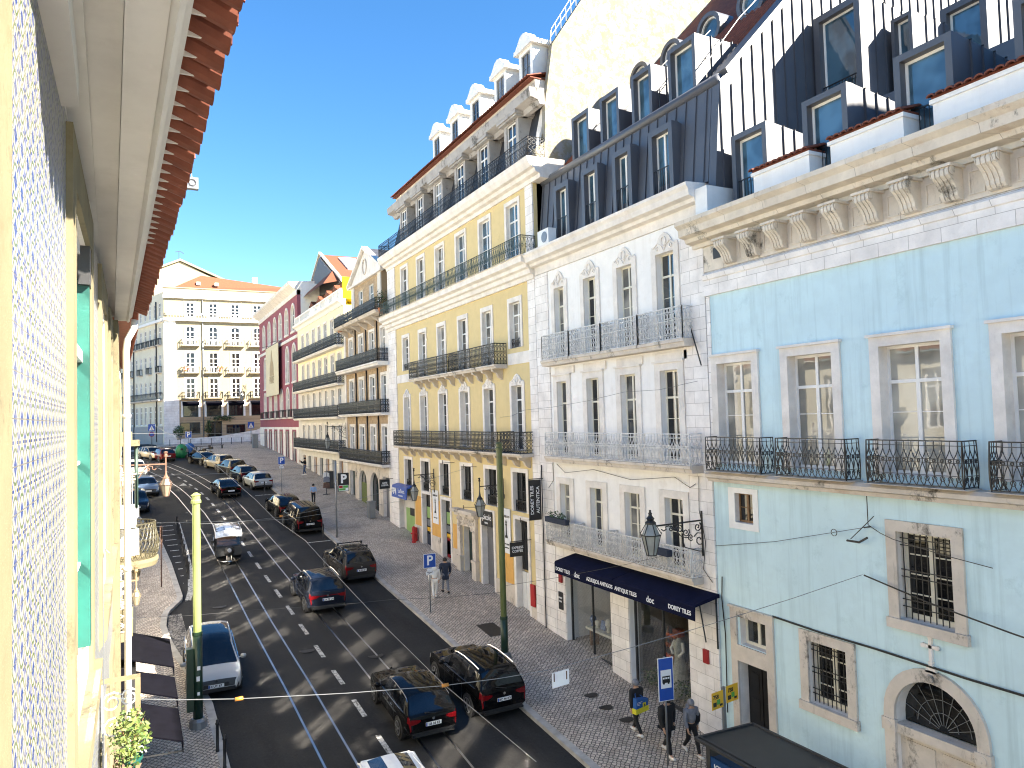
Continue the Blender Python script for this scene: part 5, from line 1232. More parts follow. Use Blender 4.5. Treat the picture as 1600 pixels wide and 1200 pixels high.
mb.tube([(-.12, 14.3, 1.0), (-.12, 14.3, 13.75), (-.1, 14.3, 13.95), (.0, 14.3, 14.15), (.02, 14.3, 14.3)], .055, 10)
for z in (4, 7, 10, 12.6): mb.tube([(-.12, 14.3, z), (-.12, 14.3, z+.06)], .07, 10); 
mb.build('downpipe', M['white_paint'], TH)
mb = MB(); mb.tube([(-.27, 8.0, 8.9), (-.27, 8.0, 11.2), (-.25, 8.0, 11.3), (-.22, 8.0, 11.26)], .005, 5); mb.build('wall_hook', M['grey_metal'], TH)
# next houses down the left side
LS = empty('cream_house', (-.5, 24, gz(24)), 'cream plastered house beyond the tiled front with iron balconies and red tile eave', 'building')
TL2 = TX(-.5, 1); hs = [(c-.55, c+.55, z, z+2.7) for c in (16.4, 19.2, 22, 24.8, 27.6, 30.4, 33.2) for z in (11.3, 7.6)] + [(c-.8, c+.8, 2.6, 5.6) for c in (16.6, 20, 23.4, 26.8, 30.4, 33)]
mb = MB(TL2); shell(mb, 14.65, 35, .5, 14.9, hs, .3, 10); mb.build('wall', [M['cream_stucco'], M['limestone_plain']], LS)
for h in hs:
    o = window(TL2, LS, h, .1, 'white_paint', 'pane_left', 2, .74, 3); surround(TL2, o, h, .18, .2, 0, .04, 'left_stone', False)
mb = MB(); y = 15.0; mb.box(-.6, .02, 14.7, 35, 14.9, 15.0)
tile_row(mb, -.6, .10, 14.8, 35, 15.25, 15.03, pitch=.23, r=.11); mb.v = [(x-.022*max(0, y-22), y, z) for x, y, z in mb.v]; mb.build('eave_tiles', M['roof_tile'], LS)
LR = empty('pale_corner_house', (-.9, 45, gz(45)), 'pale plastered left hand house on the bend past the round balcony', 'building')
TL3 = TX(-.95, 1); hs = [(c-.55, c+.55, z, z+2.5) for c in (37, 39.8, 42.6, 45.4, 48.2, 51, 53.8, 56.6) for z in (8.6, 12.2)]
mb = MB(TL3); shell(mb, 35.05, 60, 1.5, 15.6, hs, .3, 10); mb.build('wall', [M['white_stucco'], M['limestone_plain']], LR)
for h in hs:
    o = window(TL3, LR, h, .1, 'white_paint', 'pane_left', 2, .74, 3); surround(TL3, o, h, .18, .2, 0, .04, 'limestone_plain', False)
LT = empty('bend_house', (-1, 60, gz(60)), 'cream terraced house following the bend at the upper left of the street', 'building')
TL4 = TL((-1.1, 60.2), math.atan2(1, -.16)); hs = [(c-.55, c+.55, z, z+2.6) for c in [2+2.7*k for k in range(15)] for z in (10.6, 14.4, 18.2)]
mb = MB(TL4); shell(mb, 0, 42, 3, 22, hs, .3, 10); mb.build('wall', [M['lemon_stucco'], M['limestone_plain']], LT)
for h in hs:
    o = window(TL4, LT, h, .1, 'white_paint', 'pane_left', 2, .74, 2)
# things that stand out from the left fronts
e = balcony(TL2, LS, 15.9, 18.2, 8.55, .45, .9, 'scroll', 'iron_white', .15, 'left_stone', .012, .2)
e = balcony(TL2, LS, 23.6, 24.9, 10.1, .6, 1.0, 'bars', 'iron_white', .5, 'white_stucco', .012, .12)
mb = MB(); mb.tube([(.04, 24.0, 10.1), (.04, 24.0, 11.9)], .05, 6); mb.tube([(-.25, 24.0, 10.1), (-.25, 24.0, 11.9)], .03, 6); mb.tube([(.04, 24.0, 11.0), (-.25, 24.0, 11.5)], .015, 5); mb.build('veranda_post', M['iron_green'], LS)
mb = MB(); mb.box(-.5, .13, 23.5, 25.2, 11.9, 12.05); mb.box(-.5, -.06, 23.6, 25.2, 12.05, 12.3); mb.build('veranda_roof', M['left_stone'], LS)
part_box(None, LS, 'white_meter_box', 'white_paint', -.5, .1, 24.4, 24.9, 8.7, 9.4)
# round basket balcony
mb = MB(); mb.lathe([(0.0, 8.05), (.95, 8.05), (1.0, 8.2), (1.0, 8.3), (0, 8.3)], (-.45, 26.6, 0), 22, -math.pi/2, math.pi/2, (1.12, 1)); rb_ = mb.build('round_balcony', M['left_stone'], LS)
mb = MB(); cx, cy = -.45, 26.6
def rp(th, z): 
    t_ = (z-8.3)/1.1; rr = .93+.12*math.sin(math.pi*min(1, t_*1.2))*(1-t_*.6); return (cx+rr*1.12*math.cos(th), cy+rr*math.sin(th), z)
for z, r_ in ((9.4, .022), (9.28, .012), (8.9, .012), (8.34, .016)): mb.tube([rp(-math.pi/2+math.pi*k/24, z) for k in range(25)], r_, 4)
for k in range(22):
    t0 = -math.pi/2+math.pi*k/22; dt = math.pi/22
    mb.tube([rp(t0+dt*(.5+.5*math.sin(z_*1.1)), 8.34+1.04*z_/9) for z_ in range(10)], .012, 3); mb.tube([rp(t0+dt*(.5-.5*math.sin(z_*1.1)), 8.34+1.04*z_/9) for z_ in range(10)], .012, 3)
    mb.tube([rp(t0+dt*(.5+.42*math.cos(q*math.pi/3)), 9.1+.1*math.sin(q*math.pi/3)) for q in range(7)], .010, 3)
    mb.tube([rp(t0+dt*(.5+.42*math.cos(q*math.pi/3)), 8.62+.1*math.sin(q*math.pi/3)) for q in range(7)], .010, 3)
mb.build('railing', M['iron_gold'], rb_)
part_box(None, LS, 'dark_shopfront', 'sign_black', -.49, .0, 19.4, 33, 3.0, 5.35)
def lantern(e, x, y, z, s=1.0, glassm='lamp_glass', metal='iron_black'):
    """six-sided street lantern whose bottom stands at z: frame > panes"""
    mb = MB(); P6 = lambda r, zz: [(x+r*s*math.cos(math.pi*k/3+.3), y+r*s*math.sin(math.pi*k/3+.3), z+zz*s) for k in range(6)]
    lo, mi, sh, hi = P6(.15, 0), P6(.30, .62), P6(.33, .66), P6(.14, .98)
    for k in range(6):
        mb.tube([lo[k], mi[k]], .016*s, 4); mb.tube([lo[k], lo[(k+1) % 6]], .02*s, 4); mb.tube([mi[k], mi[(k+1) % 6]], .022*s, 4); mb.tube([sh[k], hi[k]], .016*s, 4)
        mb.tube([(mi[k][0], mi[k][1], mi[k][2]-.02), (mi[k][0]+(mi[k][0]-x)*.12, mi[k][1]+(mi[k][1]-y)*.12, mi[k][2]+.09*s)], .014*s, 4)
    mb.lathe([(.17, .96), (.17, 1.02), (.10, 1.08), (.13, 1.14), (.06, 1.22), (.03, 1.4), (0, 1.4)], (x, y, z), 8, sq=(1, 1)) if s == 1.0 else mb.lathe([(.17*s, .96*s), (.17*s, 1.02*s), (.10*s, 1.08*s), (.06*s, 1.2*s), (.03*s, 1.4*s), (0, 1.4*s)], (x, y, z), 8)
    f = mb.build('lantern_frame', M[metal], e); g = MB(); q = .94
    n0 = g.addv([(x+(a-x)*q, y+(b_-y)*q, c) for a, b_, c in lo]+[(x+(a-x)*q, y+(b_-y)*q, c) for a, b_, c in mi]+[(x+(a-x)*q, y+(b_-y)*q, c) for a, b_, c in hi])
    for k in range(6):
        k2 = (k+1) % 6; g.face((n0+k, n0+k2, n0+6+k2, n0+6+k)); g.face((n0+6+k, n0+6+k2, n0+12+k2, n0+12+k))
    g.face([n0+k for k in range(6)]); g.face([n0+12+k for k in range(6)]); g.build('panes', M[glassm], f); return f
def wall_lamp(xw, yw, zt, xl, yl, zl, label, s=1.0, glassm='lamp_glass', metal='iron_black', ornate=True, cat='street lamp', group='wall lanterns on iron brackets'):
    """bracket from the wall point (xw, yw, zt) to a lantern hanging at (xl, yl), bottom zl"""
    e = empty('wall_lantern', (xw, yw, zt), label, cat, group); f = lantern(e, xl, yl, zl, s, glassm, metal)
    mb = MB(); d = Vector((xl-xw, yl-yw, 0)); L = d.length; d.normalize()
    Q = lambda a, z: (xw+d.x*a, yw+d.y*a, zt+z)
    mb.tube([Q(0.02, .3), Q(0.02, -1.15)], .035, 5); mb.tube([Q(0, 0), Q(L, -.02)], .028, 5); mb.tube([Q(L, .28), Q(L, zl+1.35*s-zt)], .026, 5)
    mb.lathe([(.0, 0), (.05, .03), (.06, .08), (.04, .12), (.07, .2), (0, .22)], Q(L, .2), 6)
    if ornate:
        mb.tube([Q(L*.8, -.14), Q(L*.76, -.2), Q(L*.71, -.16), Q(L*.72, -.08), Q(L*.66, -.06), Q(L*.55, -.14), Q(L*.44, -.42), Q(L*.34, -.5), Q(L*.3, -.5)], .02, 4)
        for cx_, cz, r0, a0 in ((.14, -.62, .26, .5), (.2, -.2, .16, 2.2), (.62*L, -.16, .1, 1), (.45*L, -.2, .15, 0), (.33*L, -.33, .15, 2.5), (.24*L, -.5, .12, 4)):
            mb.tube([Q(cx_+r0*(1-q*.07)*math.cos(a0+q*.75), cz+r0*(1-q*.07)*math.sin(a0+q*.75)) for q in range(13)], .02, 4)
        mb.tube([Q(.03, -1.0), Q(.18, -.98), Q(.36*L, -.8), Q(.4*L, -.55)], .02, 4)
    mb.build('bracket', M[metal], e); return e
wall_lamp(-.5, 28, 11.16, .95, 28, 10.05, 'sunlit pinkish street lantern on a long bracket, left side above the road', .62, 'lamp_glass_warm', 'rust')
for k, (y, z, lb) in enumerate(((26.4, 7.6, 'upper small sunlit brass lantern on the left wall under round balcony'), (25.4, 7.05, 'lower small sunlit brass lantern on the left wall under round balcony'))):
    wall_lamp(-.5, y, z+.75, .02, y, z, lb, .42, 'lamp_glass_warm', 'gold_frame', False)
# three black awnings over the left pavement
for k, (a, b_, lb) in enumerate(((24.75, 28.0, 'farthest of the three black awnings, its back half in sun'), (22.75, 24.6, 'middle one of the three black awnings on the left pavement'), (20.2, 22.5, 'nearest of the three black awnings, below the balcony plant'))):
    e = empty('shop_awning', (-.5, (a+b_)/2, 5), lb, 'awning', 'black awnings on the left front'); sl_ = -.18
    z0 = gz((a+b_)/2)+2.75
    mb = MB(); mb.prism([(-.5, z0+.45), (1.0, z0), (1.02, z0-.02), (1.02, z0-.28), (1.0, z0-.28), (.99, z0-.04), (-.5, z0+.41)], a, b_, 'w'); mb.v = [(x, y+sl_*(x-.0), z) for x, y, z in mb.v]; mb.build('cloth', M['black_cloth'], e)
    mb = MB()
    for y in (a+.04, b_-.04): mb.tube([(-.48, y+.1, z0-.3), (1.0, y-.18, z0-.26)], .018, 4)
    mb.build('arm', M['dark_metal'], e)
# balcony with the plants close by
e = empty('planter_balcony', (-.33, 8.4, 8.6), 'small iron window balcony with gilded square posts below the camera at left', 'balcony')
mb = MB(); mb.box(-.33, .04, 7.6, 9.3, 8.45, 8.55); mb.build('slab', M['left_stone'], e)
mb = MB()
for y, z0, z1 in ((8.5, 9.35, 9.9), (8.1, 8.55, 9.15)): mb.box(-.01, .04, y-.03, y+.03, z0, z1)
mb.box(-.33, .04, 8.62, 8.66, 9.86, 9.9); mb.box(-.33, .04, 8.0, 8.04, 9.1, 9.13); mb.box(-.01, .03, 8.0, 8.66, 9.12, 9.15); mb.build('gilded_post', M['gold_frame'], e)
mb = MB()
for cz, rr, cx_ in ((9.66, .11, -.22), (9.68, .1, -.06), (9.4, .12, -.2), (8.85, .12, -.12), (9.1, .09, .0)): mb.tube([(cx_+rr*(1-q*.05)*math.cos(q*.7), 8.64, cz+rr*(1-q*.05)*math.sin(q*.7)) for q in range(14)], .009, 4)
mb.tube([(.02, 8.64, 8.5), (.02, 8.64, 9.9)], .012, 4); mb.tube([(-.3, 8.64, 8.5), (-.3, 8.64, 9.9)], .012, 4); mb.tube([(.02, 7.7, 8.5), (.02, 7.7, 9.2)], .012, 4); mb.build('scrollwork', M['iron_white'], e)
def leaf_clump(name, c, rad, n, size, label, cat, mats=('leaf_a', 'leaf_b', 'leaf_c'), pot=None, parent=None, stem=True, seed=1, flat=1.0):
    r = random.Random(seed); e = empty(name, c, label, cat) if parent is None else parent
    for mi, mt in enumerate(mats):
        mb = MB(); mb.smooth = False
        for _ in range(n//len(mats)):
            while True:
                d = Vector((r.uniform(-1, 1), r.uniform(-1, 1), r.uniform(-1, 1)))
                if .25 < d.length < 1 and (r.random() > .25 or d.z > -.3): break
            d *= (1+.25*math.sin(d.x*7+seed)*math.sin(d.y*6)); p = Vector(c)+Vector((d.x*rad[0], d.y*rad[1], d.z*rad[2]))
            t_ = Vector((r.gauss(0, 1), r.gauss(0, 1), r.gauss(0, .7)+.3)).normalized(); b_ = t_.orthogonal().normalized(); s_ = size*r.uniform(.6, 1.3)
            a1 = p+t_*s_; m1 = p+t_*s_*.5
            n0 = mb.addv([tuple(p), tuple(m1+b_*s_*.28), tuple(a1), tuple(m1-b_*s_*.28)]); mb.face((n0, n0+1, n0+2, n0+3))
        mb.build('foliage', M[mt], e, fix=False)
    if stem:
        mb = MB()
        for k in range(5):
            a = k*1.3; mb.tube([(c[0], c[1], c[2]-rad[2]*1.0), (c[0]+rad[0]*.4*math.cos(a), c[1]+rad[1]*.4*math.sin(a), c[2]), (c[0]+rad[0]*.7*math.cos(a), c[1]+rad[1]*.7*math.sin(a), c[2]+rad[2]*.6)], [.012, .009, .004], 4)
        mb.build('stems', M['wood'], e)
    if pot:
        mb = MB(); mb.lathe([(pot[0]*.7, -pot[1]), (pot[0], 0), (pot[0]*1.08, .0), (pot[0]*1.08, -.03), (pot[0]*.9, -.04), (0, -.03)], (c[0], c[1], c[2]-rad[2]*.85), 14); mb.build('pot', M[pot[2]], e)
    return e
leaf_clump('balcony_plant', (-.05, 8.3, 9.42), (.16, .3, .24), 900, .045, 'bushy sunlit succulent plant on the gilded left balcony', 'plant', ('leaf_b', 'leaf_a', 'leaf_b'), (.1, .16, 'green_wood'), seed=4)
leaf_clump('balcony_plant', (-.12, 8.2, 9.06), (.14, .2, .2), 240, .05, 'drooping reddish brown plant low on the gilded left balcony', 'plant', ('leaf_b', 'rust'), (.09, .14, 'terracotta_pot'), seed=9)
e = empty('hanging_sign', (.46, 6.9, 14.55), 'small square grey lantern box hanging by a thread from the red eave', 'sign')
mb = MB(); mb.box(.41, .51, 6.87, 6.93, 14.5, 14.6); mb.v = [(x, y, z) for x, y, z in mb.v]; mb.build('box', M['grey_metal'], e)
mb = MB(); mb.tube([(.46, 6.9, 14.6), (.43, 6.9, 14.86)], .003, 4); mb.build('thread', M['white_metal'], e)
mb = MB(); mb.tube([(.46+.03*math.cos(q), 6.868, 14.55+.03*math.sin(q)) for q in range(7)], .004, 4); mb.build('emblem', M['sign_black'], e)
# ================================================================ street furniture
def on(x, y, dz=.0): return gz(y)+dz
def tram_pole(x, y, zt, zc, label):
    e = empty('tram_pole', (x, y, on(x, y, .13)), label, 'pole', 'green poles carrying the tram wires'); z0 = on(x, y, .13)
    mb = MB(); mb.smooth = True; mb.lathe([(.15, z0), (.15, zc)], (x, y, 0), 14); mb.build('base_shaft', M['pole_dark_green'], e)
    mb = MB(); mb.lathe([(.125, zc), (.125, zt-.9), (.12, zt-.1)], (x, y, 0), 14); mb.lathe([(.16, zt-.12), (.16, zt-.04), (.13, zt), (.13, zt+.12), (.16, zt+.14), (.05, zt+.22), (0, zt+.22)], (x, y, 0), 14)
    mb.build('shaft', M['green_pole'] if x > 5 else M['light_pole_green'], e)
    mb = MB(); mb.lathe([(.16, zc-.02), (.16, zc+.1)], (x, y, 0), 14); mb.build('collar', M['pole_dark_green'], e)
    mb = MB(); mb.lathe([(.28, z0-.1), (.27, z0+.2), (.2, z0+.28)], (x, y, 0), 14); mb.build('foot', M['grey_metal'], e); return e
e = tram_pole(1.79, 26.5, 10.0, 5.6, 'lime green tram pole with sunlit top beside the silver car')  # two-tone paint, its dark band carried up to stand in for shade
mb = MB(); mb.box(1.45, 1.66, 26.35, 26.6, 3.2, 5.2); mb.build('switch_box', M['pole_dark_green'], e)
mb = MB(); mb.box(1.76, 1.86, 26.32, 26.345, 4.5, 4.62); mb.box(1.74, 1.84, 26.32, 26.345, 4.15, 4.3); mb.box(1.76, 1.84, 26.32, 26.345, 3.7, 3.8); mb.build('sticker', M['sign_white'], e)
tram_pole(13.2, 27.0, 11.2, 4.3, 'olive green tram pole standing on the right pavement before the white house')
# ornate wall lamps on the right
wall_lamp(16.44, 18.72, 8.88, 14.35, 18.72, 7.98, 'largest black lantern on an ornate scrolled bracket beside the blue house', 1.0)
wall_lamp(16.42, 33.2, 9.04, 15.1, 33.2, 7.55, 'black wall lantern on yellow house beside the green pole', .88, ornate=True)
wall_lamp(16.42, 42.8, 9.04, 15.1, 42.8, 7.5, 'black wall lantern on yellow house above the blue awning sign', .88)
wall_lamp(16.45, 63.9, 12.0, 14.8, 63.9, 10.1, 'distant black wall lantern between the brown and cream houses', 1.0)
wall_lamp(16.0, 124.6, 18.6, 15.2, 123.6, 16.2, 'far black lantern at the corner building beyond the pink house', 1.2)
# parking signs
def post_sign(x, y, z1, w, h, label, tilt=0, plate=True, ang=0.0):
    z0 = on(x, y, .13); e = empty('parking_sign', (x, y, z0), label, 'parking sign', 'blue parking signs on posts', rz=ang)
    mb = LB(); mb.tube([(0, 0, 0), (0, 0, z1-z0+h*.4)], .032, 6); mb.build('post', M['grey_metal'], e)
    Z = z1-z0
    mb = LB(); mb.box(-w/2, w/2, -.05, -.035, Z-h/2, Z+h/2); b_ = mb.build('board', M['sign_white'], e)
    mb = LB(); mb.box(-w/2+.02, w/2-.02, -.056, -.051, Z-h/2+.02, Z+h/2-.02); mb.build('blue_face', M['sign_blue'], b_)
    text_ob('P', h*.95, M['sign_white'], b_, Mface((0, -.06, Z), (1, 0, 0), (0, 0, 1)), bold=.02*h)
    if plate:
        mb = LB(); mb.box(-w*.32, w*.32, -.05, -.04, Z-h/2-.34, Z-h/2-.16); mb.box(-w*.22, w*.22, -.05, -.04, Z-h/2-.14, Z-h/2-.03); p_ = mb.build('plate', M['sign_white'], e)
        mb = LB(); mb.tube([(-w*.2, -.052, Z-h/2-.3), (w*.2, -.052, Z-h/2-.2)], .012, 4); mb.box(-w*.25, w*.25, -.056, -.051, Z-h/2-.22, Z-h/2-.20); mb.build('pictogram', M['sign_black'], p_)
    return e
post_sign(12.39, 33.2, 5.72, .62, .66, 'blue P parking sign nearest, behind two walkers on the pavement')
post_sign(11.39, 66.6, 9.15, .58, .66, 'blue P parking sign by the parked silver hatchback')
post_sign(6.2, 104, 11.25, .75, .8, 'far blue P parking sign near the green bin and motorcycles', plate=False)
# electronic car park sign
z0 = on(11.83, 48.9, .13); e = empty('car_park_sign', (11.83, 48.9, z0), 'tall black car park display with big white P and green red panel', 'car park sign')
mb = LB(); mb.tube([(0, 0, 0), (0, 0, 5.0)], .06, 8); mb.build('post', M['grey_metal'], e)
mb = LB(); mb.box(.12, .84, -.12, .02, 3.0, 4.2); c_ = mb.build('cabinet', M['sign_black'], e)
text_ob('P', .78, M['sign_white'], c_, Mface((.48, -.13, 3.8), (1, 0, 0), (0, 0, 1)), bold=.03)
mb = LB(); mb.box(.15, .8, -.13, -.121, 3.03, 3.4); mb.build('display', M['sign_white'], c_)
mb = LB(); mb.box(.17, .42, -.135, -.131, 3.22, 3.38); mb.build('red_panel', M['sign_red'], c_)
mb = LB(); mb.box(.44, .78, -.135, -.131, 3.22, 3.38); mb.box(.17, .6, -.135, -.131, 3.06, 3.2); mb.build('green_panel', M['sign_green'], c_)
# bus stop sign with the bus pictogram
z0 = on(14.2, 18.1, .13); e = empty('bus_stop_sign', (14.2, 18.1, z0), 'blue bus stop sign with white square and black bus on a post', 'bus stop sign', rz=R(-8))
mb = LB(); mb.tube([(0, 0, 0), (0, 0, 3.2)], .035, 6); mb.build('post', M['grey_metal'], e)
mb = LB(); mb.box(-.26, .26, -.06, -.04, 1.9, 3.18); b_ = mb.build('board', M['sign_white'], e)
mb = LB(); mb.box(-.24, .24, -.066, -.061, 1.92, 3.16); mb.build('blue_face', M['sign_blue'], b_)
mb = LB(); mb.box(-.18, .18, -.072, -.067, 2.28, 2.82); mb.build('white_face', M['sign_white'], b_)
mb = LB(); mb.box(-.13, .13, -.078, -.073, 2.6, 2.64); mb.box(-.13, .13, -.078, -.073, 2.44, 2.55)
for x in (-.12, -.04, .04, .12): mb.box(x-.008, x+.008, -.078, -.073, 2.55, 2.6)
for x in (-.08, .08): mb.tube([(x, -.078, 2.43), (x, -.073, 2.43)], .035, 8)
mb.build('pictogram', M['sign_black'], b_)
# yellow stop information plates
z0 = on(15.2, 17.0, .13); e = empty('stop_timetable', (15.25, 16.75, z0), 'two yellow tram stop information plates on a grey post', 'information sign', rz=R(8))
mb = LB(); mb.box(-.06, .06, -.03, .03, 0, 2.62); mb.build('post', M['grey_metal'], e)
for k, (x0, x1, dz) in enumerate(((-.56, -.07, 0), (.07, .6, .06))):
    mb = LB(); mb.box(x0, x1, -.05, -.035, 2.08+dz, 2.56+dz); p_ = mb.build('plate', M['sign_yellow'], e)
    xm = (x0+x1)/2; text_ob('758', .16, M['sign_black'], p_, Mface((xm-.08, -.056, 2.42+dz), (1, 0, 0), (0, 0, 1)), bold=.003)
    mb = LB(); mb.box(xm-.2, xm-.06, -.055, -.051, 2.16+dz, 2.28+dz); mb.build('print', M['sign_black'], p_)
    mb = LB(); mb.box(xm+.08, xm+.2, -.055, -.051, 2.14+dz, 2.2+dz); mb.build('print', M['sign_black'], p_)
    mb = LB(); mb.box(xm-.04, xm+.1, -.055, -.051, 2.2+dz, 2.34+dz); mb.build('logo', M['sign_green'], p_)
# bus shelter
sh = empty('bus_shelter', (14.2, 13.2, gz(13)), 'bus shelter with flat dark roof and blue backlit panel end, bottom right', 'bus shelter')
mb = MB(); zr = 3.86
mb.prism([(12.98, 11.6), (14.82, 11.6), (14.82, 15.2), (12.98, 15.3)], zr, zr+.05, 'v'); mb.build('roof', M['shelter_roof'], sh)
mb = MB()
for a, b_ in (((12.95, 15.34), (14.86, 15.24)), ((12.95, 11.55), (12.95, 15.34)), ((14.86, 11.55), (14.86, 15.24)), ((13.1, 11.55), (13.1, 15.3))): mb.tube([(*a, zr+.06), (*b_, zr+.06)], .05, 4)
mb.build('roof_rim', M['dark_metal'], sh)
mb = MB(); mb.box(13.2, 14.7, 15.02, 15.12, gz(15)+.25, zr-.35); mb.build('poster_case', M['shelter_blue'], sh)
mb = MB(); mb.box(13.12, 13.19, 15.0, 15.14, gz(15), zr); mb.box(14.71, 14.78, 15.0, 15.14, gz(15), zr); mb.box(13.19, 14.71, 15.0, 15.14, zr-.34, zr-.02); mb.box(13.12, 13.19, 11.7, 11.8, gz(11.7), zr); mb.build('frame', M['dark_metal'], sh)
mb = MB(); mb.box(13.12, 13.18, 13.4, 14.98, gz(14)+.25, zr-.3); mb.build('side_panel', M['shelter_blue'], sh)
text_ob('JCDecaux', .2, M['sign_white'], sh, Mface((13.11-14.2, 14.45-13.2, 3.35-gz(13)), (0, -1, 0), (0, 0, 1)))
# white plate hanging in the wires
e = empty('hanging_plate', (7.35, 12.6, 7.33), 'white rusty metal plate hanging on the span wire above pavement', 'sign')
mb = MB(); mb.box(7.16, 7.54, 12.585, 12.6, 7.17, 7.46); mb.v = [(x, y, z+(x-7.35)*.06) for x, y, z in mb.v]; pl = mb.build('plate', M['white_metal'], e)
mb = MB()
for x in (7.2, 7.48): mb.box(x-.012, x+.012, 12.578, 12.584, 7.28, 7.44)
mb.build('rust_streak', M['rust'], pl)
# wires: sagging, thin
def wire(pts, r, label, mat='dark_metal', sag=.0, ins=(), name='overhead_wire', imat='orange_insulator'):
    P = []; 
    for (a, b_) in zip(pts, pts[1:]):
        A, B = Vector(a), Vector(b_); n = max(2, int((B-A).length/2.5))
        for i in range(n): t_ = i/n; q = A.lerp(B, t_); q.z -= sag*4*t_*(1-t_); P.append(tuple(q))
    P.append(tuple(pts[-1])); mb = MB(); mb.tube(P, r, 4); o = tag(mb.build(name, M[mat]), label, 'wire', 'overhead wires across the street')
    for k, q in enumerate(ins):
        b = MB(); A = Vector(q); b.tube([tuple(A-Vector((.06, 0, 0))), tuple(A+Vector((.06, 0, 0)))], .032, 6); b.build('insulator', M[imat], o)
    return o
spA = [(-.33, 12.6, 8.45), (1.45, 12.6, 8.09), (4.88, 12.6, 7.64), (7.1, 12.6, 7.52), (11.33, 12.6, 7.78), (16.3, 12.7, 8.2)]
wire(spA, .007, 'span wire with orange insulator crossing just above the silver car', 'grey_metal', .02, [(1.45, 12.6, 8.09), (4.95, 12.6, 7.64)])
wire([(-.5, 27, 6.35), (4, 27, 6.0), (8.5, 27, 5.7), (13.2, 27, 5.36)], .009, 'span wire from left wall to the olive tram pole', 'dark_metal', .05)
wire([(13.2, 27, 5.6), (16.5, 18.8, 8.0), (16.35, 12.55, 9.4)], .009, 'dark wire from olive pole past the big lantern to blue wall anchor', 'dark_metal', .1)
wire([(1.79, 26.5, 9.2), (4, 31, 8.6), (7.0, 34, 8.4), (16.5, 38, 9.6)], .008, 'span wire from lime pole to the yellow house', 'grey_metal', .05, [(5.5, 32.4, 8.5)])
wire([(-.95, 45, 7.3), (8, 45, 6.75), (16.5, 45, 7.4)], .010, 'span wire above the road by the tuk tuk', 'grey_metal', .02)
wire([(-1, 60, 8.95), (7, 60, 8.7), (16.5, 60, 9.1)], .016, 'span wire passing over the dark moving hatchback', 'grey_metal', .02)
wire([(-4.5, 90, 11.9), (10, 90, 11.4), (16.5, 90, 11.2)], .022, 'long pale span wire far up the street', 'grey_metal', .02)
wire([(16.5, 33.5, 12.4), (16.0, 30, 12.7), (15.9, 22, 13.2), (16.2, 18.4, 13.4)], .008, 'thin cable looped along the white and yellow fronts', 'dark_metal', .1)
cr = [(5.9, 11, 6.7), (5.62, 14.4, 6.98), (5.5, 18, 7.32), (5.46, 21.6, 7.66), (5.44, 27.2, 8.19), (5.02, 31.2, 8.57), (4.9, 35.3, 8.96), (4.3, 46, 10.0), (3.4, 58, 11.1), (1.5, 75, 12.6)]
wire([(x, y, z) for x, y, z in cr], .007, 'tram contact wire running up the middle of the street', 'grey_metal')
wire([(16.45, 15.9, 6.42), (16.42, 12.5, 6.38), (16.42, 8.0, 6.33), (16.42, 2, 6.3)], .03, 'thick black cable running along the blue wall above the arch', 'iron_black', .03, name='wall_cable')
wire([(16.35, 12.7, 8.18), (16.1, 9.06, 7.66), (16, 4, 7.2)], .02, 'double black cable slanting past the barred window on blue wall', 'iron_black', .05, name='wall_cable')
wire([(16.4, 12.55, 10.3), (16.4, 12.55, 9.45), (16.3, 11.8, 9.2), (16.3, 9.5, 8.9)], .012, 'thin anchor cable under the stone string course of the blue wall', 'iron_black', .03, name='wall_cable')
e = empty('wire_anchor', (16.35, 12.55, 9.4), 'rusty wire anchor with loops bolted on the blue wall', 'bracket')
mb = MB(); mb.tube([(16.3, 13.0, 9.05), (16.3, 12.3, 9.7)], .012, 4); mb.tube([(16.28, 13.1, 9.0), (16.28, 12.75, 9.0), (16.28, 12.5, 9.15)], .03, 5)
mb.tube([(16.3, 13.5+.09*math.cos(q*.6), 9.15+.09*math.sin(q*.6)) for q in range(11)], .01, 4); mb.tube([(16.5, 12.55, 9.4), (16.25, 12.55, 9.4)], .02, 5); mb.build('loops', M['iron_black'], e)
for (y, z0, z1, lb) in ((18.55, 4.9, 6.6, 'dark drainpipe at the joint of white and blue houses'), (29.2, 2.6, 10.2, 'black drainpipe between the yellow house and the tile shop')):
    mb = MB(); mb.tube([(16.38, y-.4 if z1 < 7 else y, z0), (16.38, y-.4 if z1 < 7 else y, z1)], .03, 6); tag(mb.build('drain_pipe', M['iron_black']), lb, 'drainpipe')
for (a, b_, lb) in (((16.4, 18.9, 15.3), (16.25, 18.25, 13.9), 'upper iron rod stay on the stone strip of white house'), ((16.4, 19.0, 6.3), (16.3, 18.6, 5.0), 'lower iron rod stay beside the navy awning')):
    mb = MB(); mb.tube([a, b_], .025, 5); tag(mb.build('iron_stay', M['iron_black']), lb, 'iron rod')
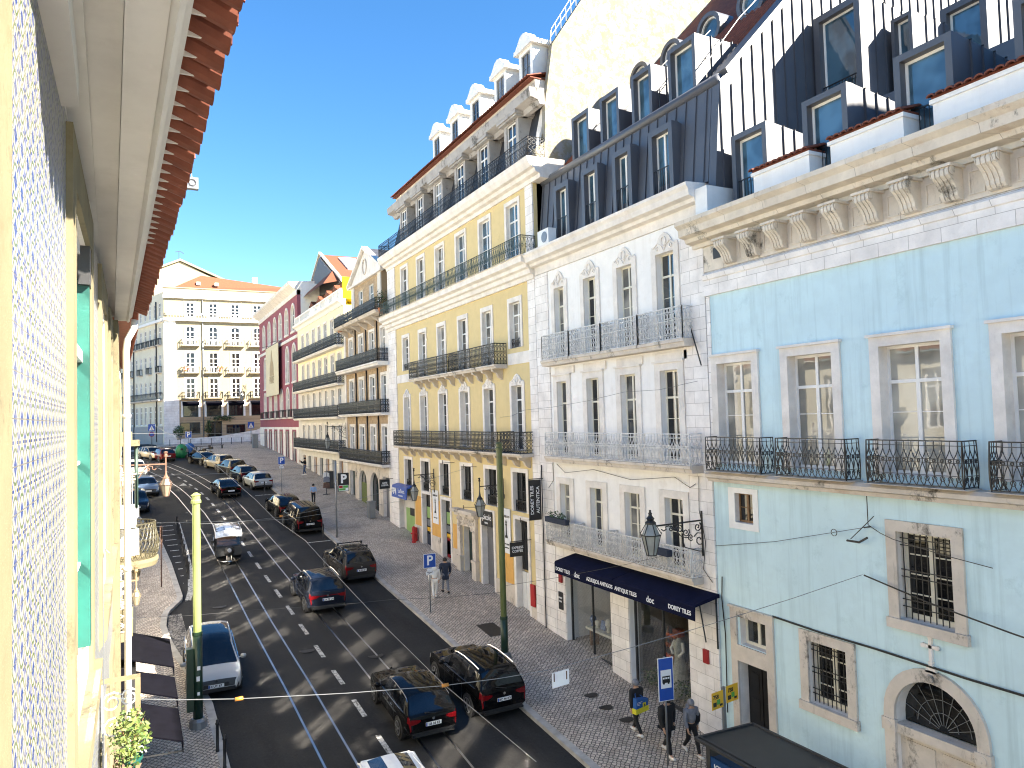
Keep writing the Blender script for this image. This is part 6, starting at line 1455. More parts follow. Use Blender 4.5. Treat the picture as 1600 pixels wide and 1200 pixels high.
# bollards
def bollard(x, y, label, base=.13): 
    e = bollard0 = None
    z = on(x, y, base); mb = MB(); mb.smooth = True; mb.lathe([(.055, 0), (.055, .05), (.045, .06), (.045, .8), (.06, .82), (.06, .86), (.045, .88), (.04, .95), (0, .97)], (x, y, z), 8)
    return tag(mb.build('bollard', M['iron_black']), label, 'bollard', 'black iron bollards')
for x, y, lb in ((2.2, 24.63, 'black bollard just right of the lime pole foot'), (2.3, 23.6, 'black bollard nearest at the left pavement edge'), (10.97, 49.0, 'black bollard behind the black parked van'), (10.01, 67.0, 'black bollard behind the silver hatchback')): bollard(x, y, lb)
for k in range(10): bollard(2.55, 43.6+k*1.35, 'black bollard in the row along the white hatched island', .02)
for k in range(9): bollard(4.6+k*1.4, 119.2-k*.15, 'far black bollard in the row before the corner building', .14)
for k in range(5): bollard(.2-k*.9, 119.5+k*1.0, 'far black bollard on the side street pavement', .14)
# litter bins, green recycling igloo
e = empty('recycling_igloo', (5.1, 98.8, gz(98.8)), 'green domed recycling igloo beside the parked motorcycles', 'recycling bin')
mb = MB(); mb.smooth = True; mb.lathe([(.66, 0), (.72, .5), (.70, 1.0), (.55, 1.4), (.3, 1.62), (0, 1.68)], (5.1, 98.8, gz(98.8)), 16); b_ = mb.build('shell', M['bin_green'], e)
mb = MB(); mb.lathe([(.16, -.0), (.16, .05), (0, .05)], (5.1, 98.8, gz(98.8)+1.66), 10); mb.tube([(5.1, 98.0, gz(98.8)+1.05), (5.1, 98.3, gz(98.8)+1.1)], .13, 10); mb.build('opening', M['plastic_black'], b_)
e = empty('recycling_igloo', (6.1, 100.4, gz(100.4)), 'blue recycling container half hidden behind the green igloo', 'recycling bin')
mb = MB(); mb.smooth = True; mb.lathe([(.62, 0), (.68, .5), (.66, 1.0), (.5, 1.4), (.25, 1.6), (0, 1.65)], (6.1, 100.4, gz(100.4)), 16); b_ = mb.build('shell', M['bin_blue'], e)
mb = MB(); mb.lathe([(.16, 0), (.16, .05), (0, .05)], (6.1, 100.4, gz(100.4)+1.62), 10); mb.build('cap', M['plastic_black'], b_)
e = empty('hydrant', (16.0, 45.6, on(16, 45.6, .13)), 'red fire hydrant at the foot of the yellow house', 'hydrant'); z = on(16, 45.6, .13)
mb = MB(); mb.lathe([(.14, 0), (.14, .1), (.09, .14), (.09, .75), (.13, .8), (.12, .95), (.05, 1.05), (0, 1.06)], (16.0, 45.6, z), 10); mb.tube([(15.8, 45.6, z+.6), (16.2, 45.6, z+.6)], .05, 6); mb.build('body', M['hydrant_red'], e)
mb = MB(); mb.box(16.1, 16.35, 45.9, 46.25, z, z+.9); mb.build('cabinet', M['hydrant_red'], e)
mb = MB(); z = on(15.6, 53.6, .13); mb.box(15.3, 15.75, 53.2, 53.9, z, z+1.15); mb.box(15.26, 15.79, 53.16, 53.94, z+1.15, z+1.22); tag(mb.build('utility_cabinet', M['grey_metal']), 'pale grey utility cabinet before the arched doors of brown house', 'cabinet')
mb = MB(); z = on(14.9, 108, .13); mb.box(14.6, 15.3, 107.4, 108.4, z, z+1.8); mb.box(14.55, 15.35, 107.35, 108.45, z+1.8, z+1.9); tag(mb.build('utility_cabinet', M['grey_metal']), 'tall grey cabinet standing at the base of the pink house', 'cabinet')
def cross_sign(x, y, label, two=False, base=.13):
    z = on(x, y, base); e = empty('crossing_sign', (x, y, z), label, 'crossing sign', 'blue crossing signs far up the street')
    mb = LB(); mb.tube([(0, 0, 0), (0, 0, 3.3)], .06, 6); mb.build('post', M['grey_metal'], e)
    mb = LB(); mb.box(-.45, .45, -.1, -.07, 2.3, 3.3); b_ = mb.build('board', M['sign_blue'], e)
    mb = LB(); mb.prism([(-.36, 2.42), (.36, 2.42), (0, 3.15)], -.11, -.101, 'w'); mb.build('triangle', M['sign_white'], b_)
    mb = LB(); mb.tube([(0, -.115, 2.85), (-.02, -.115, 2.65), (-.1, -.115, 2.5)], .035, 4); mb.tube([(-.02, -.115, 2.65), (.1, -.115, 2.5)], .035, 4); mb.tube([(-.02, -.115, 2.9), (.02, -.115, 2.92)], .05, 5); mb.build('pictogram', M['sign_black'], b_)
    if two:
        mb = LB(); mb.tube([(0, -.1, 1.85), (0, -.07, 1.85)], .36, 16); d = mb.build('no_parking_disc', M['sign_red'], e)
        mb = LB(); mb.tube([(0, -.11, 1.85), (0, -.101, 1.85)], .28, 16); mb.build('blue_disc', M['sign_blue'], d)
cross_sign(2.2, 118, 'blue pedestrian crossing sign above a red and blue disc, far left', True)
cross_sign(15.5, 116, 'blue pedestrian crossing sign near the pink house corner')
z = on(1.19, 42.45, .13); e = empty('side_sign', (1.19, 42.45, z), 'brown edge-on road sign on a thin post on the left pavement', 'road sign')
mb = LB(); mb.tube([(0, 0, 0), (0, 0, 3.1)], .03, 6); mb.build('post', M['rust'], e)
mb = LB(); mb.box(-.05, -.03, -.3, .3, 2.5, 3.1); mb.box(.03, .05, -.3, .3, 2.0, 3.1); mb.build('board', M['rust'], e)
# plants and tree by the corner building
leaf_clump('potted_bush', (5.9, 120.5, gz(120.5)+2.2), (.8, .8, .8), 500, .22, 'round dark topiary bush in a pot before the corner building', 'plant', ('leaf_c', 'leaf_a'), (.4, .6, 'grey_metal'), seed=2)
leaf_clump('wall_creeper', (12.4, 124.5, 13.4), (1.7, .35, .45), 420, .22, 'dark green creeper arching over the corner building shop door', 'plant', ('leaf_c', 'leaf_c', 'leaf_a'), None, seed=5)
leaf_clump('wall_creeper', (10.3, 124.5, 12.0), (.5, .35, 1.3), 260, .22, 'hanging dark creeper left of the corner building shop door', 'plant', ('leaf_c', 'leaf_a'), None, seed=6)
for k, (c, mt) in enumerate(((CX_[0], ('flower_red', 'leaf_a')), (CX_[1], ('flower_red', 'leaf_a', 'leaf_b')))):
    leaf_clump('flower_box', (c+(-.7 if k == 0 else .9), 124.3, 21.4), (.5, .25, .4), 140, .16, ('red flowers on the left balcony of corner building', 'red flowers and leaves on the second balcony of corner building')[k], 'plant', mt, (.2, .3, 'terracotta_pot'), seed=20+k)
leaf_clump('terrace_bush', (15.9, 51.2, 21.1), (.45, .5, .7), 300, .12, 'green bush on the brown house roof terrace', 'plant', ('leaf_a', 'leaf_c'), (.25, .4, 'terracotta_pot'), seed=7)
leaf_clump('terrace_bush', (15.9, 63.2, 20.9), (.4, .6, .5), 260, .14, 'low dark bush at the far end of brown house terrace', 'plant', ('leaf_a', 'leaf_c'), (.25, .4, 'terracotta_pot'), seed=8)
def planter(y0, y1, z, x, lb, sd, flowers=True):
    e = empty('window_box', (x, (y0+y1)/2, z), lb, 'planter'); mb = MB(); mb.box(x-.1, x+.1, y0, y1, z, z+.22); mb.build('box', M['cloth_dark_blue'], e)
    if flowers: leaf_clump('', (x, (y0+y1)/2, z+.32), (.15, (y1-y0)/2, .18), 260, .08, None, None, ('leaf_a', 'leaf_c'), None, e, False, sd)
planter(26.3, 28.0, 7.85, 15.9, 'dark blue planter with green plants on lowest balcony, left end', 11)
planter(19.7, 20.6, 7.6, 15.85, 'empty dark blue planter hooked on the balcony behind the big lantern', 12, False)
# ================================================================ goods behind the shop glass
def ladder(x, y, z, h, lb, lean=.35):
    e = empty('wooden_ladder', (x, y, z), lb, 'ladder'); mb = MB()
    for dy in (-.25, .25): mb.tube([(x, y+dy*1.2, z), (x+lean, y+dy, z+h)], .03, 4); mb.tube([(x+lean*2, y+dy*1.2, z), (x+lean, y+dy, z+h)], .03, 4)
    for k in range(1, 6): t_ = k/6; mb.box(x+lean*t_-.08, x+lean*t_+.12, y-.28, y+.28, z+h*t_, z+h*t_+.025)
    mb.build('frame', M['wood'], e)
    for k in range(1, 6):
        t_ = k/6; c = MB()
        for q in range(3): c.lathe([(.05, 0), (.08, .05), (.07, .12), (.04, .16), (0, .16)], (x+lean*t_, y-.2+q*.2, z+h*t_+.03), 8)
        c.build('copper_pot', M['copper'], e)
ladder(17.3, 21.95, 2.25, 2.2, 'wooden step ladder with copper pots, left in the right shop window')
ladder(17.6, 20.3, 2.25, 2.3, 'wooden step ladder with copper pots, right in the right shop window')
e = empty('dress_form', (17.4, 21.3, 2.25), 'headless dress form in long pale green gown in shop window', 'mannequin')
mb = MB(); mb.smooth = True; mb.lathe([(.42, 0), (.36, .5), (.27, .95), (.17, 1.35), (.2, 1.55), (.23, 1.75), (.2, 1.92), (.08, 2.0), (.06, 2.08), (0, 2.1)], (17.4, 21.3, 2.25), 16, sq=(1, .8)); mb.build('gown', M['dress_cloth'], e)
mb = MB(); mb.tube([(17.4, 21.5, 4.15), (17.3, 21.62, 3.85), (17.2, 21.4, 3.75)], [.07, .06, .05], 6); mb.tube([(17.4, 21.1, 4.15), (17.3, 20.95, 3.9), (17.2, 21.1, 3.7)], [.07, .06, .05], 6); mb.build('sleeve', M['cloth_white'], e)
mb = MB(); mb.box(17.25, 17.55, 21.15, 21.45, 4.35, 4.6); mb.build('copper_hat', M['copper'], e)
e = empty('display_table', (17.3, 25.6, 2.4), 'pale display table with ceramics in the left shop window', 'table')
mb = MB(); mb.box(17.0, 17.6, 24.5, 26.9, 3.35, 3.45); mb.build('table_top', M['ceramic'], e)
for y in (24.7, 26.7): mb = MB(); mb.box(17.1, 17.5, y-.06, y+.06, 2.4, 3.35); mb.build('leg', M['wood'], e)
rr = random.Random(12)
for k, y in enumerate((24.75, 25.2, 25.6, 26.0, 26.4, 26.75)):
    mb = MB(); h = .3+.35*rr.random(); mb.smooth = True
    if k in (1, 3): mb.smooth = False; mb.prism([(17.25, 3.46), (17.29, 3.46), (17.38, 3.46+h), (17.34, 3.46+h)], y-.17, y+.17, 'w')
    else: mb.lathe([(.1, 0), (.06, h*.2), (.15, h*.55), (.12, h*.85), (.06, h), (0, h)], (17.3, y, 3.46), 12)
    tag(mb.build('ceramic_piece', M['ceramic_blue' if k % 2 else 'ceramic']), ('white ceramic vase at the right end of display table', 'blue painted tile leaning on the display table, right', 'round white ceramic jar mid display table', 'blue painted tile leaning on the display table, left', 'small pale urn on the display table', 'blue ceramic jar at the left end of display table')[k], 'ceramics')
mb = MB(); mb.lathe([(.16, 0), (.16, .06), (.07, .12), (.06, .35), (.2, .45), (.27, .7), (.22, .95), (.1, 1.08), (0, 1.1)], (17.2, 24.45, 2.35+1.1), 14); tag(mb.build('stone_urn', M['ceramic']), 'large pale urn on a stand at the right of left shop window', 'urn')
mb = MB(); mb.box(18.9, 18.95, 26.0, 27.4, 2.6, 5.2); tag(mb.build('antique_tilework', M['ceramic_blue']), 'blue antique tile panel standing at the left in the shop', 'tile panel')
mb = MB(); mb.box(18.9, 18.95, 24.3, 25.6, 3.4, 5.3); tag(mb.build('antique_tilework', M['ceramic']), 'pale antique tile panel at the back of the left shop window', 'tile panel')
leaf_clump('window_plants', (17.2, 20.6, 2.6), (.25, .9, .3), 350, .12, 'low green plants along the bottom of right shop window', 'plant', ('leaf_a', 'leaf_c'), None, seed=31, stem=False)
leaf_clump('window_plants', (17.1, 22.3, 2.6), (.25, .6, .3), 250, .12, 'dark green plants at the left corner of right shop window', 'plant', ('leaf_c', 'leaf_a'), None, seed=32, stem=False)
# far cafe tables / motorcycles
def motorcycle(x, y, rz, label, mat='paint_black'):
    z = gz(y)+.01; e = empty('motorcycle', (x, y, z), label, 'motorcycle', 'motorcycles parked by the recycling bins', rz=rz)
    for yy in (-.68, .68):
        mb = LB(); mb.tube([(0, yy+.29*math.cos(k*math.pi/8), .3+.29*math.sin(k*math.pi/8)) for k in range(16)], .055, 5, closed=True); mb.tube([(-.04, yy, .3), (.04, yy, .3)], .18, 8); mb.build('wheel', M['rubber'], e)
    mb = LB(); mb.smooth = True; mb.tube([(0, -.75, .78), (0, -.3, .80), (0, .0, .62), (0, .3, .6), (0, .48, .95)], [.1, .16, .17, .15, .08], 8); mb.build('body', M[mat], e)
    mb = LB(); mb.tube([(0, -.7, .87), (0, -.35, .86), (0, -.05, .8)], [.1, .14, .11], 8); mb.build('seat', M['plastic_black'], e)
    mb = LB(); mb.tube([(-.34, .45, 1.05), (0, .52, 1.0), (.34, .45, 1.05)], .025, 5); mb.tube([(0, .52, 1.0), (0, .68, .3)], .04, 5); mb.box(-.14, .14, .58, .62, 1.0, 1.3); mb.build('handlebar', M['grey_metal'], e)
    mb = LB(); mb.box(-.2, .2, -.98, -.66, .85, 1.15); mb.build('top_box', M['plastic_black'], e)
motorcycle(5.9, 95.9, .5, 'dark motorcycle in front of the green igloo'); motorcycle(6.9, 97.6, .9, 'second dark motorcycle behind the parked black car'); motorcycle(7.8, 99.5, 1.1, 'motorcycle parked farthest up by the pavement', 'paint_silver')
for k, (x, y) in enumerate(((8.2, 108), (10.0, 109.5))):
    mb = MB(); z = gz(y)+.13; mb.box(x-1, x+1, y-.3, y+.3, z+.45, z+.53)
    for dx in (-.8, .8): mb.box(x+dx-.1, x+dx+.1, y-.25, y+.25, z, z+.45)
    tag(mb.build('bench', M['dark_metal']), ('dark low bench on the cobbled plaza, left', 'dark low bench on the cobbled plaza, right')[k], 'bench')

# cables draped over the fronts, flag rods, road covers
def draped(pts, label, r=.012):
    mb = MB(); mb.tube(pts, r, 4, cap=True); tag(mb.build('wall_cable', M['iron_black']), label, 'cable')
draped([(16.42, 27.9, 10.3), (16.42, 27.2, 9.95), (16.42, 25, 10.2), (16.42, 22.5, 9.95), (16.42, 20, 10.2), (16.4, 19.2, 9.9), (16.4, 18.9, 10.05)], 'loose black cable hanging under the long balcony of the white house')
draped([(16.4, 18.75, 10.3), (16.4, 18.8, 9.2), (16.4, 18.55, 8.2), (16.4, 18.7, 7.3), (16.4, 18.3, 6.95)], 'black cable looping down the stone strip behind the big lantern')
draped([(16.4, 28.2, 10.3), (16.4, 28.15, 9.6), (16.38, 28.6, 9.2)], 'short black cable at the left end of the white house balcony')
draped([(16.44, 17.9, 7.2), (16.44, 17.95, 6.5), (16.44, 17.85, 5.4), (16.44, 17.9, 3.0)], 'thin dark conduit at the left edge of the blue wall', .018)
for k, (y, z, lb) in enumerate(((39.7, 9.85, 'thin iron flag rod above the first grilled window of yellow house'), (36.6, 9.75, 'thin iron flag rod above the carved portal'), (30.2, 7.6, 'thin iron flag rod by the tall grilled door'), (36.8, 7.55, 'thin iron flag rod left of the carved portal'))):
    mb = MB(); mb.tube([(16.5, y, z), (15.75, y, z+.06)], .016, 4); mb.tube([(15.75, y, z-.05), (15.75, y, z+.17)], .02, 4); tag(mb.build('flag_rod', M['iron_black']), lb, 'flag rod')
for x, y, lb in ((6.3, 31.5, 'round cast iron cover in the road beside the dashed line'), (8.7, 29.8, 'round cast iron cover in the road between two dark cars'), (3.6, 38.5, 'round cast iron cover in the road near the hatched island')):
    mb = MB(); z = gz(y)+.002; mb.lathe([(0, .0), (.32, .0), (.32, .006), (.27, .008), (.26, .005), (0, .006)], (x, y, z), 16); tag(mb.build('manhole_cover', M['manhole']), lb, 'manhole')
# ================================================================ vehicles
def smooth_tab(tab, f):
    return lerp(tab, f)
KINDS = {
 'suv': dict(top=[(0, .60), (.004, .92), (.012, 1.03), (.03, 1.13), (.085, 1.52), (.11, 1.60), (.14, 1.63), (.30, 1.66), (.45, 1.64), (.54, 1.57), (.70, 1.08), (.74, 1.03), (.90, .95), (.965, .84), (.99, .68), (1, .52)],
             belt=[(0, .60), (.012, 1.02), (.03, 1.06), (.5, .99), (.70, .97), (.76, .97), (.9, .91), (.965, .80), (1, .52)], H=1.66, g0=.10, g1=.66),
 'hatch': dict(top=[(0, .55), (.004, .82), (.012, .93), (.035, 1.0), (.11, 1.33), (.15, 1.41), (.30, 1.46), (.45, 1.45), (.54, 1.39), (.70, .99), (.75, .94), (.90, .86), (.965, .74), (.99, .6), (1, .46)],
             belt=[(0, .55), (.012, .91), (.035, .95), (.5, .90), (.70, .89), (.76, .88), (.9, .82), (.965, .71), (1, .46)], H=1.46, g0=.12, g1=.66),
 'sedan': dict(top=[(0, .55), (.004, .85), (.015, .97), (.09, 1.0), (.24, 1.35), (.30, 1.42), (.45, 1.45), (.56, 1.38), (.72, .98), (.77, .93), (.92, .84), (.97, .73), (.99, .6), (1, .46)],
             belt=[(0, .55), (.015, .95), (.09, .97), (.5, .90), (.72, .89), (.78, .88), (.92, .80), (.97, .70), (1, .46)], H=1.45, g0=.16, g1=.68),
 'van': dict(top=[(0, .55), (.003, .95), (.008, 1.1), (.03, 1.78), (.05, 1.86), (.10, 1.89), (.5, 1.9), (.64, 1.84), (.80, 1.16), (.84, 1.1), (.95, .95), (.985, .75), (1, .5)],
             belt=[(0, .55), (.008, 1.06), (.03, 1.1), (.5, 1.06), (.80, 1.0), (.86, 1.0), (.95, .9), (.985, .72), (1, .5)], H=1.9, g0=.045, g1=.76),
 'mpv': dict(top=[(0, .58), (.004, .9), (.012, 1.02), (.035, 1.15), (.10, 1.52), (.14, 1.6), (.30, 1.66), (.46, 1.65), (.55, 1.58), (.60, 1.5), (.82, 1.06), (.86, 1.0), (.94, .9), (.98, .74), (.995, .6), (1, .48)],
             belt=[(0, .58), (.012, 1.0), (.035, 1.03), (.5, .99), (.82, .95), (.87, .94), (.94, .86), (.98, .72), (1, .48)], H=1.66, g0=.11, g1=.78),
}
def car(kind, x, y, rz, L, Wd, Hh, paint, label, plate='', rails=None, trim=False, group=None, roofbars=False, detail=True, lightbar=False, skyroof=False, name=None, pitch=None, cat='car'):
    """x, y: middle of the car on the road; rz: 0 drives up the hill, pi comes down"""
    K = KINDS[kind]; sc_ = Hh/K['H']; z0 = gz(y)+.012
    slope = math.atan2(gz(y+2)-gz(y-2), 4)
    e = empty(name or 'parked_car', (x, y, z0), label, cat, group)
    e.rotation_euler = (Matrix.Rotation(slope, 3, 'X') @ Matrix.Rotation(rz, 3, 'Z')).to_euler()
    fs = sorted(set([k/60 for k in range(6, 60)]+[0, .004, .012, .02, .03, .045, .06, .085, .11, .14, .17, .2, .24, .27, .30, .34, .38, .41, .43, .46, .5, .54, .58, .62, .66, .70, .74, .78, .82, .86, .90, .93, .95, .965, .98, .99, 1] + [K['g0'], K['g1']]))
    def wid(f): return Wd/2*pchip([(0, .86), (.02, .93), (.07, .975), (.2, 1), (.8, 1), (.92, .97), (.97, .90), (1, .76)], f)
    rows = []
    for f in fs:
        t_ = pchip(K['top'], f)*sc_; b_ = min(pchip(K['belt'], f)*sc_, t_-.012); lo = lerp([(0, .36), (.03, .28), (.1, .2), (.9, .2), (.97, .24), (1, .32)], f)
        w = wid(f); cab = max(0, min(1, (t_-b_)/.5)); wr = w*(1-.20*cab) if cab > 0 else w
        crown = .045*cab+.02
        rows.append([(0, lo), (w*.80, lo), (w*.96, lo+.10), (w, lo+(b_-lo)*.45), (w*.992, lo+(b_-lo)*.72), (w*.965, b_-.03), (w*.945, b_), (w*(.945-.10*cab), b_+(t_-b_)*.5-.0), (w*(.93-.17*cab), t_-crown-.035*cab), (w*(.88-.18*cab), t_-crown), (w*.45, t_-crown*.25), (0, t_)])
    n = len(rows[0]); ring = 2*n-2
    verts = []
    for f, r_ in zip(fs, rows):
        yy = (f-.5)*L
        for w, z in r_: verts.append((w, yy, z))
        for w, z in r_[-2:0:-1]: verts.append((-w, yy, z))
    groups = {'body': [], 'glass': [], 'tail': [], 'head': [], 'trim': []}
    def put(kind_, idx): groups[kind_].append(idx)
    roof0 = next(f for f, t_ in K['top'] if t_ >= K['H']*.94); roof1 = [f for f, t_ in K['top'] if t_ >= K['H']*.94][-1]
    wsb = K['g1']+.05
    for i in range(len(fs)-1):
        fm = (fs[i]+fs[i+1])/2
        for j in range(ring):
            j2 = (j+1) % ring; idx = (i*ring+j, i*ring+j2, (i+1)*ring+j2, (i+1)*ring+j)
            k = j if j < n-1 else ring-1-j      # row on the half section
            g = 'body'
            if k in (6, 7) and K['g0'] < fm < K['g1']:
                pillar = abs(fm-(K['g0']+K['g1'])/2-.0) < .012 or abs(fm-.27) < .012
                g = 'body' if pillar else 'glass'
            if k in (8, 9, 10) and roof1 < fm < wsb-.0: g = 'glass' if k > 8 else 'body'
            if k in (9, 10) and (lerp(K['top'], fm) > lerp(K['belt'], fm)+.06) and fm < roof0-.012 and fm > .02: g = 'glass'
            if skyroof and k in (9, 10) and roof0+.08 < fm < roof1: g = 'glass'
            if k in (4, 5) and fm < .03: g = 'tail'
            if k in (4, 5) and .925 < fm < .985: g = 'head'
            if k in (9, 10) and fm > .978: g = 'trim'
            if k in (2, 3) and fm > .985: g = 'trim'
            if k in (0, 1) or (k == 0): g = 'trim'
            put(g, idx)
    # flat ends
    for base, sgn in ((0, 1), ((len(fs)-1)*ring, -1)):
        for k in range(n-1):
            a, b_ = base+k, base+k+1; c = base+(ring-k-1 if k+1 < n-1 else n-1); d = base+(ring-k if k > 0 else 0)
            q = (a, b_, c, d) if k > 0 and k+1 < n-1 else ((a, b_, c) if k == 0 else (a, b_, d))
            put('trim' if k < 2 else 'body', q)
    def mk(nm, faces, mat, par, off=0):
        used = sorted({i for f in faces for i in f}); mp = {a: b_ for b_, a in enumerate(used)}
        me = bpy.data.meshes.new(nm); me.from_pydata([verts[i] for i in used], [], [tuple(mp[i] for i in f) for f in faces]); me.materials.append(M[mat])
        me.polygons.foreach_set('use_smooth', [True]*len(me.polygons)); me.set_sharp_from_angle(angle=R(38)); me.update()
        bm = bmesh.new(); bm.from_mesh(me); bmesh.ops.recalc_face_normals(bm, faces=bm.faces); bm.to_mesh(me); bm.free()
        o = bpy.data.objects.new(nm, me); COL.objects.link(o); o.parent = par; return o
    body = mk('body', groups['body'], paint, e); mk('window_glass', groups['glass'], 'car_glass', e); mk('lower_trim', groups['trim'], 'plastic_black', e)
    for side in (1, -1):
        def half(fc): return [f for f in fc if sum(verts[i][0] for i in f)*side > 0]
        mk('tail_light', half(groups['tail']), 'tail_red', e); mk('headlight', half(groups['head']), 'head_lamp', e)
    W2 = Wd/2
    # tail lamps on the flat end, bars, plates, handles
    hb = lerp(K['belt'], .012)*sc_
    for s_ in (-1, 1):
        mb = LB(); x0, x1 = s_*W2*.84, s_*W2*.48
        mb.prism([(x0, hb*.78), (x0, hb*.95), (x1, hb*.915), (x1, hb*.865), (s_*W2*.62, hb*.80)], -L/2-.014, -L/2+.06, 'w'); mb.build('tail_light', M['tail_red'], e)
    if lightbar: mb = LB(); mb.box(-W2*.475, W2*.475, -L/2-.008, -L/2+.04, hb*.875, hb*.90); mb.build('light_bar', M['tail_red'], e)
    mb = LB(); mb.box(-W2*.78, W2*.78, -L/2-.03, -L/2+.1, .30, .36); mb.box(-W2*.7, W2*.7, L/2-.1, L/2+.012, .32, .44)
    mb.box(-W2*.45, W2*.45, L/2-.06, L/2+.008, .5*sc_, .62*sc_); mb.build('bumper_trim', M['plastic_black'], e)
    for yy, zz, s_ in ((-L/2-.02, hb*.66, -1), (L/2+.012, .47, 1)):
        mb = LB(); mb.box(-.26, .26, yy-.012, yy+.012, zz, zz+.115); p_ = mb.build('number_plate', M['sign_white'], e)
        if detail:
            mb = LB(); mb.box(-.258 if s_ < 0 else .215, -.215 if s_ < 0 else .258, yy-.014, yy+.014, zz+.003, zz+.112); mb.build('blue_band', M['sign_blue'], p_)
            text_ob(plate or 'AB 12 CD', .11, M['sign_black'], p_, Mface((0.02, yy+s_*.014, zz+.057), (-s_, 0, 0), (0, 0, 1)), bold=.003)
    if detail:
        mb = LB()
        for s_ in (-1, 1):
            for fy in (.36, .55): mb.box(*sorted((s_*(W2*.985), s_*(W2*1.005))), (fy-.5)*L-.1, (fy-.5)*L+.1, hb*.84, hb*.87)
        mb.build('door_handle', M[paint if not trim else 'chrome'], e)
        mb = LB()
        for s_ in (-1, 1):
            for fy in (.30, .455, .62): mb.box(*sorted((s_*W2*.965, s_*(W2*.9995))), (fy-.5)*L-.004, (fy-.5)*L+.004, .34, hb*.93)
        mb.build('door_seam', M['rubber'], e)
        mb = LB(); mb.tube([(.1, -L/2+.03, hb*1.03), (-.28, -L/2+.09, hb*1.10)], .012, 4); mb.build('wiper', M['plastic_black'], e)
        mb = LB(); mb.tube([(0, -L/2-.018, hb*.90), (0, -L/2-.006, hb*.90)], .045, 10); mb.build('badge', M['chrome'], e)
        mb = LB(); mb.tube([(0, L/2-.02, .72*sc_), (0, L/2+.0, .72*sc_)], .05, 10); mb.build('badge', M['chrome'], e)
    for s_ in (-1, 1):
        fy = K['g1']-.035; mb = LB(); mb.smooth = True; cx = s_*(W2+.11); cz = hb*1.06
        mb.lathe([(0, -.09), (.09, -.07), (.11, .0), (.09, .06), (0, .08)], (cx, (fy-.5)*L, cz), 8, sq=(1.0, .7)); mb.tube([(s_*W2*.93, (fy-.5)*L, cz-.04), (cx, (fy-.5)*L, cz-.03)], .025, 5)
        mb.build('mirror', M[paint], e)
    if rails or trim:
        mt = 'chrome' if rails == 'chrome' or trim else 'plastic_black'
        if rails:
            for s_ in (-1, 1):
                mb = LB(); mb.tube([(s_*W2*.70, (f-.5)*L, lerp(K['top'], f)*sc_-.01) for f in (roof0+.02, roof0+.1, .38, roof1-.04, roof1+.01)], .022, 5); mb.build('roof_rail', M['chrome' if rails == 'chrome' else 'plastic_black'], e)
        if trim:
            for s_ in (-1, 1):
                mb = LB(); ii = [i for i, f in enumerate(fs) if K['g0']-.01 <= f <= K['g1']+.01]
                mb.tube([(s_*rows[i][6][0]*1.003, (fs[i]-.5)*L, rows[i][6][1]) for i in ii], .014, 4)
                mb.tube([(s_*rows[i][8][0]*1.003, (fs[i]-.5)*L, rows[i][8][1]) for i in ii], .012, 4); mb.build('window_trim', M['chrome'], e)
    if roofbars:
        mb = LB()
        for f in (.25, .46): mb.tube([(-W2*.75, (f-.5)*L, Hh+.08), (W2*.75, (f-.5)*L, Hh+.08)], .035, 4); mb.box(-W2*.75, -W2*.66, (f-.5)*L-.05, (f-.5)*L+.05, Hh-.03, Hh+.08); mb.box(W2*.66, W2*.75, (f-.5)*L-.05, (f-.5)*L+.05, Hh-.03, Hh+.08)
        mb.build('roof_bar', M['plastic_black'], e)
    rr = .345 if kind in ('suv', 'mpv', 'van') else .315
    for fy in (.185, .80):
        for s_ in (-1, 1):
            xo = s_*(W2+.008); yy = (fy-.5)*L
            mb = LB(); mb.tube([(s_*(W2-.30), yy, rr), (s_*(W2+.004), yy, rr)], rr+.055, 20); 
            w_ = mb.build('wheel', M['plastic_black'], e)
            mb = LB(); mb.smooth = True; prof = [(rr-.10, -.1), (rr-.03, -.11), (rr, -.08), (rr, .06), (rr-.03, .10), (rr-.11, .10)]
            mb.lathe(prof, (0, 0, 0), 20); mb.v = [(xo+s_*(c-.085), yy+a, rr+b_) for a, b_, c in mb.v]; mb.build('tyre', M['rubber'], w_)
            mb = LB(); 
            for k in range(5):
                a = k*2*math.pi/5+.3
                mb.tube([(xo+s_*.012, yy+.04*math.cos(a), rr+.04*math.sin(a)), (xo+s_*.008, yy+(rr-.1)*math.cos(a), rr+(rr-.1)*math.sin(a))], .032, 4)
            mb.tube([(xo+s_*.006, yy+(rr-.1)*math.cos(k*math.pi/10), rr+(rr-.1)*math.sin(k*math.pi/10)) for k in range(20)], .018, 4, closed=True)
            mb.tube([(xo, yy, rr), (xo+s_*.02, yy, rr)], .06, 8); mb.build('rim', M['rim'], w_)
    return e
PK = 'cars parked along the kerb'; MV = 'cars driving in the street'
car('hatch', 8.38, 24.65, R(0), 4.35, 1.80, 1.46, 'paint_black', 'black moving hatchback with large red tail lamps beside the parked black crossover', 'L8 36 E3', trim=True, group=MV, name='moving_car')
car('suv', 11.0, 25.15, R(1.5), 4.65, 1.90, 1.68, 'paint_black', 'glossy black parked crossover with chrome roof rails, nearest on the right kerb', 'BC 46 KV', rails='chrome', trim=True, group=PK)
car('suv', 8.02, 37.5, R(1), 4.45, 1.88, 1.66, 'paint_ink_blue', 'dark blue moving crossover with full width red light bar and chrome rails', 'CA 78 OV', rails='chrome', group=MV, lightbar=True, name='moving_car')
car('suv', 10.62, 41.4, R(3), 4.55, 1.88, 1.66, 'paint_brown_grey', 'brown grey parked crossover carrying black roof bars', 'BI 00 EP', rails='black', trim=True, roofbars=True, group=PK)
car('van', 10.35, 53.0, R(3), 4.7, 1.86, 1.88, 'paint_black', 'black parked van with darkened rear window', '34 SX 08', group=PK)
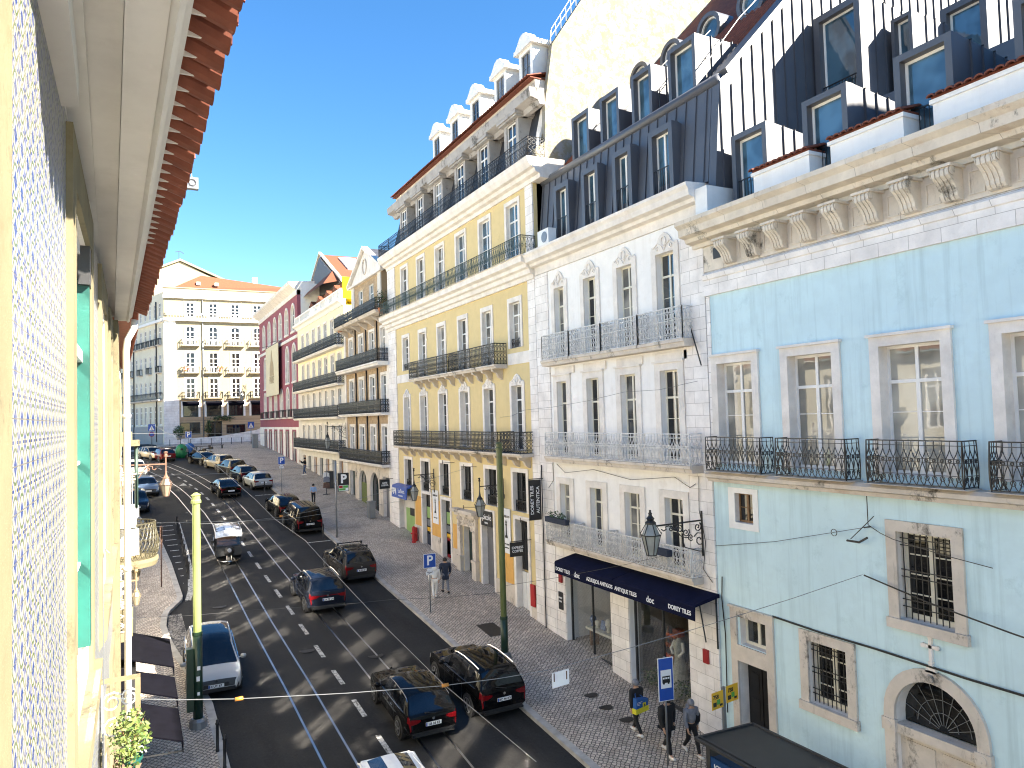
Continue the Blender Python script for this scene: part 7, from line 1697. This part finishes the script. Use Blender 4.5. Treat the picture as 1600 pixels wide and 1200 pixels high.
car('hatch', 10.05, 58.4, R(5), 4.4, 1.82, 1.52, 'paint_black', 'black parked estate car just ahead of the black van', '21 OT 55', group=PK)
car('sedan', 6.95, 68.2, R(6), 4.5, 1.80, 1.42, 'paint_black', 'dark moving hatchback between the tram rails, middle of the street', '', group=MV, detail=False, name='moving_car')
car('hatch', 9.95, 70.8, R(7), 4.25, 1.78, 1.48, 'paint_silver', 'silver parked hatchback beside the blue parking sign', '', group=PK, detail=False)
car('hatch', 9.4, 76.0, R(9), 4.2, 1.75, 1.50, 'paint_ink_blue', 'dark blue parked car ahead of the silver hatchback', '', group=PK, detail=False)
car('suv', 8.85, 80.9, R(13), 4.3, 1.80, 1.60, 'paint_brown_grey', 'dark parked car fourth from the bins in the upper row', '', group=PK, detail=False)
car('mpv', 8.1, 85.8, R(18), 4.4, 1.80, 1.62, 'paint_pale_gold', 'pale gold parked estate car in the upper row', '', group=PK, detail=False)
car('sedan', 6.9, 91.2, R(20), 4.6, 1.82, 1.45, 'paint_black', 'black parked saloon uppermost by the motorcycles', '', group=PK, detail=False)
car('hatch', 1.9, 99.0, R(205), 4.3, 1.76, 1.48, 'paint_pale_gold', 'beige car at the top of the street near the side road', '', group=MV, detail=False, name='moving_car')
car('hatch', 3.0, 96.8, R(14), 4.2, 1.78, 1.50, 'paint_dark_red', 'dark red car at the top of the street beside the beige one', '', group=MV, detail=False, name='moving_car')
car('mpv', 2.55, 30.6, R(179), 4.42, 1.83, 1.61, 'paint_silver', 'silver people carrier parked half on the cobbles, facing the camera', '14 UT 67', trim=True, group=PK, skyroof=True)
car('hatch', .85, 71.2, R(184), 4.3, 1.78, 1.46, 'paint_slate_blue', 'blue grey car parked at the left kerb, facing the camera', '', group=PK, detail=False)
car('suv', .1, 83.0, R(186), 4.4, 1.80, 1.6, 'paint_silver', 'grey car parked behind the blue grey one at the left kerb', '', group=PK, detail=False)
car('hatch', .05, 64.2, R(182), 4.2, 1.76, 1.45, 'paint_ink_blue', 'dark car mostly hidden behind the round balcony', '', group=PK, detail=False)
# white tuk tuk whose roof peeps in at the bottom
def tuk(x, y, rz, label, paint, cover, white=False):
    z0 = gz(y)+.012; e = empty('tuk_tuk', (x, y, z0), label, 'tuk tuk', 'tuk tuks')
    slope = math.atan2(gz(y+2)-gz(y-2), 4); e.rotation_euler = (Matrix.Rotation(slope, 3, 'X') @ Matrix.Rotation(rz, 3, 'Z')).to_euler()
    def wheel(xx, yy, r_):
        mb = LB(); mb.smooth = True; mb.lathe([(r_-.1, -.06), (r_-.02, -.07), (r_, -.04), (r_, .04), (r_-.02, .07), (r_-.1, .06)], (0, 0, 0), 18); mb.v = [(xx+c, yy+a, r_+b_) for a, b_, c in mb.v]; w_ = mb.build('wheel', M['rubber'], e)
        mb = LB(); mb.tube([(xx-.06, yy, r_), (xx+.06, yy, r_)], r_-.1, 14); mb.build('rim', M['rim'], w_)
    wheel(0, 1.25, .28); wheel(-.58, -.95, .29); wheel(.58, -.95, .29)
    mb = LB(); mb.smooth = False
    mb.prism([(-1.45, .35), (1.0, .32), (1.3, .55), (1.22, 1.02), (1.02, 1.06), (.95, .55), (.1, .5), (.0, .85), (-.1, .52), (-.75, .55), (-.9, 1.05), (-1.45, 1.1)], -.66, .66, 'u'); mb.build('body', M[paint if white else 'plastic_black'], e)
    mb = LB(); mb.smooth = True; mb.lathe([(0, 0), (.24, .02), (.27, .2), (.22, .42), (.1, .5), (0, .52)], (0, 1.3, .56), 12); mb.build('front_cowl', M[paint if white else 'plastic_black'], e)
    mb = LB(); mb.tube([(0, 1.42, .9), (0, 1.58, .9)], .11, 12); hl = mb.build('headlight', M['head_lamp'], e)
    for s_ in (-1, 1):
        mb = LB(); mb.tube([(s_*.46, 1.12, .78), (s_*.46, 1.2, .78)], .12, 12); mb.build('side_lamp', M['chrome'], e)
        mb = LB(); mb.tube([(s_*.62, 1.0, 1.25), (s_*.85, 1.1, 1.35)], .018, 5); mb.box(*sorted((s_*.8, s_*.95)), 1.08, 1.12, 1.28, 1.45); mb.build('mirror', M['plastic_black'], e)
        mb = LB(); mb.tube([(s_*.12, 1.25, .95), (s_*.12, 1.4, .3)], .03, 5); mb.build('fork', M['chrome'], e)
    mb = LB(); mb.tube([(-.62, 1.0, .22), (-.3, 1.52, .26), (.3, 1.52, .26), (.62, 1.0, .22)], .03, 6); mb.build('crash_bar', M['chrome'], e)
    mb = LB()
    for s_ in (-1, 1):
        mb.tube([(s_*.64, .98, 1.0), (s_*.66, .72, 1.85)], .025, 5); mb.tube([(s_*.66, -.2, .6), (s_*.68, -.2, 1.9)], .02, 5); mb.tube([(s_*.64, -1.4, 1.05), (s_*.64, -1.35, 1.8)], .025, 5); mb.tube([(s_*.66, .72, 1.85), (s_*.68, -.2, 1.93), (s_*.64, -1.35, 1.8)], .022, 5)
    mb.tube([(-.66, .72, 1.85), (.66, .72, 1.85)], .022, 5); mb.tube([(-.64, -1.35, 1.8), (.64, -1.35, 1.8)], .022, 5); mb.build('roof_frame', M['white_metal' if white else 'plastic_black'], e)
    # domed roof, panels of clear film or white shell with windows
    mb = LB(); gs = {(a, b_): LB() for a in (0, 1) for b_ in (0, 1)}; mb.smooth = True; nx, ny = 8, 10
    P = lambda i, j: ((i/nx-.5)*1.42, 1.05-2.5*j/ny, 1.83+.17*math.sin(math.pi*i/nx)*(.4+.6*math.sin(math.pi*min(1, max(.0, j/ny))))-(.28 if j == 0 else 0)-(.12 if j == ny else 0))
    for i in range(nx):
        for j in range(ny):
            solid = (i in (3, 4) or j in (0, 4, 9)) if not white else (not (i in (1, 2, 5, 6)) or j in (0, 4, 9))
            tg = mb if solid else gs[(0 if i < nx/2 else 1, 0 if j < 4 else 1)]; a = tg.addv([P(i, j), P(i+1, j), P(i+1, j+1), P(i, j+1)]); tg.face((a, a+1, a+2, a+3))
    rf = mb.build('roof_cover', M['white_metal' if white else cover], e); 
    for g in gs.values(): g.smooth = True; g.build('roof_window', M['pane' if white else 'pane_film'], rf)
    mb = LB(); mb.tube([P(i, 0) for i in range(nx+1)], .025, 5); mb.tube([P(0, j) for j in range(ny+1)], .03, 5); mb.tube([P(nx, j) for j in range(ny+1)], .03, 5); mb.build('roof_hem', M['white_metal'], rf)
    mb = LB(); mb.prism([(1.0, 1.04), (.86, 1.4), (.85, 1.4), (.98, 1.04)], -.62, .62, 'u'); mb.build('windscreen', M['shop_glass'], e)
    mb = LB(); mb.box(-.55, .55, -.85, -.45, .55, .85); mb.box(-.55, .55, -.98, -.85, .8, 1.35); mb.box(-.25, .25, .1, .4, .5, .85); mb.build('seat', M['rust'], e)
    mb = LB()
    for s_ in (-1, 1): mb.prism([(-.2, .5), (-1.45, .5), (-1.45, 1.1), (-.2, 1.0)], *sorted((s_*.665, s_*.70)), 'u')
    mb.build('side_panel', M[paint], e)
    return e
tuk(4.85, 46.9, R(178), 'black tuk tuk with clear rain cover driving towards the camera', 'paint_black', 'clear_cover')
tuk(5.75, 17.95, R(178), 'white tuk tuk whose white roof shows at the bottom edge', 'paint_white', 'clear_cover', True)
# ================================================================ people
def grow(name, verts, edges, radii, mat, parent, sub=2, root=0, extra=None):
    me = bpy.data.meshes.new(name); me.from_pydata(verts, edges, []); o = bpy.data.objects.new(name, me); COL.objects.link(o)
    o.modifiers.new('skin', 'SKIN'); sv = me.skin_vertices[0].data
    for k, r_ in enumerate(radii): sv[k].radius = (r_, r_) if not isinstance(r_, tuple) else r_
    for k in range(len(radii)): sv[k].use_root = (k == root)
    s_ = o.modifiers.new('sub', 'SUBSURF'); s_.levels = sub; s_.render_levels = sub
    dg = bpy.context.evaluated_depsgraph_get(); nm = bpy.data.meshes.new_from_object(o.evaluated_get(dg)); bpy.data.objects.remove(o); bpy.data.meshes.remove(me)
    nm.name = name; nm.materials.clear(); nm.materials.append(M[mat]); nm.polygons.foreach_set('use_smooth', [True]*len(nm.polygons)); nm.update()
    q = bpy.data.objects.new(name, nm); COL.objects.link(q); q.parent = parent; return q
def person(x, y, rz, label, top, legs, shoes='cloth_white', hair='hair_dark', h=1.72, stride=.3, arms=(.15, -.15), elbow=(.25, .25), coat=0.0, hood=None, base=.13, lean=.03, phase=1, bend=None, bulk=1.0, headpitch=0.0, group=None):
    """faces local +y; stride in metres; arms: swing of each arm (radians); elbow: bend of each forearm"""
    z0 = gz(y)+base; e = empty('person', (x, y, z0), label, 'person', group, rz=rz); s = h/1.72
    hipz = .90*s; fz = lambda yy: math.tan(math.atan2(gz(y+1)-gz(y-1), 2))*(yy*math.cos(rz))
    pel = (0, 0, hipz+.03); ch = (0, lean*.6, 1.22*s); sh = (0, lean, 1.40*s); nk = (0, lean+.01, 1.47*s); hd = (0, lean+.03+headpitch*.04, 1.59*s); hdt = (0, lean+.02+headpitch*.08, 1.68*s)
    L_ = {}
    for k, sd in enumerate((1, -1)):
        st = stride*.5*(1 if k == 0 else -1)*phase
        hip = (sd*.09*s, 0, hipz); an = (sd*.09*s, st, .085*s+fz(st)+(.05 if st < 0 and stride > .2 else 0)); kn = (sd*.095*s, st*.45+.05+(.05 if st < 0 else 0), .48*s); toe = (sd*.11*s, st+.16*s, .035*s+fz(st))
        shd = (sd*.185*s*bulk, lean, 1.38*s); a = arms[k]; el = (sd*.235*s*bulk, lean+.29*s*math.sin(a), 1.38*s-.29*s*math.cos(a)); b_ = a+elbow[k]
        wr = (sd*.225*s*bulk-sd*.03*abs(elbow[k]), el[1]+.25*s*math.sin(b_), el[2]-.25*s*math.cos(b_)); d = Vector((0, math.sin(b_), -math.cos(b_)))
        L_[k] = dict(hip=hip, kn=kn, an=an, toe=toe, sh=shd, el=el, wr=wr, d=d, sd=sd)
    # the body: one continuous skin from pelvis to finger tips and toes
    V = [pel, ch, sh, nk, hd, hdt]; E_ = [(0, 1), (1, 2), (2, 3), (3, 4), (4, 5)]; Rr = [.125*s, .12*s, .10*s, .055*s, .095*s, .075*s]
    for k in (0, 1):
        q = L_[k]; n0 = len(V); V += [q['hip'], q['kn'], q['an'], q['toe']]; E_ += [(0, n0), (n0, n0+1), (n0+1, n0+2), (n0+2, n0+3)]; Rr += [.085*s, .055*s, .038*s, .035*s]
        n1 = len(V); V += [q['sh'], q['el'], q['wr']]; E_ += [(2, n1), (n1, n1+1), (n1+1, n1+2)]; Rr += [.055*s, .042*s, .028*s]
        w = Vector(q['wr']); pm = w+q['d']*.07*s; V.append(tuple(pm)); E_.append((n1+2, n1+3)); Rr.append(.032*s); side = Vector((0, q['d'].z, -q['d'].y))
        for fi, (off, ln) in enumerate(((-.033, .065), (-.011, .078), (.011, .074), (.033, .058))):
            kb = pm+side*off*s+q['d']*.035*s; tip = kb+q['d']*ln*.55*s+Vector((-q['sd']*.02, 0, 0)); tip2 = tip+q['d']*ln*.4*s+Vector((-q['sd']*.03, 0, 0))
            n2 = len(V); V += [tuple(kb), tuple(tip), tuple(tip2)]; E_ += [(n1+3, n2), (n2, n2+1), (n2+1, n2+2)]; Rr += [.0095*s, .009*s, .008*s]
        th = w+q['d']*.03*s-side*.035*s; th2 = th+q['d']*.045*s-side*.018*s; n2 = len(V); V += [tuple(th), tuple(th2)]; E_ += [(n1+2, n2), (n2, n2+1)]; Rr += [.012*s, .0095*s]
    body = grow('body', V, E_, Rr, 'skin', e, 2)
    # face: nose, eyes
    fx = LB(); hv = Vector(hd); fx.lathe([(0, 0), (.016, .0), (.008, .035), (0, .04)], (0, hv.y+.098*s, hv.z-.01), 6)
    for sd in (-1, 1): fx.lathe([(0, -.012), (.012, 0), (0, .012)], (sd*.035*s, hv.y+.088*s, hv.z+.03), 6); 
    fx.build('face', M['skin'], e)
    # clothes
    V = [pel, ch, sh, (nk[0], nk[1], nk[2]-.02)]; E_ = [(0, 1), (1, 2), (2, 3)]; Rr = [.150*s*bulk, .152*s*bulk, .125*s*bulk, .075*s]
    if coat: V.append((0, -.01, hipz-coat)); E_.append((0, 4)); Rr.append((.19*s*bulk, .15*s*bulk))
    for k in (0, 1):
        q = L_[k]; n1 = len(V); w = Vector(q['wr']); V += [q['sh'], q['el'], tuple(w-q['d']*.01)]; E_ += [(2, n1), (n1, n1+1), (n1+1, n1+2)]; Rr += [.082*s*bulk, .066*s*bulk, .052*s]
    grow('jacket', V, E_, Rr, top, e, 2)
    V = [(0, 0, hipz+.06)]; E_ = []; Rr = [.138*s]
    for k in (0, 1):
        q = L_[k]; n0 = len(V); V += [q['hip'], q['kn'], (q['an'][0], q['an'][1], q['an'][2]+.015)]; E_ += [(0, n0), (n0, n0+1), (n0+1, n0+2)]; Rr += [.10*s, .072*s, .055*s]
    grow('trousers', V, E_, Rr, legs, e, 2)
    for k in (0, 1):
        q = L_[k]; a = q['an']; t_ = q['toe']; b = LB(); b.smooth = True
        b.tube([(a[0], a[1]-.07*s, a[2]-.045*s), (a[0], a[1], a[2]-.03*s), (a[0]*1.05, a[1]+.08*s, a[2]-.045*s), (t_[0], t_[1]+.03, t_[2]+.005)], [.04*s, .055*s, .05*s, .035*s], 8); b.build('shoe', M[shoes], e)
    hb = LB(); hb.smooth = True; c = Vector(hd); r_ = .112*s
    if hair:
        hb.lathe([(r_*.98, -.045), (r_*1.08, .02), (r_*.96, .075), (r_*.62, .118), (0, .135)], (c.x, c.y-.012, c.z+.0), 14, sq=(.9, 1.05)); hb.build('hair', M[hair], e)
    if hood:
        b = LB(); b.smooth = True; b.lathe([(.10*s, -.05), (.135*s, 0), (.12*s, .07), (.06*s, .11), (0, .115)], (0, lean-.06, 1.46*s), 12, sq=(1.1, .8)); b.build('hood', M[hood], e)
    return e
W_ = 'people walking on the pavement'
person(13.32, 35.0, R(-12), 'person in white hooded jacket and white trousers walking up the pavement', 'cloth_white', 'cloth_white', h=1.70, stride=.38, hood='cloth_white', group=W_, bulk=1.12)
person(14.1, 35.5, R(-8), 'person in long dark blue coat beside the one in white', 'cloth_dark_blue', 'cloth_grey', 'cloth_black', h=1.80, stride=.45, coat=.28, group=W_, phase=-1, bulk=1.15)
person(12.74, 60.2, R(170), 'person in light blue jacket and dark trousers holding a phone', 'cloth_light_blue', 'cloth_black', 'cloth_black', h=1.62, stride=.1, arms=(.3, .2), elbow=(1.3, 1.2), group=W_)
person(15.2, 75.6, R(80), 'person in black top and jeans photographing near the cream house', 'cloth_black', 'cloth_denim', h=1.78, stride=.25, arms=(1.0, .8), elbow=(1.3, 1.3), group=W_, lean=-.03)
A_ = person(14.45, 19.9, R(-175+180), 'person in dark clothes and grey cap carrying a blue and yellow bag', 'cloth_black', 'cloth_black', 'cloth_white', h=1.76, stride=.55, group=W_, hair='cloth_grey', bulk=1.05)
b_ = empty('courier_bag', (14.4, 19.66, gz(19.9)+1.2), 'blue and yellow shoulder bag carried by the walker in the grey cap', 'bag', rz=R(8))
mb = LB(); mb.prism([(-.27, -.24), (.25, -.22), (.27, .14), (-.24, .22)], -.09, .07, 'w'); o = mb.build('bag_body', M['cloth_royal'], b_)
mb = LB(); mb.prism([(-.285, -.26), (.275, -.23), (.275, -.07), (-.285, -.1)], -.1, .08, 'w'); mb.build('yellow_base', M['cloth_yellow'], o)
mb = LB(); mb.box(.02, .15, -.106, -.092, -.1, .05); mb.build('yellow_patch', M['cloth_yellow'], o)
text_ob('B', .12, M['sign_black'], o, Mface((.085, -.112, -.03), (1, 0, 0), (0, 0, 1)), bold=.003)
mb = LB(); mb.box(-.22, -.0, -.096, -.0905, .09, .1); mb.box(-.22, -.05, -.096, -.0905, .05, .06); mb.box(-.22, -.1, -.096, -.0905, .01, .02); mb.build('print', M['sign_white'], o)
mb = LB(); mb.tube([(-.2, .0, .2), (-.12, .1, .3), (.0, .2, .3), (.2, .05, .14)], .015, 4); mb.build('strap', M['cloth_royal'], o)
person(14.55, 18.55, R(185), 'person all in black with a black backpack behind the bus stop sign', 'cloth_black', 'cloth_black', 'cloth_white', h=1.80, stride=.5, group=W_, bulk=1.25, coat=.1, headpitch=1)
person(15.25, 18.25, R(175), 'person in grey hooded top with black bag walking beside the one in black', 'cloth_grey', 'cloth_black', 'cloth_white', h=1.68, stride=.55, group=W_, hood='cloth_grey', bulk=1.1, phase=-1, hair='cloth_grey')
e = empty('backpack', (15.45, 18.3, gz(18.3)+1.2), 'black bag slung over the shoulder of the one in grey', 'bag')
mb = LB(); mb.smooth = True; mb.lathe([(.1, -.22), (.17, -.15), (.19, .05), (.13, .2), (0, .24)], (0, 0, 0), 10, sq=(1.1, .8)); o = mb.build('bag_body', M['cloth_black'], e)
mb = LB(); mb.tube([(.05, .08, .2), (-.1, .05, .32), (-.25, -.02, .2)], .02, 4); mb.build('strap', M['cloth_black'], o)
e = empty('postcard_rack', (14.6, 63.7, on(14.6, 63.7, .13)), 'tall souvenir rack hung with clothes before the far shop door', 'display rack')
mb = LB(); mb.tube([(0, 0, 0), (0, 0, 1.9)], .03, 6); mb.tube([(-.3, 0, .04), (.3, 0, .04)], .03, 5); mb.tube([(0, -.3, .04), (0, .3, .04)], .03, 5); mb.tube([(-.3, 0, 1.8), (.3, 0, 1.8)], .02, 5); mb.build('stand', M['dark_metal'], e)
for k, (z, mt) in enumerate(((1.35, 'cloth_grey'), (.85, 'rust'), (1.7, 'cloth_white'))):
    mb = LB(); mb.prism([(-.28, z-.25), (.28, z-.25), (.24, z+.15), (.1, z+.2), (-.1, z+.2), (-.24, z+.15)], -.1+k*.04, .06+k*.04, 'w'); mb.build('hanging_cloth', M[mt], e)
e = empty('blue_poster_stand', (15.6, 67, on(15.6, 67, .13)), 'colourful souvenir display beside the far shop entrance', 'display stand')
mb = LB(); mb.box(-.3, .3, -.5, .5, 0, 1.5); o = mb.build('stand', M['dark_metal'], e)
for k, mt in enumerate(('flower_red', 'cloth_royal', 'cloth_yellow', 'cloth_white')):
    mb = LB(); mb.box(-.31, -.301, -.45+.23*k, -.26+.23*k, .5, 1.4); mb.build('poster', M[mt], o)
